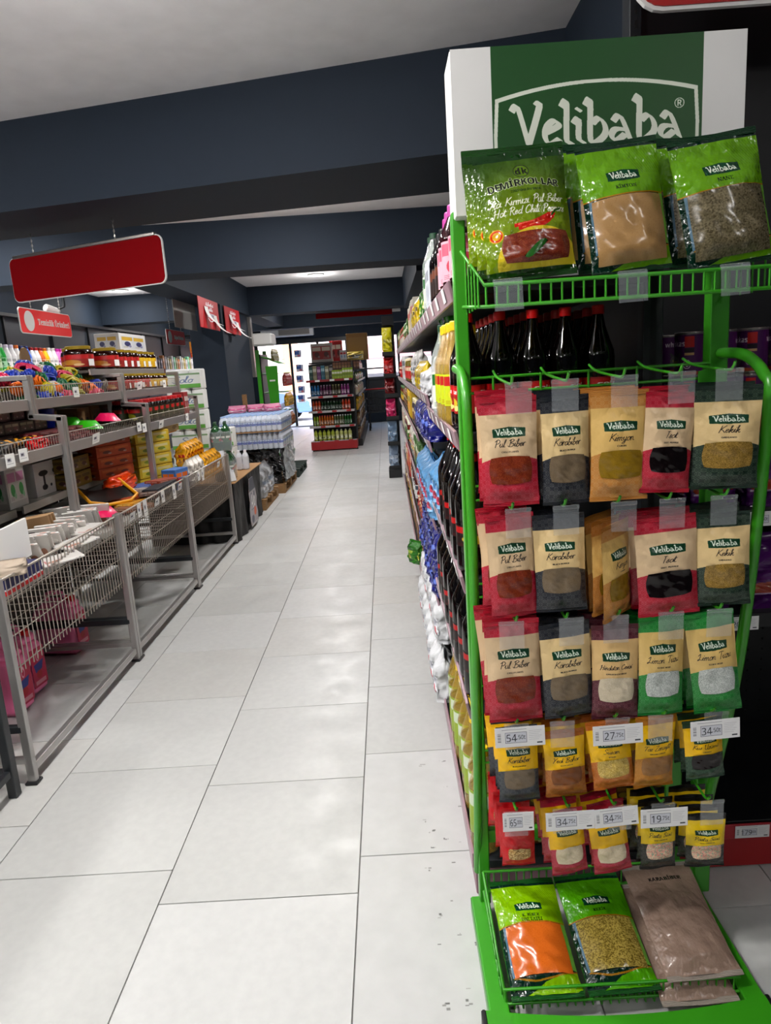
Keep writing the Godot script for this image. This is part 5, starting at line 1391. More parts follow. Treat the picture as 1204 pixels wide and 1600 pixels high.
func build_stands() -> void:
	var zs := [-2.47, -3.68, -4.98, -6.34]
	var ch: Material = mats["old_chrome"]
	var wm: Material = mats["wire_steel"]
	var which := ["nearest", "middle", "farthest"]
	for k in 3:
		var z0: float = zs[k] - 0.017
		var z1: float = zs[k + 1] + 0.017
		var t := thing("basket_stand", "chrome stand with wire basket front and two stepped shelves, %s of three" % which[k], "display stand", Vector3(-1.95, 0, (z0 + z1) * 0.5), 0.0, "wire basket stands")
		for z in [z0, z1]:
			part("front_post", slab(Vector3(-1.515, 0, z - 0.014), Vector3(-1.48, 0.845, z + 0.014), 0.004), ch, t)
			part("foot", slab(Vector3(-1.522, 0, z - 0.025), Vector3(-1.472, 0.012, z + 0.025), 0.003), mats["black_steel"], t)
			part("rear_post", slab(Vector3(-2.42, 0, z - 0.018), Vector3(-2.385, 1.6, z + 0.018), 0.004), ch, t)
			var st := Mb.new()
			st.bar(Vector3(-1.72, 0.74, z), Vector3(-1.715, 1.385, z), 0.026, 0.034).bar(Vector3(-1.70, 1.372, z), Vector3(-1.875, 1.392, z), 0.026, 0.03).bar(Vector3(-1.86, 1.38, z), Vector3(-1.86, 1.6, z), 0.026, 0.034)
			st.bar(Vector3(-1.845, 1.592, z), Vector3(-2.4, 1.60, z), 0.034, 0.028)
			part("stepped_frame", st, ch, t)
			part("cross_rail", Mb.new().bar(Vector3(-1.5, 0.235, z), Vector3(-2.4, 0.235, z), 0.03, 0.03), mats["dark_steel"], t)
			part("cross_rail", Mb.new().bar(Vector3(-1.5, 0.10, z), Vector3(-2.4, 0.10, z), 0.03, 0.025), ch, t)
		part("base_rail", slab(Vector3(-1.515, 0.045, z1 + 0.018), Vector3(-1.485, 0.08, z0 - 0.018), 0.004), ch, t)
		part("rear_rail", slab(Vector3(-2.42, 0.045, z1 + 0.018), Vector3(-2.39, 0.08, z0 - 0.018), 0.004), ch, t)
		# wire front and floor of the basket
		var wf := Mb.new()
		var n := int(absf(z1 - z0) / 0.033)
		for q in n:
			var z := z0 - 0.025 - (absf(z1 - z0) - 0.05) * q / (n - 1)
			wf.wire(Vector3(-1.5, 0.83, z), Vector3(-1.5, 0.445, z), 0.0026)
		for y in [0.74, 0.6, 0.47]: wf.wire(Vector3(-1.503, y, z0 - 0.02), Vector3(-1.503, y, z1 + 0.02), 0.0032)
		wf.tube([Vector3(-1.503, 0.83, z0 - 0.015), Vector3(-1.503, 0.83, z1 + 0.015)], 0.006, 6)
		part("wire_front", wf, wm, t)
		var wb := Mb.new()
		for q in 12: wb.wire(Vector3(-1.5, 0.6, z0 - 0.06 - 0.1 * q), Vector3(-2.38, 0.6, z0 - 0.06 - 0.1 * q), 0.0026)
		for q in 6: wb.wire(Vector3(-1.6 - 0.15 * q, 0.603, z0 - 0.02), Vector3(-1.6 - 0.15 * q, 0.603, z1 + 0.02), 0.0026)
		part("wire_floor", wb, wm, t)
		part("tray", slab(Vector3(-2.38, 0.7, z1 + 0.02), Vector3(-1.59, 0.735, z0 - 0.02), 0.004), mat("tray_grey", Color(0.66, 0.65, 0.62), 0.45), t)
		# shelves with a wire edge
		for q in [[-1.735, 1.235, 0.06], [-1.875, 1.475, 0.075]]:
			var x: float = q[0]
			var y: float = q[1]
			var s := part("shelf", slab(Vector3(-2.38, y - 0.02, z1 + 0.02), Vector3(x, y, z0 - 0.02), 0.003), mat("shelf_dark", Color(0.25, 0.22, 0.2), 0.5), t)
			part("front_rail", slab(Vector3(x, y - 0.05, z1 + 0.018), Vector3(x + 0.018, y + 0.008, z0 - 0.018), 0.003), ch, s)
			var e := Mb.new()
			for w in 42: e.wire(Vector3(x + 0.01, y, z0 - 0.03 - (absf(z1 - z0) - 0.06) * w / 41.0), Vector3(x + 0.01, y + q[2], z0 - 0.03 - (absf(z1 - z0) - 0.06) * w / 41.0), 0.0018)
			e.wire(Vector3(x + 0.01, y + q[2], z0 - 0.02), Vector3(x + 0.01, y + q[2], z1 + 0.02), 0.003)
			part("wire_edge", e, wm, s)
		if k < 2:
			var s := part("riser_shelf", slab(Vector3(-2.38, 0.885, z1 + 0.02), Vector3(-2.03, 0.905, z0 - 0.02), 0.003), mats["tray_grey"], t)
			part("front_rail", slab(Vector3(-2.03, 0.865, z1 + 0.02), Vector3(-2.015, 0.91, z0 - 0.02), 0.003), mats["tray_grey"], s)
		else:
			var s := part("top_shelf", slab(Vector3(-2.38, 1.615, z1 + 0.02), Vector3(-1.97, 1.635, z0 + 0.28), 0.003), mats["shelf_dark"], t)
			part("front_rail", slab(Vector3(-1.97, 1.60, z1 + 0.02), Vector3(-1.955, 1.64, z0 + 0.28), 0.003), ch, s)
			part("end_post", slab(Vector3(-1.97, 1.475, z1), Vector3(-1.95, 1.64, z1 + 0.02), 0.003), mat("maroon_steel", Color(0.28, 0.08, 0.07), 0.4), t)
		part("centre_panel", slab(Vector3(-2.43, 0.06, z1 + 0.02), Vector3(-2.42, 1.6, z0 - 0.02), 0.002), mats["shelf_dark"], t)
	# the stand before them, of which the last post shows at the edge
	var t2 := thing("basket_stand", "dark legged stand at the left edge, in front of the chrome basket stands", "display stand", Vector3(-1.95, 0, -1.9))
	for z in [-2.40, -1.2]:
		part("front_post", slab(Vector3(-1.545, 0, z - 0.02), Vector3(-1.51, 0.84, z + 0.02), 0.004), mats["dark_steel"], t2)
		part("rear_post", slab(Vector3(-2.42, 0, z - 0.02), Vector3(-2.385, 0.84, z + 0.02), 0.004), mats["dark_steel"], t2)
		part("cross_rail", Mb.new().bar(Vector3(-1.53, 0.1, z), Vector3(-2.4, 0.1, z), 0.03, 0.03), mats["dark_steel"], t2)
	part("base_rail", slab(Vector3(-1.54, 0.09, -2.38), Vector3(-1.515, 0.12, -1.22), 0.004), mats["dark_steel"], t2)
	part("tray", slab(Vector3(-2.4, 0.6, -2.38), Vector3(-1.55, 0.63, -1.22), 0.004), mats["tray_grey"], t2)


func build_stand_goods() -> void:
	# pink canisters on the floor under the nearest basket
	var pink := mat("canister_pink", Color(0.95, 0.50, 0.68), 0.3)
	var cv := Cv.new(128, 96, Color(0.75, 0.10, 0.28))
	cv.ell(64, 20, 16, 14, Color(0.9, 0.6, 0.7)).ell(64, 22, 10, 8, Color(0.75, 0.1, 0.28)).poly([Vector2(20, 40), Vector2(110, 34), Vector2(90, 56), Vector2(30, 60)], Color(0.15, 0.2, 0.55)).ell(60, 66, 26, 10, Color(0.7, 0.08, 0.15)).rect(16, 80, 96, 10, Color(0.85, 0.55, 0.6))
	var cl := on_sheet(cv, mat("canister_label", Color.WHITE, 0.4))
	var cb := Mb.new().box(Vector3(0, 0.145, 0), Vector3(0.16, 0.29, 0.27), 0.035).box(Vector3(0, 0.30, 0.02), Vector3(0.12, 0.05, 0.2), 0.022)
	cb.tube(curve3([[0, 0.31, -0.06], [0, 0.36, -0.05], [0, 0.365, 0.04], [0, 0.31, 0.07]]), 0.013, 8)
	var can := [["canister_body", cb.done(pink), -1], ["cap", Mb.new().lathe([Vector2(0.022, 0.31), Vector2(0.026, 0.345), Vector2(0.02, 0.35), Vector2(0, 0.35)], 14, Vector3(0, 0, 0.09), true).done(mats["cap_red"]), -1], ["label", Mb.new().box(Vector3(0, 0.15, 0.1355), Vector3(0.11, 0.2, 0.002)).done(cl), -1]]
	var cp := [[-1.93, -2.72, "nearest the camera, behind the dark leg"], [-1.96, -3.12, "beside the nearest basket post"], [-1.99, -3.32, "second in the front group"], [-2.0, -3.86, "far one nearest the aisle"], [-2.25, -3.3, "behind the front group"], [-2.25, -3.52, "in the back row"]]
	for c in cp: spawn(can, "pink_canister", "pink canister under the baskets, %s" % c[2], "canister", Vector3(c[0], 0, c[1]), PI / 2 - 0.12, "pink canisters")
	# laundry lines, tied in hanks, in every colour
	var tint := {"b": [Color(0.08, 0.20, 0.62), "blue"], "y": [Color(0.68, 0.62, 0.03), "yellow"], "p": [Color(0.78, 0.16, 0.32), "pink"], "w": [Color(0.72, 0.70, 0.64), "white"], "g": [Color(0.03, 0.36, 0.20), "green"], "o": [Color(0.90, 0.42, 0.02), "orange"]}
	var loops := Mb.new()
	for k in 9:
		var pts := []
		var s := 0.85 + 0.05 * (k % 4)
		for q in 13:
			var a := TAU * q / 12.0
			pts.append(Vector3(cos(a) * 0.058 * s, 0.03 + sin(a) * 0.028 * s + 0.004 * sin(k * 2.0), (k - 4) * 0.008 * (0.35 + 0.65 * absf(cos(a))) + 0.004 * sin(k * 5.0)))
		loops.tube(pts, 0.0065, 5, false)
	var bind := Mb.new()
	for k in 4: bind.lathe([Vector2(0.0335, -0.004), Vector2(0.037, 0.0), Vector2(0.0335, 0.004)], 10, Vector3(0, (k - 1.5) * 0.006, 0))
	var lm := loops.done(null)
	var bd := bind.done(null)
	var hanks := [["b", -2.15, 1.68, -4.24], ["y", -2.10, 1.64, -4.03], ["p", -2.11, 1.65, -4.17], ["b", -2.07, 1.62, -3.94], ["b", -2.07, 1.62, -4.10], ["p", -2.05, 1.60, -3.80], ["w", -2.13, 1.66, -4.36], ["g", -2.14, 1.67, -4.50], ["b", -2.10, 1.64, -4.38], ["y", -2.10, 1.64, -4.54], ["g", -2.06, 1.61, -4.17], ["b", -2.06, 1.60, -4.26], ["g", -2.06, 1.60, -4.32], ["o", -2.02, 1.58, -4.13], ["y", -1.98, 1.55, -4.10], ["g", -2.02, 1.57, -4.36], ["p", -2.07, 1.61, -4.53], ["y", -2.09, 1.63, -4.67], ["g", -2.09, 1.62, -4.73], ["g", -1.99, 1.54, -4.41], ["g", -2.00, 1.55, -4.54], ["g", -1.98, 1.54, -4.30], ["o", -1.97, 1.54, -4.20], ["g", -2.04, 1.58, -4.70], ["o", -2.01, 1.56, -4.68], ["o", -1.97, 1.55, -3.79], ["w", -1.98, 1.54, -4.18], ["y", -2.04, 1.58, -4.53], ["y", -2.05, 1.59, -4.91], ["o", -2.00, 1.54, -4.72], ["b", -2.00, 1.54, -4.83], ["w", -2.02, 1.56, -5.03], ["y", -2.03, 1.56, -5.20], ["y", -1.98, 1.52, -5.17], ["p", -1.95, 1.49, -4.25], ["b", -1.94, 1.49, -3.98], ["y", -1.95, 1.49, -4.4], ["p", -1.95, 1.49, -4.75], ["g", -1.95, 1.49, -3.84], ["b", -1.95, 1.49, -4.15], ["w", -2.2, 1.5, -3.95], ["g", -2.2, 1.5, -4.4], ["b", -2.2, 1.55, -4.65], ["y", -2.2, 1.58, -4.1]]
	var seen_ := {}
	for h in hanks:
		var c: Array = tint[h[0]]
		var m := mat("line_" + h[0], c[0], 0.45)
		seen_[h[0]] = seen_.get(h[0], -1) + 1
		var height := "low in the heap" if h[2] < 1.53 else ("high on the heap" if h[2] > 1.625 else "mid heap")
		var o := thing("rope_hank", "%s hank of laundry line, %s, %s of the %s ones" % [c[1], height, nth(seen_[h[0]]), c[1]], "rope", Vector3(h[1], h[2] - 0.045, h[3]), 0.0, "hanks of laundry line on the top shelf")
		put("rope_loops", lm, o).set_surface_override_material(0, m)
		var b := put("binding", bd, o)
		b.set_surface_override_material(0, m)
		b.position = Vector3(0, 0.03, 0)
		b.rotation.z = PI / 2
		o.rotation = Vector3(R.randf_range(-0.5, 0.5), R.randf_range(0.7, 2.4), R.randf_range(-0.5, 0.5))
		o.scale = Vector3.ONE * R.randf_range(1.0, 1.2)
	var pd := thing("wooden_paddle", "brown wooden paddle end standing up behind the laundry lines", "paddle", Vector3(-2.3, 1.475, -4.58), PI / 2)
	var oval := []
	for k in 16: oval.append(Vector2(0.06 * cos(TAU * k / 16), 0.24 + 0.085 * sin(TAU * k / 16)))
	put("blade", Mb.new().prism(oval, 0.012).done(mat("paddle_wood", Color(0.42, 0.31, 0.17), 0.6)), pd)
	put("handle", b1(Vector3(0.03, 0.17, 0.014), 0.004, Vector3(0, 0.085, -0.006)).done(mats["paddle_wood"]), pd)
	# honey and jam jars of the farthest stand
	var honey := mat("honey_dark", Color(0.12, 0.03, 0.015), 0.06)
	var lidy := mat("lid_gold", Color(0.62, 0.52, 0.12), 0.35, 0.3)
	var hl := label_print("honey", Color(0.58, 0.10, 0.05), Color(0.75, 0.08, 0.1), Color(0.75, 0.5, 0.15), "")
	var hy := label_print("honey_yellow", Color(0.80, 0.62, 0.05), Color(0.85, 0.7, 0.1), Color(0.9, 0.85, 0.7), "")
	var tick := Mb.new()
	tick.lathe([Vector2(0.0995, 0.03), Vector2(0.0995, 0.075)], 4, Vector3.ZERO, false, 1.0, 0.55, -0.28)
	var big_jar := jar_kind(honey, lidy, hl, 0.095, 0.165, 0.022, 20)
	big_jar.append(["price_sticker", tick.done(mats["paper"]), -1])
	var jar := jar_kind(honey, lidy, hl, 0.062, 0.155, 0.02, 16)
	var tick2 := Mb.new().lathe([Vector2(0.0642, 0.026), Vector2(0.0642, 0.07)], 3, Vector3.ZERO, false, 1.0, 0.6, -0.1)
	jar.append(["price_sticker", tick2.done(mats["paper"]), -1])
	var jar_y := jar_kind(honey, lidy, hy, 0.062, 0.15, 0.02, 16)
	jar_y.append(jar[3])
	for q in [[-2.08, -4.86, "first"], [-2.2, -5.08, "second, set back"], [-2.08, -5.32, "third"], [-2.2, -5.52, "fourth, set back"]]:
		spawn(big_jar, "honey_jar", "large dark honey jar on the top shelf, %s from near" % q[2], "jar", Vector3(q[0], 1.635, q[1]), 1.3, "large honey jars")
	for k in 6: spawn(jar_y if k > 2 else jar, "honey_jar", "%s labelled honey jar in the top row, %s of the smaller ones" % ["yellow" if k > 2 else "red", nth(k)], "jar", Vector3(-2.06, 1.635, -5.56 - 0.142 * k + 0.04), 1.2 + 0.2 * sin(k * 3.0), "honey jars in the top row")
	for k in 5: spawn(jar_y if k > 2 else jar, "honey_jar", "honey jar in the back of the top row, %s from near" % nth(k), "jar", Vector3(-2.22, 1.635, -5.66 - 0.14 * k), 1.1, "honey jars in the top row")
	for k in 8: spawn(jar_y if k > 4 else jar, "jam_jar", "%s labelled jar in the row under the honey, %s from near" % ["yellow" if k > 4 else "red", nth(k)], "jar", Vector3(-1.955, 1.475, -5.1 - 0.15 * k), 1.2 + 0.2 * sin(k * 2.0), "jars on the middle row", {}, Vector3(1, 0.82, 1))
	var cof := jar_kind(mat("coffee", Color(0.06, 0.02, 0.01), 0.1), mat("lid_red", Color(0.62, 0.03, 0.07), 0.35), label_print("coffee", Color(0.12, 0.14, 0.03), Color(0.65, 0.06, 0.07), Color(0.55, 0.55, 0.1), ""), 0.058, 0.175, 0.035, 18)
	for k in 8:
		spawn(cof, "red_lid_jar", "tall jar with red lid on the middle shelf, %s from near" % nth(k), "jar", Vector3(-1.81, 1.235, -5.07 - 0.14 * k), 0.9, "tall red lidded jars")
		if k < 7: spawn(cof, "red_lid_jar", "tall red lidded jar in the back row, %s from near" % nth(k), "jar", Vector3(-1.94, 1.235, -5.1 - 0.14 * k), 0.7, "tall red lidded jars")
	spawn(carton_kind(Color(0.50, 0.05, 0.06), label_print("red_card", Color(0.52, 0.06, 0.07), Color(0.75, 0.7, 0.68), Color(0.7, 0.5, 0.5), ""), Vector3(0.13, 0.19, 0.1)), "red_box", "dark red printed box at the far end of the red lidded jars", "box", Vector3(-1.82, 1.235, -6.22), PI / 2)
	spawn(carton_kind(Color(0.80, 0.80, 0.80), label_print("kitchen_box", Color(0.75, 0.77, 0.8), Color(0.75, 0.6, 0.1), Color(0.1, 0.12, 0.35), ""), Vector3(0.62, 0.14, 0.2)), "white_box", "white and navy box lying across the far honey jars", "box", Vector3(-2.2, 1.792, -6.02), PI / 2)
	# cartons at the back of the middle shelf, and the goods before them
	var cardm := label_print("carton_mark", Color(0.52, 0.40, 0.26), Color(0.45, 0.34, 0.22), Color(0.18, 0.12, 0.14), "")
	for q in [[-4.46, 0.16, 0.15, 0.12], [-4.92, 0.20, 0.15, 0.14], [-5.12, 0.16, 0.155, 0.14], [-5.3, 0.12, 0.15, 0.14]]:
		spawn(carton_kind(Color(0.50, 0.38, 0.24), cardm, Vector3(q[1], q[2], q[3])), "brown_carton", "small brown carton at the back of the middle shelf, %s from near" % nth([-4.46, -4.92, -5.12, -5.3].find(q[0])), "carton", Vector3(-2.2, 1.235, q[0]), PI / 2, "brown cartons on the middle shelf")
	var cup := Mb.new().lathe([Vector2(0.0, 0.0), Vector2(0.042, 0.0), Vector2(0.05, 0.14), Vector2(0.046, 0.14), Vector2(0.04, 0.01)], 18)
	solo("blue_tumbler", cup.done(mat("blue_cup", Color(0.03, 0.10, 0.62), 0.3)), "blue plastic tumbler at the back of the middle shelf", "cup", Vector3(-2.08, 1.27, -4.27))
	solo("white_sheet", b1(Vector3(0.34, 0.1, 0.02), 0.004).done(on_sheet(Cv.new(128, 96, Color(0.85, 0.86, 0.9)).rect(0, 60, 60, 36, Color(0.85, 0.75, 0.2)).rect(70, 10, 6, 70, Color(0.3, 0.4, 0.7)).rect(90, 10, 6, 70, Color(0.3, 0.4, 0.7)), mat("white_sheet", Color.WHITE, 0.5))), "white printed packet with a yellow corner beside the blue tumbler", "packet", Vector3(-2.15, 1.36, -4.02), PI / 2)
	var choc := carton_kind(Color(0.16, 0.05, 0.05), label_print("choc", Color(0.2, 0.07, 0.05), Color(0.45, 0.38, 0.3), Color(0.3, 0.1, 0.1), ""), Vector3(0.15, 0.065, 0.12))
	for r in 3:
		for c in 5: spawn(choc, "dark_box", "dark red box in the pile on the near middle shelf, column %s, layer %s" % [nth(c), nth(r)], "box", Vector3(-2.05 - 0.04 * r, 1.235 + 0.067 * r, -3.45 - 0.16 * c), PI / 2 + R.randf_range(-0.1, 0.1), "dark red boxes")
	# black and yellow tools on the near middle shelf
	for k in 3:
		var o := thing("pruning_saw", "black and yellow striped tool lying on the middle shelf, %s from the front" % nth(k), "tool", Vector3(-1.80 - 0.06 * k, 1.262, -3.3 - 0.08 * k), 0.25 - 0.2 * k, "black and yellow tools")
		put("handle", Mb.new().tube(curve3([[0, 0, 0.25], [0.01, 0.012, 0.12], [0, 0.015, 0], [0, 0.012, -0.3]]), 0.014, 8).done(mats["black_steel"]), o)
		var bands := Mb.new()
		for b in 6: bands.lathe([Vector2(0.0155, -0.014), Vector2(0.0155, 0.014)], 10, Vector3(0, 0, 0), true)
		for b in 5:
			var y := put("yellow_band", Mb.new().lathe([Vector2(0.0152, -0.013), Vector2(0.0158, 0), Vector2(0.0152, 0.013)], 10).done(mat("tool_yellow", Color(0.88, 0.60, 0.03), 0.4)), o)
			y.position = Vector3(0, 0.0145, 0.06 - 0.075 * b)
			y.rotation.x = PI / 2
	spawn(bag_kind(Color(0.72, 0.04, 0.05), null, 0.12, 0.06, 0.08, 101), "red_packet", "bright red packet at the far end of the black and yellow tools", "packet", Vector3(-1.80, 1.235, -3.56), PI / 2)
	# maroon packets, dishes on the middle stand
	var mp := carton_kind(Color(0.34, 0.07, 0.09), label_print("maroon", Color(0.36, 0.08, 0.1), Color(0.5, 0.2, 0.22), Color(0.6, 0.35, 0.35), ""), Vector3(0.2, 0.016, 0.12), 0.003)
	for c in 3:
		for r in 4: spawn(mp, "maroon_packet", "flat maroon packet in the %s pile, layer %s, on the middle stand" % [nth(c), nth(r)], "packet", Vector3(-1.85 - 0.02 * r, 1.236 + 0.0165 * r, -3.82 - 0.21 * c), PI / 2 + R.randf_range(-0.06, 0.06), "flat maroon packets")
	var bowl := Mb.new().lathe([Vector2(0.0, 0.004), Vector2(0.06, 0.0), Vector2(0.095, 0.04), Vector2(0.12, 0.065), Vector2(0.117, 0.067), Vector2(0.09, 0.044), Vector2(0.058, 0.006), Vector2(0, 0.008)], 22)
	var pk := mat("hot_pink", Color(0.92, 0.05, 0.36), 0.35)
	var gr := mat("dish_green", Color(0.20, 0.72, 0.06), 0.35)
	for q in [[-1.84, 1.30, -4.60, pk, "hot pink bowl upside down on the middle shelf"], [-1.84, 1.275, -4.30, gr, "bright green dish on the maroon packets"], [-1.98, 1.30, -4.36, gr, "green dish behind the bright green one"], [-1.66, 0.80, -3.90, pk, "hot pink bowl in the wire basket beside the white packs"]]:
		var o := solo("plastic_bowl", bowl.done(q[3]) if q[3] == pk else bowl.done(gr), q[4], "bowl", Vector3(q[0], q[1] + 0.06, q[2]))
		o.rotation = Vector3(PI, 0.3, 0.08)
		o.scale = Vector3.ONE * 0.72
		o.position.y -= 0.012
	# white boxes with a dark goblet print on the riser
	var gv := Cv.new(128, 96, Color(0.74, 0.73, 0.71))
	gv.ell(40, 30, 22, 9, Color(0.06, 0.07, 0.1)).rect(36, 36, 9, 30, Color(0.06, 0.07, 0.1)).ell(40, 74, 13, 9, Color(0.06, 0.07, 0.1)).ell(98, 30, 14, 9, Color(0.1, 0.1, 0.13)).rect(95, 36, 6, 30, Color(0.45, 0.4, 0.4)).ell(70, 72, 5, 5, Color(0.06, 0.07, 0.1))
	var gob := on_sheet(gv, mat("goblet_print", Color.WHITE, 0.5))
	for k in 2: spawn([["carton_body", b1(Vector3(0.34, 0.2, 0.2), 0.004, Vector3(0, 0.1, 0)).done(hexm("c4c2be", 0.6)), -1], ["print_panel", Mb.new().quad(Vector3(-0.165, 0.19, 0.101), Vector3(0.165, 0.19, 0.101), Vector3(0.165, 0.01, 0.101), Vector3(-0.165, 0.01, 0.101)).done(gob), -1]], "goblet_box", "white box with a dark goblet picture on the riser, %s from near" % nth(k), "box", Vector3(-2.18, 0.905, -4.18 - 0.36 * k + (0.02 if k else 0.0)), PI / 2, "goblet boxes")
	spawn(carton_kind(Color(0.72, 0.72, 0.70), label_print("pink_ring", Color(0.8, 0.8, 0.78), Color(0.75, 0.5, 0.65), Color(0.2, 0.6, 0.3), ""), Vector3(0.2, 0.24, 0.15)), "pattern_box", "white box with a pink ring print at the left edge, beside the goblet boxes", "box", Vector3(-2.12, 0.905, -3.74), PI / 2)
	# orange and mustard boxes of the middle stand
	var ob := carton_kind(Color(0.62, 0.22, 0.03), label_print("orange_box", Color(0.64, 0.24, 0.04), Color(0.7, 0.34, 0.1), Color(0.35, 0.12, 0.08), ""), Vector3(0.34, 0.072, 0.2))
	for k in 4: spawn(ob, "orange_box", "orange box in the stack under the middle shelf, %s from the bottom" % nth(k), "box", Vector3(-1.97, 0.91 + 0.0735 * k, -4.76), PI / 2 - 0.35, "stacked orange boxes")
	var mb := carton_kind(Color(0.42, 0.33, 0.05), label_print("mustard", Color(0.45, 0.36, 0.06), Color(0.3, 0.22, 0.04), Color(0.25, 0.1, 0.08), ""), Vector3(0.3, 0.09, 0.2))
	for k in 2: spawn(mb, "mustard_box", "mustard coloured box beside the orange stack, %s" % ["lower", "upper"][k], "box", Vector3(-2.08, 0.91 + 0.10 * k, -4.40), PI / 2, "mustard boxes")
	# yellow boxes, tins and bags of the farthest stand
	var yb := carton_kind(Color(0.70, 0.58, 0.06), label_print("yellow_box", Color(0.74, 0.66, 0.2), Color(0.75, 0.7, 0.5), Color(0.4, 0.45, 0.1), ""), Vector3(0.34, 0.085, 0.2), 0.006)
	for k in 5: spawn(yb, "yellow_box", "yellow carton in the tall stack, %s from the bottom" % nth(k), "box", Vector3(-1.87, 0.735 + 0.087 * k, -5.3), PI / 2 - 0.5, "stacked yellow cartons")
	for k in 4: spawn(yb, "yellow_box", "yellow carton in the second stack behind, %s from the bottom" % nth(k), "box", Vector3(-2.0, 0.735 + 0.087 * k, -5.72), PI / 2, "stacked yellow cartons")
	spawn(carton_kind(Color(0.82, 0.52, 0.02), label_print("pasta", Color(0.78, 0.68, 0.4), Color(0.8, 0.72, 0.5), Color(0.6, 0.5, 0.2), ""), Vector3(0.56, 0.15, 0.2), 0.03), "long_yellow_pack", "long orange yellow pack lying on top of the second yellow stack", "pack", Vector3(-1.97, 1.085, -5.98), PI / 2, "", {}, Vector3(1, 0.78, 1))
	var ybag := bag_kind(Color(0.88, 0.62, 0.02), label_print("ybag", Color(0.86, 0.62, 0.03), Color(0.75, 0.12, 0.1), Color(0.4, 0.2, 0.1), ""), 0.10, 0.21, 0.12, 103)
	for r in 2:
		for c in 5: spawn(ybag, "yellow_bag", "bright yellow bag in the farthest basket, %s row, %s from near" % [["front", "back"][r], nth(c)], "bag", Vector3(-1.60 - 0.15 * r, 0.70 + 0.1 * r, -5.85 - 0.105 * c), PI / 2 + R.randf_range(-0.1, 0.1), "yellow bags in the farthest basket")
	var mug := bag_kind(Color(0.84, 0.82, 0.78), label_print("cups", Color(0.82, 0.8, 0.76), Color(0.8, 0.78, 0.74), Color(0.25, 0.12, 0.08), ""), 0.12, 0.18, 0.1, 104)
	for k in 3: spawn(mug, "white_pack", "white and brown pack at the farthest rim, %s from near" % nth(k), "pack", Vector3(-1.60, 0.735, -5.46 - 0.12 * k), PI / 2, "white and brown packs")
	spawn(carton_kind(Color(0.24, 0.42, 0.68), label_print("balloons", Color(0.3, 0.5, 0.75), Color(0.85, 0.4, 0.1), Color(0.8, 0.08, 0.1), ""), Vector3(0.17, 0.15, 0.12)), "party_pack", "blue and red printed pack at the rim next to the white ones", "pack", Vector3(-1.62, 0.735, -5.16), PI / 2 - 0.3)
	# goods lying in the middle basket
	var dust := thing("dust_pan", "black and yellow dustpan lying in the middle basket", "dustpan", Vector3(-1.82, 0.80, -4.35), 0.9)
	put("pan", Mb.new().grid(10, 6, func(a, b): return Vector3((a - 0.5) * 0.3, 0.12 - 0.05 * sin(PI * a) * (1 - b) - 0.10 * b, -0.09 + 0.18 * b)).done(mat("pan_black", Color(0.05, 0.045, 0.04), 0.35)), dust)
	put("yellow_rim", Mb.new().tube([Vector3(-0.15, 0.11, -0.08), Vector3(-0.155, 0.03, 0.08), Vector3(-0.05, 0.0, 0.11), Vector3(0.1, 0.0, 0.11), Vector3(0.16, 0.03, 0.09), Vector3(0.15, 0.12, -0.09)], 0.011, 8).done(mats["tool_yellow"]), dust)
	spawn(bag_kind(Color(0.84, 0.22, 0.02), label_print("orange_film", Color(0.85, 0.24, 0.03), Color(0.8, 0.3, 0.1), Color(0.1, 0.05, 0.05), ""), 0.34, 0.12, 0.15, 105, 0.12), "orange_pack", "shiny orange film pack next to the dustpan", "pack", Vector3(-1.83, 0.82, -4.62), PI / 2)
	var flat := [[Color(0.52, 0.33, 0.22), "brown"], [Color(0.80, 0.55, 0.05), "golden"], [Color(0.80, 0.30, 0.04), "orange"], [Color(0.35, 0.25, 0.2), "dark brown"], [Color(0.62, 0.58, 0.55), "grey"], [Color(0.25, 0.35, 0.6), "blue"], [Color(0.55, 0.2, 0.1), "rust"]]
	for k in 7:
		var o := spawn(carton_kind(flat[k][0], label_print("flat%d" % k, flat[k][0], flat[k][0].lerp(Color.WHITE, 0.4), flat[k][0].darkened(0.4), ""), Vector3(0.24, 0.03, 0.12)), "flat_pack", "%s flat pack lying in the middle basket" % flat[k][1], "pack", Vector3(-1.64 - 0.05 * (k % 3), 0.745 + 0.012 * k, -4.3 - 0.1 * k), PI / 2 + R.randf_range(-0.5, 0.5), "flat packs in the middle basket")
		o.rotation.z = R.randf_range(-0.15, 0.1)
	for k in 6: spawn(carton_kind(Color(0.06, 0.07, 0.12), label_print("navy_box", Color(0.06, 0.07, 0.14), Color(0.6, 0.6, 0.62), Color(0.1, 0.1, 0.2), ""), Vector3(0.075, 0.07, 0.1)), "navy_box", "small navy and white box at the basket rim, %s from near" % nth(k), "box", Vector3(-1.60, 0.765, -4.55 - 0.073 * k), PI / 2, "navy boxes in the middle basket")
	# white sleeves leaning in the nearest basket
	var sv := Cv.new(128, 96, Color(0.84, 0.83, 0.81))
	sv.rect(8, 8, 40, 5, Color(0.35, 0.3, 0.32)).rect(8, 18, 26, 3, Color(0.6, 0.5, 0.5)).ell(104, 70, 14, 18, Color(0.72, 0.5, 0.4)).rect(60, 84, 60, 4, Color(0.75, 0.4, 0.4))
	var slm := on_sheet(sv, mat("sleeve", Color.WHITE, 0.35))
	var sleeve := Mb.new().box(Vector3(0, 0.09, 0), Vector3(0.15, 0.18, 0.012), 0.005).done(slm)
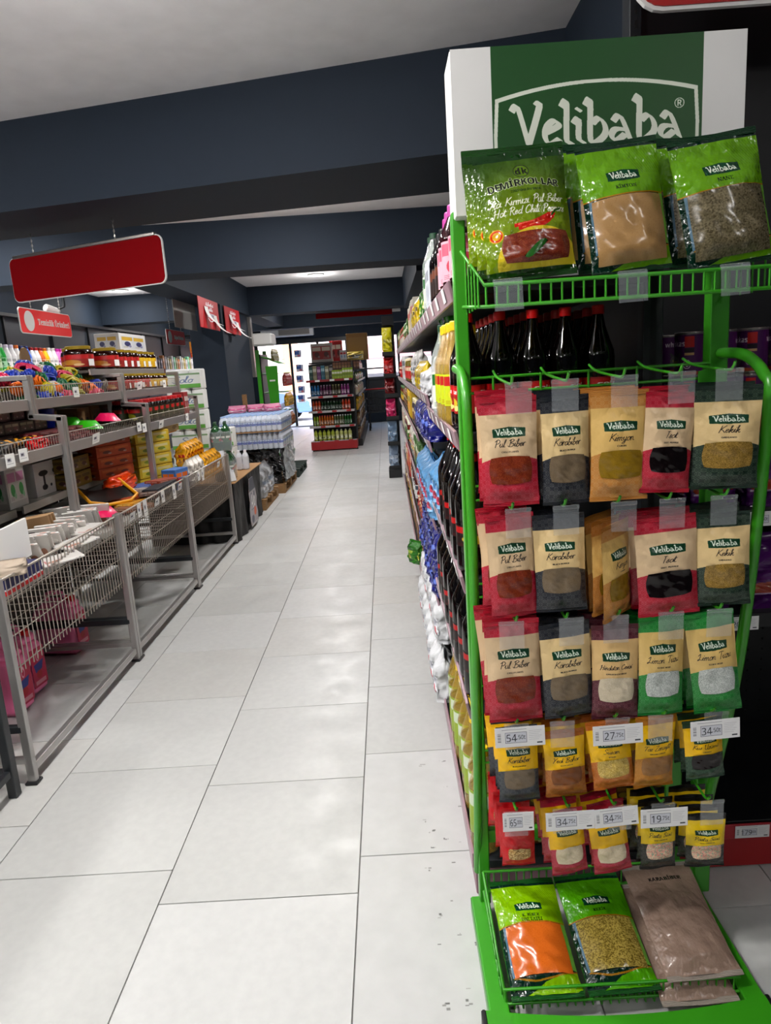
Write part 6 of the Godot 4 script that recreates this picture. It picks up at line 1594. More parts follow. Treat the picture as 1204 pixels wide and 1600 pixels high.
	for k in 44:
		var row := k % 2
		var o := solo("white_packet", sleeve, "white printed packet leaning in the nearest basket, %s row, %s from near" % [["front", "back"][row], nth(k / 2)], "packet", Vector3(-1.72 - 0.17 * row, 0.74, -2.98 - 0.044 * (k / 2) - 0.02 * row), 0.0, "white packets in the nearest basket")
		o.rotation = Vector3(0.75 + R.randf_range(-0.15, 0.15), 0.2 + R.randf_range(-0.25, 0.25), R.randf_range(-0.1, 0.1))
	for k in 3:
		var o := solo("white_packet", sleeve, "white packet lying flat at the nearest rim, %s from near" % nth(k), "packet", Vector3(-1.60, 0.76 + 0.02 * k, -3.0 - 0.2 * k), 0.0, "white packets in the nearest basket")
		o.rotation = Vector3(-PI / 2 + 0.1, 0.4 * k - 0.9, 0)
	for k in 3:
		var o := solo("brown_packet", sleeve, "tan and red packet among the white ones, %s from near" % nth(k), "packet", Vector3(-1.80, 0.77, -3.42 - 0.03 * k), 0.0, "tan packets in the nearest basket")
		o.set_surface_override_material(0, hexm("a8845c", 0.4))
		o.rotation = Vector3(0.6, 0.45, 0.1)
	solo("white_board", b1(Vector3(0.012, 0.17, 0.34), 0.003).done(mats["paper"]), "plain white card standing in the nearest basket at the left edge", "card", Vector3(-1.60, 0.90, -2.80), 0.08)
	solo("striped_box", b1(Vector3(0.16, 0.075, 0.3), 0.004).done(on_sheet(Cv.new(128, 96, Color(0.05, 0.08, 0.32)).rect(0, 62, 128, 12, Color(0.85, 0.85, 0.85)).rect(0, 72, 128, 24, Color(0.75, 0.08, 0.08)), mat("striped", Color.WHITE, 0.4))), "navy, red and white striped box behind the wire of the nearest basket", "box", Vector3(-1.62, 0.775, -2.76))
	var cloth := bag_kind(Color(0.68, 0.62, 0.55), null, 0.16, 0.06, 0.12, 106, 0.7)
	spawn(cloth, "cream_bundle", "crumpled cream bundle at the left edge of the nearest basket", "bundle", Vector3(-1.56, 0.815, -2.66), 0.4)
	spawn(bag_kind(Color(0.70, 0.62, 0.52), label_print("beige_pack", Color(0.75, 0.68, 0.6), Color(0.15, 0.4, 0.2), Color(0.5, 0.35, 0.3), ""), 0.16, 0.2, 0.06, 107), "beige_pack", "beige pack with a green band behind the white card", "pack", Vector3(-1.90, 0.74, -3.02), PI / 2 - 0.5)
	# price tags on the rims
	var tags := [[-1.49, 0.79, -3.86], [-1.49, 0.80, -3.98], [-1.49, 0.795, -4.08], [-1.49, 0.79, -4.3], [-1.49, 0.80, -4.42], [-1.49, 0.79, -4.66], [-1.49, 0.80, -4.8], [-1.49, 0.80, -5.3], [-1.49, 0.795, -5.42], [-1.49, 0.80, -5.95], [-1.71, 1.225, -3.1], [-1.71, 1.235, -3.22], [-1.71, 1.23, -4.05], [-1.71, 1.235, -4.78], [-1.71, 1.22, -4.88], [-1.71, 1.215, -5.25], [-1.71, 1.22, -5.95], [-1.85, 1.50, -4.2], [-1.85, 1.51, -5.3], [-1.85, 1.51, -5.9]]
	var tcv := Cv.new(128, 96, Color(0.88, 0.88, 0.86))
	tcv.rect(20, 30, 60, 30, Color(0.7, 0.7, 0.72)).rect(30, 36, 36, 16, Color(0.25, 0.25, 0.28)).rect(16, 70, 90, 4, Color(0.6, 0.6, 0.62))
	var tg := b1(Vector3(0.062, 0.05, 0.0012), 0.0, Vector3(0, 0, 0)).done(on_sheet(tcv, mat("tag_print", Color.WHITE, 0.6)))
	for k in tags.size():
		var q: Array = tags[k]
		var on := "basket rim" if q[0] > -1.6 else ("middle shelf edge" if q[0] > -1.8 else "top shelf edge")
		var o := solo("shelf_tag", tg, "white price tag on the %s, %s from near" % [on, nth([0, 1, 2, 3, 4, 5, 6, 7, 8, 9, 0, 1, 2, 3, 4, 5, 6, 0, 1, 2][k])], "price tag", Vector3(q[0] + 0.006, q[1], q[2]), 0.0, "white price tags on the stands")
		o.scale = Vector3(1.0, 1.0 + 0.5 * (k % 3), 1.0) if q[0] > -1.6 else Vector3(1.25, 1.2, 1.0)
		o.rotation = Vector3(0, PI / 2, 0) if k % 3 else Vector3(0.25, PI / 2 - 0.1, 0.5 if k == 13 else 0.1)


func pallet(called_look: String, x0: float, x1: float, z0: float, z1: float, m: Material) -> void:
	var t := thing("wooden_pallet", called_look, "pallet", Vector3((x0 + x1) * 0.5, 0, (z0 + z1) * 0.5), 0.0, "pallets by the column")
	for k in 6: part("deck_board", slab(Vector3(x0, 0.105, z0 - 0.02 - (absf(z1 - z0) - 0.1) * k / 5.0 - 0.08), Vector3(x1, 0.125, z0 - 0.02 - (absf(z1 - z0) - 0.1) * k / 5.0), 0.003), m, t)
	for a in 3:
		for b in 3:
			var x := lerpf(x0 + 0.06, x1 - 0.06, a / 2.0)
			var z := lerpf(z0 - 0.06, z1 + 0.06, b / 2.0)
			part("block", slab(Vector3(x - 0.05, 0.02, z - 0.055), Vector3(x + 0.05, 0.105, z + 0.055), 0.004), m, t)
	for a in 3:
		var x := lerpf(x0 + 0.06, x1 - 0.06, a / 2.0)
		part("runner", slab(Vector3(x - 0.05, 0.0, z1), Vector3(x + 0.05, 0.02, z0), 0.003), m, t)


func bottle_pack(body: Material, cap: Material, label: Material, nx: int, nz: int, r: float, h: float, wrap: Material) -> Array:
	var one := bottle_kind(body, cap, label, r, h, 0.66, 0.012, 0.34, 0.56, 10, 0.03, 0.016)
	var kind := []
	for a in nx:
		for b in nz:
			var o := Vector3((a - (nx - 1) * 0.5) * r * 2.02, 0, (b - (nz - 1) * 0.5) * r * 2.02)
			kind.append([one, o])
	return [kind, b1(Vector3(nx * r * 2.06, h * 0.74, nz * r * 2.06), r * 0.5, Vector3(0, h * 0.37, 0)).done(wrap)]


func spawn_pack(p: Array, called: String, label: String, at: Vector3, turn := 0.0, group := "") -> void:
	var t := thing(called, label, "bottle pack", at, turn, group)
	for q in p[0]:
		var first: MeshInstance3D = null
		for e in q[0]:
			var o := put("bottle" if first == null else e[0], e[1], t if first == null else first)
			if first == null:
				first = o
				o.position = q[1]
	put("shrink_wrap", p[1], t)


func build_pallets() -> void:
	# table under a black cover
	var t := thing("covered_table", "low table wrapped in a black cover with a bottle picture, cardboard on top", "table", Vector3(-1.88, 0, -7.05))
	var cov := Mb.new()
	var nz := FastNoiseLite.new()
	nz.seed = 4; nz.frequency = 2.2
	var fold := func(q: float, h: float, z: float) -> float: return q + 0.022 * nz.get_noise_2d(z * 1.6, h * 0.5) + 0.012 * (1.0 - h / 0.55) * sin(z * 22.0)
	cov.grid(36, 8, func(a, b): return Vector3(fold.call(-1.475, 0.55 * (1 - b), a * 1.4), 0.555 * (1 - b) + 0.004, -6.36 - 1.38 * a))
	cov.grid(20, 8, func(a, b): return Vector3(-2.29 + 0.815 * a, 0.555 * (1 - b) + 0.004, -6.36 + (fold.call(0.0, 0.55 * (1 - b), a * 1.4 + 3.0))))
	cov.quad(Vector3(-2.29, 0.557, -7.74), Vector3(-1.475, 0.557, -7.74), Vector3(-1.475, 0.557, -6.36), Vector3(-2.29, 0.557, -6.36))
	part("black_cover", cov, mat("cover_black", Color(0.035, 0.035, 0.038), 0.6), t)
	part("cardboard_top", slab(Vector3(-2.28, 0.558, -7.75), Vector3(-1.45, 0.57, -6.34), 0.003), mats["card"], t)
	part("table_core", slab(Vector3(-2.26, 0.0, -7.72), Vector3(-1.53, 0.55, -6.42)), mats["black_steel"], t)
	var cv := Cv.new(128, 96, Color(0.62, 0.60, 0.62))
	cv.rect(0, 0, 128, 26, Color(0.12, 0.13, 0.22)).rect(26, 30, 76, 34, Color(0.42, 0.42, 0.48)).ell(84, 70, 18, 9, Color(0.85, 0.35, 0.12)).ell(40, 82, 20, 8, Color(0.25, 0.27, 0.35)).rect(0, 92, 128, 4, Color(0.75, 0.75, 0.75))
	type(cv, "Alo", 64, 46, 40, Color(0.92, 0.92, 0.92), "Droid Sans", true)
	var pic := []
	for q in [[-0.13, 0.03], [0.13, 0.03], [0.15, 0.12], [0.12, 0.2], [0.15, 0.28], [0.12, 0.37], [0.09, 0.43], [0.07, 0.5], [-0.07, 0.5], [-0.09, 0.43], [-0.13, 0.36], [-0.11, 0.26], [-0.15, 0.2], [-0.15, 0.1]]: pic.append(Vector2(q[0] * 1.35, q[1] * 1.02))
	var pm := Mb.new().prism(pic, 0.004, Transform3D(Basis(Vector3.UP, PI / 2), Vector3(-1.437, 0, -7.02)))
	part("bottle_picture", pm, on_sheet(cv, mat("cover_picture", Color.WHITE, 0.45)), t)
	# green water bottles on it
	var grn := glassy("green_pet", Color(0.02, 0.30, 0.08), 0.72, 0.08)
	var gb := bottle_pack(grn, hexm("0c3a1c"), label_print("green_label", Color(0.08, 0.32, 0.12), Color(0.85, 0.85, 0.8), Color(0.7, 0.1, 0.1), ""), 2, 3, 0.045, 0.275, mats["clear_film"])
	spawn_pack(gb, "green_bottle_pack", "six-pack of green bottles on the covered table, lower", Vector3(-1.57, 0.57, -6.56), 0.1, "green bottle packs")
	spawn_pack(gb, "green_bottle_pack", "six-pack of green bottles stacked on the lower pack", Vector3(-1.585, 0.846, -6.57), 0.2, "green bottle packs")
	var sheet_ := solo("price_sheet", b1(Vector3(0.11, 0.3, 0.002)).done(mat("sheet_print", Color(0.82, 0.83, 0.84), 0.5)), "long pale price sheet leaning against the green bottles", "sign", Vector3(-1.52, 0.72, -6.42), 0.9)
	sheet_.rotation.x = -0.3
	var water := glassy("water_pet", Color(0.93, 0.96, 1.0), 0.5, 0.1)
	var wcap := hexm("a4bfe8", 0.4)
	var wlab := label_print("water", Color(0.12, 0.25, 0.62), Color(0.75, 0.82, 0.92), Color(0.2, 0.4, 0.75), "", 128, 96)
	var wp := bottle_pack(water, wcap, wlab, 4, 3, 0.033, 0.215, mats["clear_film"])
	spawn_pack(bottle_pack(glassy("milk_pet", Color(0.9, 0.91, 0.93), 0.7, 0.15), hexm("e6e6ea", 0.4), null, 4, 2, 0.033, 0.2, mats["clear_film"]), "white_bottle_pack", "pack of small white bottles at the rear of the covered table", Vector3(-1.62, 0.57, -7.25), 0.2)
	# kitchen rolls stacked on the table
	var rv := Cv.new(128, 96, Color(0.82, 0.84, 0.82))
	rv.rect(0, 0, 128, 12, Color(0.45, 0.58, 0.42)).rect(0, 70, 128, 26, Color(0.35, 0.6, 0.25))
	hand(rv, HAND, "Solo", 64, 62, 4.2, Vector2.ZERO, 1.6, Color(0.35, 0.42, 0.58), 0.2)
	var rolls := Mb.new()
	for a in 3:
		for b in 2: rolls.lathe([Vector2(0, 0.005), Vector2(0.055, 0.0), Vector2(0.065, 0.012), Vector2(0.065, 0.2), Vector2(0.055, 0.212), Vector2(0.02, 0.21), Vector2(0.0, 0.2)], 14, Vector3((a - 1) * 0.13, 0, (b - 0.5) * 0.13))
	var rk := [["paper_rolls", rolls.done(mat("tissue", Color(0.86, 0.87, 0.86), 0.7)), -1], ["wrap_print", Mb.new().quad(Vector3(-0.19, 0.17, 0.134), Vector3(0.19, 0.17, 0.134), Vector3(0.19, 0.02, 0.134), Vector3(-0.19, 0.02, 0.134)).done(on_sheet(rv, mat("rolls_print", Color.WHITE, 0.4))), -1]]
	for k in 5:
		spawn(rk, "kitchen_roll_pack", "white pack of kitchen rolls stacked behind the green bottles, %s from the bottom" % nth(k), "paper rolls", Vector3(-2.13, 0.57 + 0.214 * k, -7.55), 0.06 * (k % 2), "kitchen roll packs")
		if k < 2: spawn(rk, "kitchen_roll_pack", "white kitchen roll pack right of the tall stack, %s" % ["lower", "upper"][k], "paper rolls", Vector3(-1.80, 0.57 + 0.214 * k, -7.6), 0.0, "kitchen roll packs", {}, Vector3(0.62, 1, 0.8))
	# pallets and wrapped goods
	pallet("pale wooden pallet under the film-wrapped packs, nearest of three", -2.3, -1.45, -7.82, -8.78, mats["wood"])
	pallet("wooden pallet under the tall stack of bottled water", -2.14, -1.38, -8.92, -10.1, mats["wood"])
	pallet("dark green pallet at the far end of the row", -2.1, -1.36, -10.25, -11.3, mat("green_wood", Color(0.16, 0.22, 0.2), 0.8))
	var wrapm := film("wrap_grey", Color(0.62, 0.63, 0.64), null, 0.18, 0.7)
	for k in 4:
		spawn(bag_kind(Color(0.60, 0.61, 0.62), label_print("wrapped", Color(0.6, 0.62, 0.64), Color(0.4, 0.44, 0.5), Color(0.75, 0.75, 0.75), ""), 0.36, 0.36, 0.22, 110, 0.2), "wrapped_pack", "film-wrapped grey pack on the nearest pallet, %s" % ["aisle side, first", "aisle side, second", "rear, first", "rear, second"][k], "pack", Vector3(-1.58 - 0.28 * (k / 2), 0.125, -8.06 - 0.42 * (k % 2)), PI / 2, "film-wrapped packs")
	# black wrapped heap that carries the water
	var heap := thing("wrapped_load", "black film-wrapped load on the pallet below the bottled water", "wrapped goods", Vector3(-1.78, 0.125, -9.5))
	var lm := Mb.new()
	var wob := func(p: Vector3, k: float) -> Vector3: return p + Vector3(nz.get_noise_3d(p.x * 3, p.y * 5, p.z * 3 + k), 0, nz.get_noise_3d(p.y * 4, p.z * 3, p.x * 3 + k)) * 0.05
	lm.grid(14, 10, func(a, b): return wob.call(Vector3(-2.1 + 0.68 * a, 0.58 - 0.45 * b, -8.98 + 0.03 * b), 0.0))
	lm.grid(14, 10, func(a, b): return wob.call(Vector3(-1.42 + 0.03 * b, 0.58 - 0.45 * b, -8.98 - 1.05 * a), 0.0))
	lm.quad(Vector3(-2.1, 0.575, -10.03), Vector3(-1.42, 0.575, -10.03), Vector3(-1.42, 0.575, -8.98), Vector3(-2.1, 0.575, -8.98))
	part("black_film", lm, film("film_black", Color(0.03, 0.03, 0.035), null, 0.15, 0.8), heap)
	var skirt := Mb.new().grid(12, 8, func(a, b): return wob.call(Vector3(-1.395 + 0.06 * b * sin(PI * a), 0.62 - 0.46 * b, -9.1 - 0.9 * a), 5.0))
	var cf := film("film_clear", Color(0.75, 0.77, 0.78, 0.55), null, 0.2, 0.8)
	cf.transparency = BaseMaterial3D.TRANSPARENCY_ALPHA
	part("loose_clear_film", skirt, cf, heap)
	solo("cardboard_sheet", b1(Vector3(0.8, 0.008, 1.12), 0.002).done(mats["card"]), "cardboard sheet between the two layers of bottled water", "cardboard", Vector3(-1.78, 0.81, -9.5))
	for l in 2:
		for a in 3:
			for b in 5:
				spawn_pack(wp, "water_pack", "pack of water bottles, %s layer, row %s, %s from the aisle" % [["lower", "upper"][l], ["one", "two", "three", "four", "five"][b], nth(2 - a)], Vector3(-2.04 + 0.268 * a, 0.585 + 0.232 * l, -9.07 - 0.203 * b), 0.0, "bottled water packs")
	var pinkb := bag_kind(Color(0.80, 0.50, 0.62), label_print("pink_bag", Color(0.82, 0.55, 0.65), Color(0.85, 0.2, 0.5), Color(0.8, 0.8, 0.82), ""), 0.24, 0.1, 0.18, 111)
	for k in 3: spawn(pinkb, "pink_bag", "pink and clear bag on top of the bottled water, %s from the left" % nth(k), "bag", Vector3(-2.08 + 0.24 * k, 1.034, -9.75 - 0.1 * (k % 2)), 0.3 * k, "pink bags")
	solo("wood_offcut", b1(Vector3(0.07, 0.24, 0.02), 0.003, Vector3(0, 0.12, 0)).done(mats["wood"]), "short wooden board standing behind the water against the column", "board", Vector3(-2.02, 1.034, -10.02), 0.2)
	# second green rack, further off
	var g: Material = mats["green_paint"]
	var r := thing("green_rack", "second green spice rack, seen from the side beyond the bottled water", "display rack", Vector3(-2.2, 0, -13.4))
	for z in [-13.1, -13.9]:
		part("post", slab(Vector3(-2.36, 0.0, z - 0.025), Vector3(-2.29, 1.98, z + 0.025), 0.005), g, r)
	part("side_panel", Mb.new().prism([Vector2(-2.19, 1.68), Vector2(-1.97, 1.68), Vector2(-2.0, 0.55), Vector2(-2.14, 0.55)], 0.02, Transform3D(Basis(), Vector3(0, 0, -13.05))), g, r)
	part("back_panel", slab(Vector3(-2.3, 0.2, -13.9), Vector3(-2.27, 1.9, -13.1), 0.004), mats["black_steel"], r)
	var wr := Mb.new()
	for k in 12: wr.wire(Vector3(-2.28, 1.86, -13.12 - 0.07 * k), Vector3(-1.95, 1.72, -13.12 - 0.07 * k), 0.006)
	for q in [[-2.28, 1.86], [-1.95, 1.72], [-1.95, 1.8]]: wr.wire(Vector3(q[0], q[1], -13.1), Vector3(q[0], q[1], -13.9), 0.007)
	part("top_basket", wr, g, r)
	for y in [1.55, 1.2, 0.85]: 
		var hr := Mb.new().tube([Vector3(-2.27, y, -13.1), Vector3(-2.27, y, -13.9)], 0.008, 6)
		for k in 5: hr.tube([Vector3(-2.27, y - 0.01, -13.2 - 0.15 * k), Vector3(-1.84, y - 0.01, -13.2 - 0.15 * k)], 0.006, 5)
		part("hook_rail", hr, g, r)
	part("foot", slab(Vector3(-2.4, 0, -13.95), Vector3(-1.9, 0.06, -13.05), 0.01), g, r)
	part("badge", slab(Vector3(-2.13, 1.4, -13.05), Vector3(-2.03, 1.43, -13.044)), mats["paper"], r)
	for k in 5: spawn(bag_kind(Color(0.45, 0.42, 0.2), label_print("spice_far", Color(0.5, 0.45, 0.25), Color(0.75, 0.75, 0.7), Color(0.3, 0.35, 0.2), ""), 0.14, 0.22, 0.05, 112), "far_spice_bag", "spice bag atop the far green rack, %s from near" % nth(k), "spice bag", Vector3(-2.06, 1.77, -13.2 - 0.14 * k), PI / 2, "bags on the far green rack")
	for y in 3:
		for k in 5:
			var c: Color = [Color(0.55, 0.12, 0.1), Color(0.75, 0.55, 0.08), Color(0.6, 0.32, 0.1)][y]
			spawn(bag_kind(c, label_print("far_pouch%d" % y, c.lerp(Color.WHITE, 0.4), c, c.darkened(0.5), ""), 0.13, 0.24, 0.09, 113), "far_pouch", "pouch on the far green rack, %s row down, %s from near" % [nth(y), nth(k)], "spice pouch", Vector3(-1.87, 1.30 - 0.37 * y, -13.2 - 0.15 * k), PI / 2, "pouches on the far green rack")


func build_left_wall() -> void:
	var t := thing("wall_shelving", "dark panelled shelving along the left wall, stocked with detergents", "shelving", Vector3(-4.45, 0, -11.0))
	for k in 10:
		part("back_panel", slab(Vector3(-4.6, 0, -6.22 - 1.22 * k), Vector3(-4.57, 2.42, -5.01 - 1.22 * k), 0.004), mats["navy_panel"], t)
		part("upright", slab(Vector3(-4.575, 0, -5.03 - 1.22 * k), Vector3(-4.54, 2.45, -4.99 - 1.22 * k), 0.003), mats["black_steel"], t)
	for y in [0.15, 0.6, 1.0, 1.4, 1.745]:
		var s := part("shelf", slab(Vector3(-4.57, y - 0.03, -17.2), Vector3(-4.08, y, -5.0), 0.003), mats["white_plastic"], t)
		part("price_rail", slab(Vector3(-4.08, y - 0.04, -17.2), Vector3(-4.07, y + 0.005, -5.0), 0.002), mat("rail_white", Color(0.8, 0.8, 0.86), 0.4), s)
	part("top_rail", slab(Vector3(-4.57, 2.42, -17.2), Vector3(-4.5, 2.46, -5.0), 0.003), mats["black_steel"], t)
	# detergents: colour of bottle, cap, label, count
	var rows := [["6aa84f", "4fb84a", 2, "green", 0.27], ["1f9f3a", "d8d8d8", 1, "bright green", 0.30], ["e9e9ea", "d9d2e6", 2, "white", 0.295], ["e6e6e4", "d86a1a", 1, "white orange-capped", 0.295], ["2c5fc4", "15306e", 2, "blue", 0.29], ["d9d9d9", "8a0f14", 2, "white red-capped", 0.28], ["d2622a", "7c1010", 1, "orange", 0.28], ["e3b21a", "c05a10", 1, "yellow", 0.28], ["d8d4d2", "b9b4b0", 2, "grey-capped white", 0.285], ["d27ac0", "b0188a", 5, "pink", 0.28], ["c22c7c", "a01870", 2, "magenta", 0.28], ["c9c9cc", "b01818", 6, "silver red-capped", 0.26]]
	var z := -7.55
	for r in rows:
		var c := Color(r[0])
		var kd := bottle_kind(hexm(r[0], 0.3), hexm(r[1], 0.4), label_print("det_" + r[0], c.lerp(Color.WHITE, 0.6), c.darkened(0.2), Color(0.2, 0.45, 0.25), ""), 0.05, r[4], 0.55, 0.022, 0.15, 0.5, 12, 0.0, 0.05, 0.026)
		for k in r[2]:
			spawn(kd, "detergent_bottle", "%s detergent bottle on the wall shelf, %s from near" % [r[3], nth(k)], "bottle", Vector3(-4.17, 1.745, z), PI / 2, "detergents on the wall shelf")
			z -= 0.112
	var white_low := bottle_kind(hexm("e0e0e2", 0.3), hexm("c01a22", 0.4), label_print("bleach", Color(0.85, 0.86, 0.88), Color(0.7, 0.72, 0.75), Color(0.3, 0.3, 0.35), ""), 0.055, 0.21, 0.6, 0.02, 0.1, 0.55, 12, 0.0, 0.03, 0.026)
	for k in 11: spawn(white_low, "bleach_bottle", "white red-capped bottle before the pink ones, %s from near" % nth(k), "bottle", Vector3(-3.98, 1.60, -8.95 - 0.118 * k), PI / 2, "white red-capped bottles")
	var lt := thing("low_display", "low white display board in front of the wall shelf, carrying red-capped bottles", "shelf", Vector3(-4.0, 0, -9.5))
	part("board", slab(Vector3(-4.06, 1.57, -10.4), Vector3(-3.9, 1.60, -8.8), 0.004), mats["white_plastic"], lt)
	part("board_leg", slab(Vector3(-4.05, 0, -8.85), Vector3(-3.92, 1.57, -8.82), 0.004), mats["dark_steel"], lt)
	part("board_leg", slab(Vector3(-4.05, 0, -10.38), Vector3(-3.92, 1.57, -10.35), 0.004), mats["dark_steel"], lt)
	# personal care further along
	var cols := [["d9d4d8", "pale"], ["d98a4a", "orange"], ["7fd0a4", "mint"], ["2c3030", "black"], ["c9b058", "gold"], ["4c6860", "teal"], ["b7c0c4", "silver"], ["b0a060", "olive"], ["3a3a48", "dark"], ["d8d8de", "white"], ["9a90a8", "lilac"], ["c8c8b0", "cream"]]
	for k in 26:
		var c: Array = cols[(k * 5 + k / 12) % 12]
		var h := 0.2 + 0.04 * ((k * 7) % 4) * 0.5
		spawn(carton_kind(Color(c[0]), label_print("care_" + c[0], Color(c[0]), Color(c[0]).lerp(Color.WHITE, 0.5), Color(c[0]).darkened(0.4), ""), Vector3(0.09, h, 0.07)), "care_box", "%s toiletry box on the far wall shelf, %s from near" % [c[1], nth(k)], "box", Vector3(-4.15, 1.745, -12.6 - 0.14 * k), PI / 2, "toiletries on the far wall shelf")
	for k in 3: spawn(carton_kind([Color(0.72, 0.12, 0.1), Color(0.85, 0.45, 0.05), Color(0.8, 0.55, 0.1)][k], label_print("topbox%d" % k, Color(0.8, 0.4, 0.1), Color(0.85, 0.6, 0.2), Color(0.6, 0.1, 0.1), ""), Vector3(0.3, 0.12, 0.25)), "stacked_box", "red and orange box above the far toiletries, %s from the bottom" % nth(k), "box", Vector3(-4.25, 2.0 + 0.122 * k, -16.3), PI / 2)
	solo("box_ledge", slab(Vector3(-4.5, 1.97, -16.6), Vector3(-4.05, 2.0, -16.0), 0.003).done(mats["black_steel"]), "small black ledge carrying the red and orange boxes", "shelf")


# hung sign board: rounded plate with edge, print on both faces
func plate(w: float, h: float, r: float, d := 0.012) -> Mb:
	var pts := []
	for c in 4:
		for k in 6:
			var a := PI / 2 * (c + k / 5.0)
			pts.append(Vector2((w * 0.5 - r) * (1 if c in [0, 3] else -1) + r * cos(a), (h * 0.5 - r) * (1 if c < 2 else -1) + r * sin(a)))
	return Mb.new().prism(pts, d)


func hang(t: Node3D, xs: Array, y0: float, y1: float) -> void:
	for x in xs:
		var m := Mb.new()
		for k in int((y1 - y0) / 0.03): m.lathe([Vector2(0.002, 0), Vector2(0.006, 0.014), Vector2(0.002, 0.028)], 5, Vector3(x, y0 + 0.03 * k, -0.006))
		put("chain", m.done(mats["chrome"]), t)


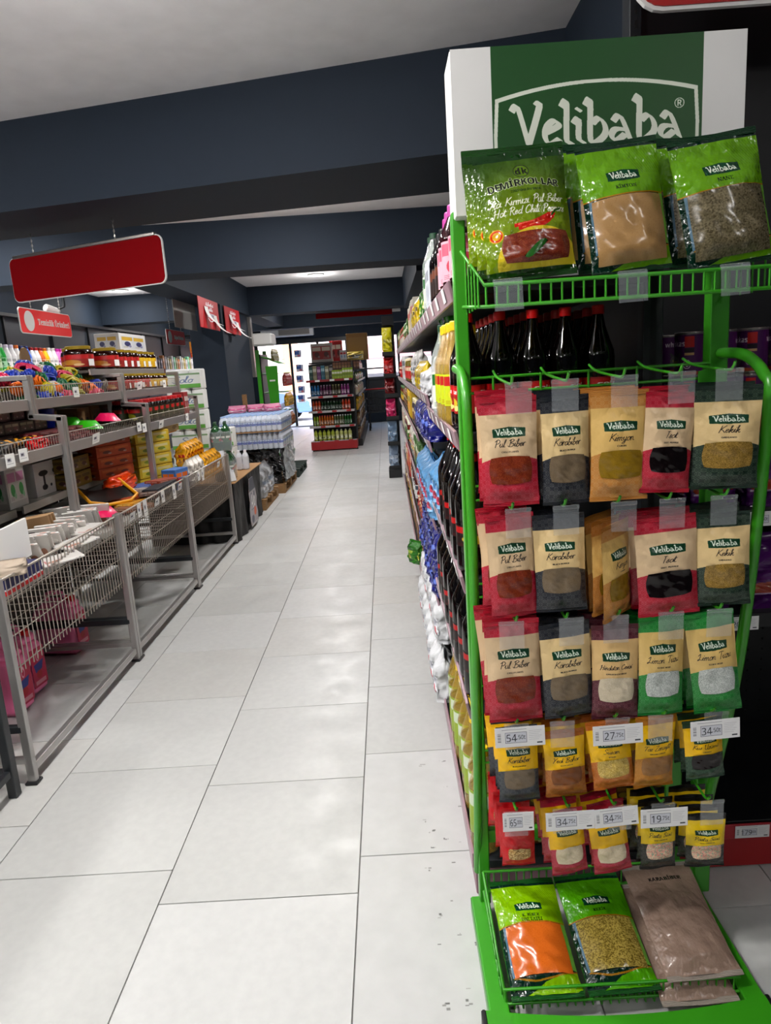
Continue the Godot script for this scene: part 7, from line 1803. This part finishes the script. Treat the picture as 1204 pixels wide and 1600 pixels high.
func build_signs() -> void:
	var red := mat("sign_red", Color(0.47, 0.01, 0.035), 0.8)
	red.metallic_specular = 0.2
	var a := Vector3(-2.39, 2.23, -4.745)
	var b := Vector3(-1.25, 2.23, -4.26)
	var t := thing("hanging_board", "long plain dark red board with rounded corners hanging under the nearest beam", "sign", (a + b) * 0.5, -atan2(b.z - a.z, b.x - a.x))
	put("board_face", plate(1.24, 0.265, 0.04, 0.02).done(red), t)
	put("white_edge", plate(1.252, 0.277, 0.045, 0.012).done(mats["white_plastic"]), t).position.z = -0.004
	put("top_rail", b1(Vector3(1.16, 0.02, 0.03), 0.004, Vector3(0, 0.14, -0.01)).done(mats["chrome"]), t)
	hang(t, [-0.4, 0.28], 0.15, 0.27)
	var word := ["Temizlik Ürünleri", "Kişisel Bakım"]
	for k in 2:
		var s := thing("aisle_sign", ["red hanging aisle sign with a white disc, reading Temizlik Ürünleri", "small far red aisle sign with a white disc above the toiletries"][k], "sign", Vector3(-3.0, [2.107, 2.14][k], [-6.46, -10.42][k]), PI / 2, "red aisle signs")
		var w: float = [0.95, 0.9][k]
		var pm := plate(w, 0.2, 0.03, 0.012)
		put("board_face", pm.done(mat("sign_bright_red", Color(0.95, 0.17, 0.17), 0.6)), s)
		put("white_edge", plate(w + 0.014, 0.214, 0.035, 0.008).done(mats["white_plastic"]), s).position.z = -0.002
		put("white_disc", Mb.new().lathe([Vector2(0, 0.002), Vector2(0.085, 0.002), Vector2(0.085, 0)], 28, Vector3.ZERO, true).done(mats["paper"]), s).transform = Transform3D(Basis(Vector3.RIGHT, PI / 2), Vector3(-w * 0.5 + 0.15, 0, 0.0005))
		var tm := TextMesh.new()
		var f := SystemFont.new()
		f.font_names = PackedStringArray(["Droid Serif"])
		f.font_weight = 700
		tm.text = word[k]; tm.font = f; tm.font_size = 32; tm.pixel_size = 0.0021; tm.depth = 0.002
		tm.material = mats["paper"]
		var o := put("lettering", tm, s)
		o.position = Vector3(0.13, 0.0, 0.0015)
		hang(s, [-0.25, 0.3], 0.11, 0.39 if k == 0 else 0.8)
	# promotion flags under the lengthwise beam
	solo("blank_board", b1(Vector3(0.01, 0.33, 1.0), 0.002).done(mat("board_back", Color(0.55, 0.55, 0.53), 0.6)), "blank grey-white back of a promotion board, left of the red flags", "sign", Vector3(-2.5, 2.33, -9.2))
	var cv := Cv.new(192, 192, Color(0.72, 0.06, 0.10))
	var w := Color(0.9, 0.88, 0.9)
	hand(cv, HAND, "tüketici", 104, 44, 2.6, Vector2.ZERO, 1.6, w, 0.2)
	hand(cv, HAND, "hakkı", 104, 76, 2.6, Vector2.ZERO, 1.6, w, 0.2)
	cv.rect(74, 90, 70, 26, w)
	type(cv, "ISTUR", 109, 103, 25, Color(0.15, 0.2, 0.5), "Droid Sans", true)
	cv.stroke(smooth([Vector2(80, 124), Vector2(100, 142), Vector2(122, 140), Vector2(136, 122)], 8), Vector2.ZERO, 3, w)
	var fp := mat("flag_print", Color.WHITE, 0.5, 0.0, cv.tex())
	for k in 2:
		var z: float = [-8.98, -10.35][k]
		var s := thing("promotion_flag", "red promotion board with curling white strips under the beam, %s of the two" % ["nearer", "farther"][k], "sign", Vector3(-2.14, 2.31, z), PI / 2, "red promotion boards")
		put("board", b1(Vector3(1.0, 0.36, 0.008), 0.002).done(mat("flag_red", Color(0.66, 0.05, 0.09), 0.5)), s)
		put("print", Mb.new().quad(Vector3(-0.49, 0.175, 0.005), Vector3(0.49, 0.175, 0.005), Vector3(0.49, -0.175, 0.005), Vector3(-0.49, -0.175, 0.005)).done(fp), s)
		for q in [[-0.18, 0.02, 0.22], [0.24, -0.06, 0.2]]:
			var strip := Mb.new().grid(3, 12, func(aa, bb): return Vector3(q[0] + (aa - 0.5) * 0.17 + 0.12 * bb * bb, q[1] + 0.06 - bb * 0.28 + 0.05 * bb * bb * bb, 0.015 + 0.16 * bb * bb))
			put("curling_strip", strip.done(mats["paper"]), s)
	var far := thing("far_banner", "long thin red board under the far beam above the end shelving", "sign", Vector3(-0.46, 2.44, -12.22))
	put("red_board", b1(Vector3(1.3, 0.085, 0.03), 0.006).done(red), far)
	put("white_end", b1(Vector3(0.14, 0.05, 0.028), 0.005, Vector3(0.72, 0.02, 0)).done(mats["paper"]), far)
	hang(far, [-0.5, 0.5], 0.04, 0.065)
	# sign above the cross shelving
	var cr := thing("shelf_sign", "red sign with a white rim at the top right, above the cross shelving", "sign", Vector3(1.40, 2.585, -2.05))
	put("board_face", plate(1.36, 0.36, 0.07, 0.02).done(mat("sign_red2", Color(0.66, 0.05, 0.05), 0.35)), cr)
	put("white_rim", plate(1.38, 0.38, 0.08, 0.014).done(mats["paper"]), cr).position.z = -0.004
	hang(cr, [-0.5, 0.5], 0.19, 0.38)
	# security camera
	var sc := thing("security_camera", "white security camera on a bracket under the second beam, right of the cleaning sign", "camera", Vector3(-3.2, 2.28, -7.02))
	put("camera_body", Mb.new().lathe([Vector2(0, -0.07), Vector2(0.035, -0.07), Vector2(0.038, 0.06), Vector2(0.03, 0.07), Vector2(0, 0.07)], 14, Vector3.ZERO, true).done(mats["white_plastic"]), sc).rotation = Vector3(PI / 2 - 0.3, -0.6, 0)
	put("bracket", Mb.new().tube([Vector3(0.04, 0.0, -0.04), Vector3(0.1, 0.03, -0.06), Vector3(0.1, 0.22, -0.06)], 0.014, 8).done(mats["dark_steel"]), sc)
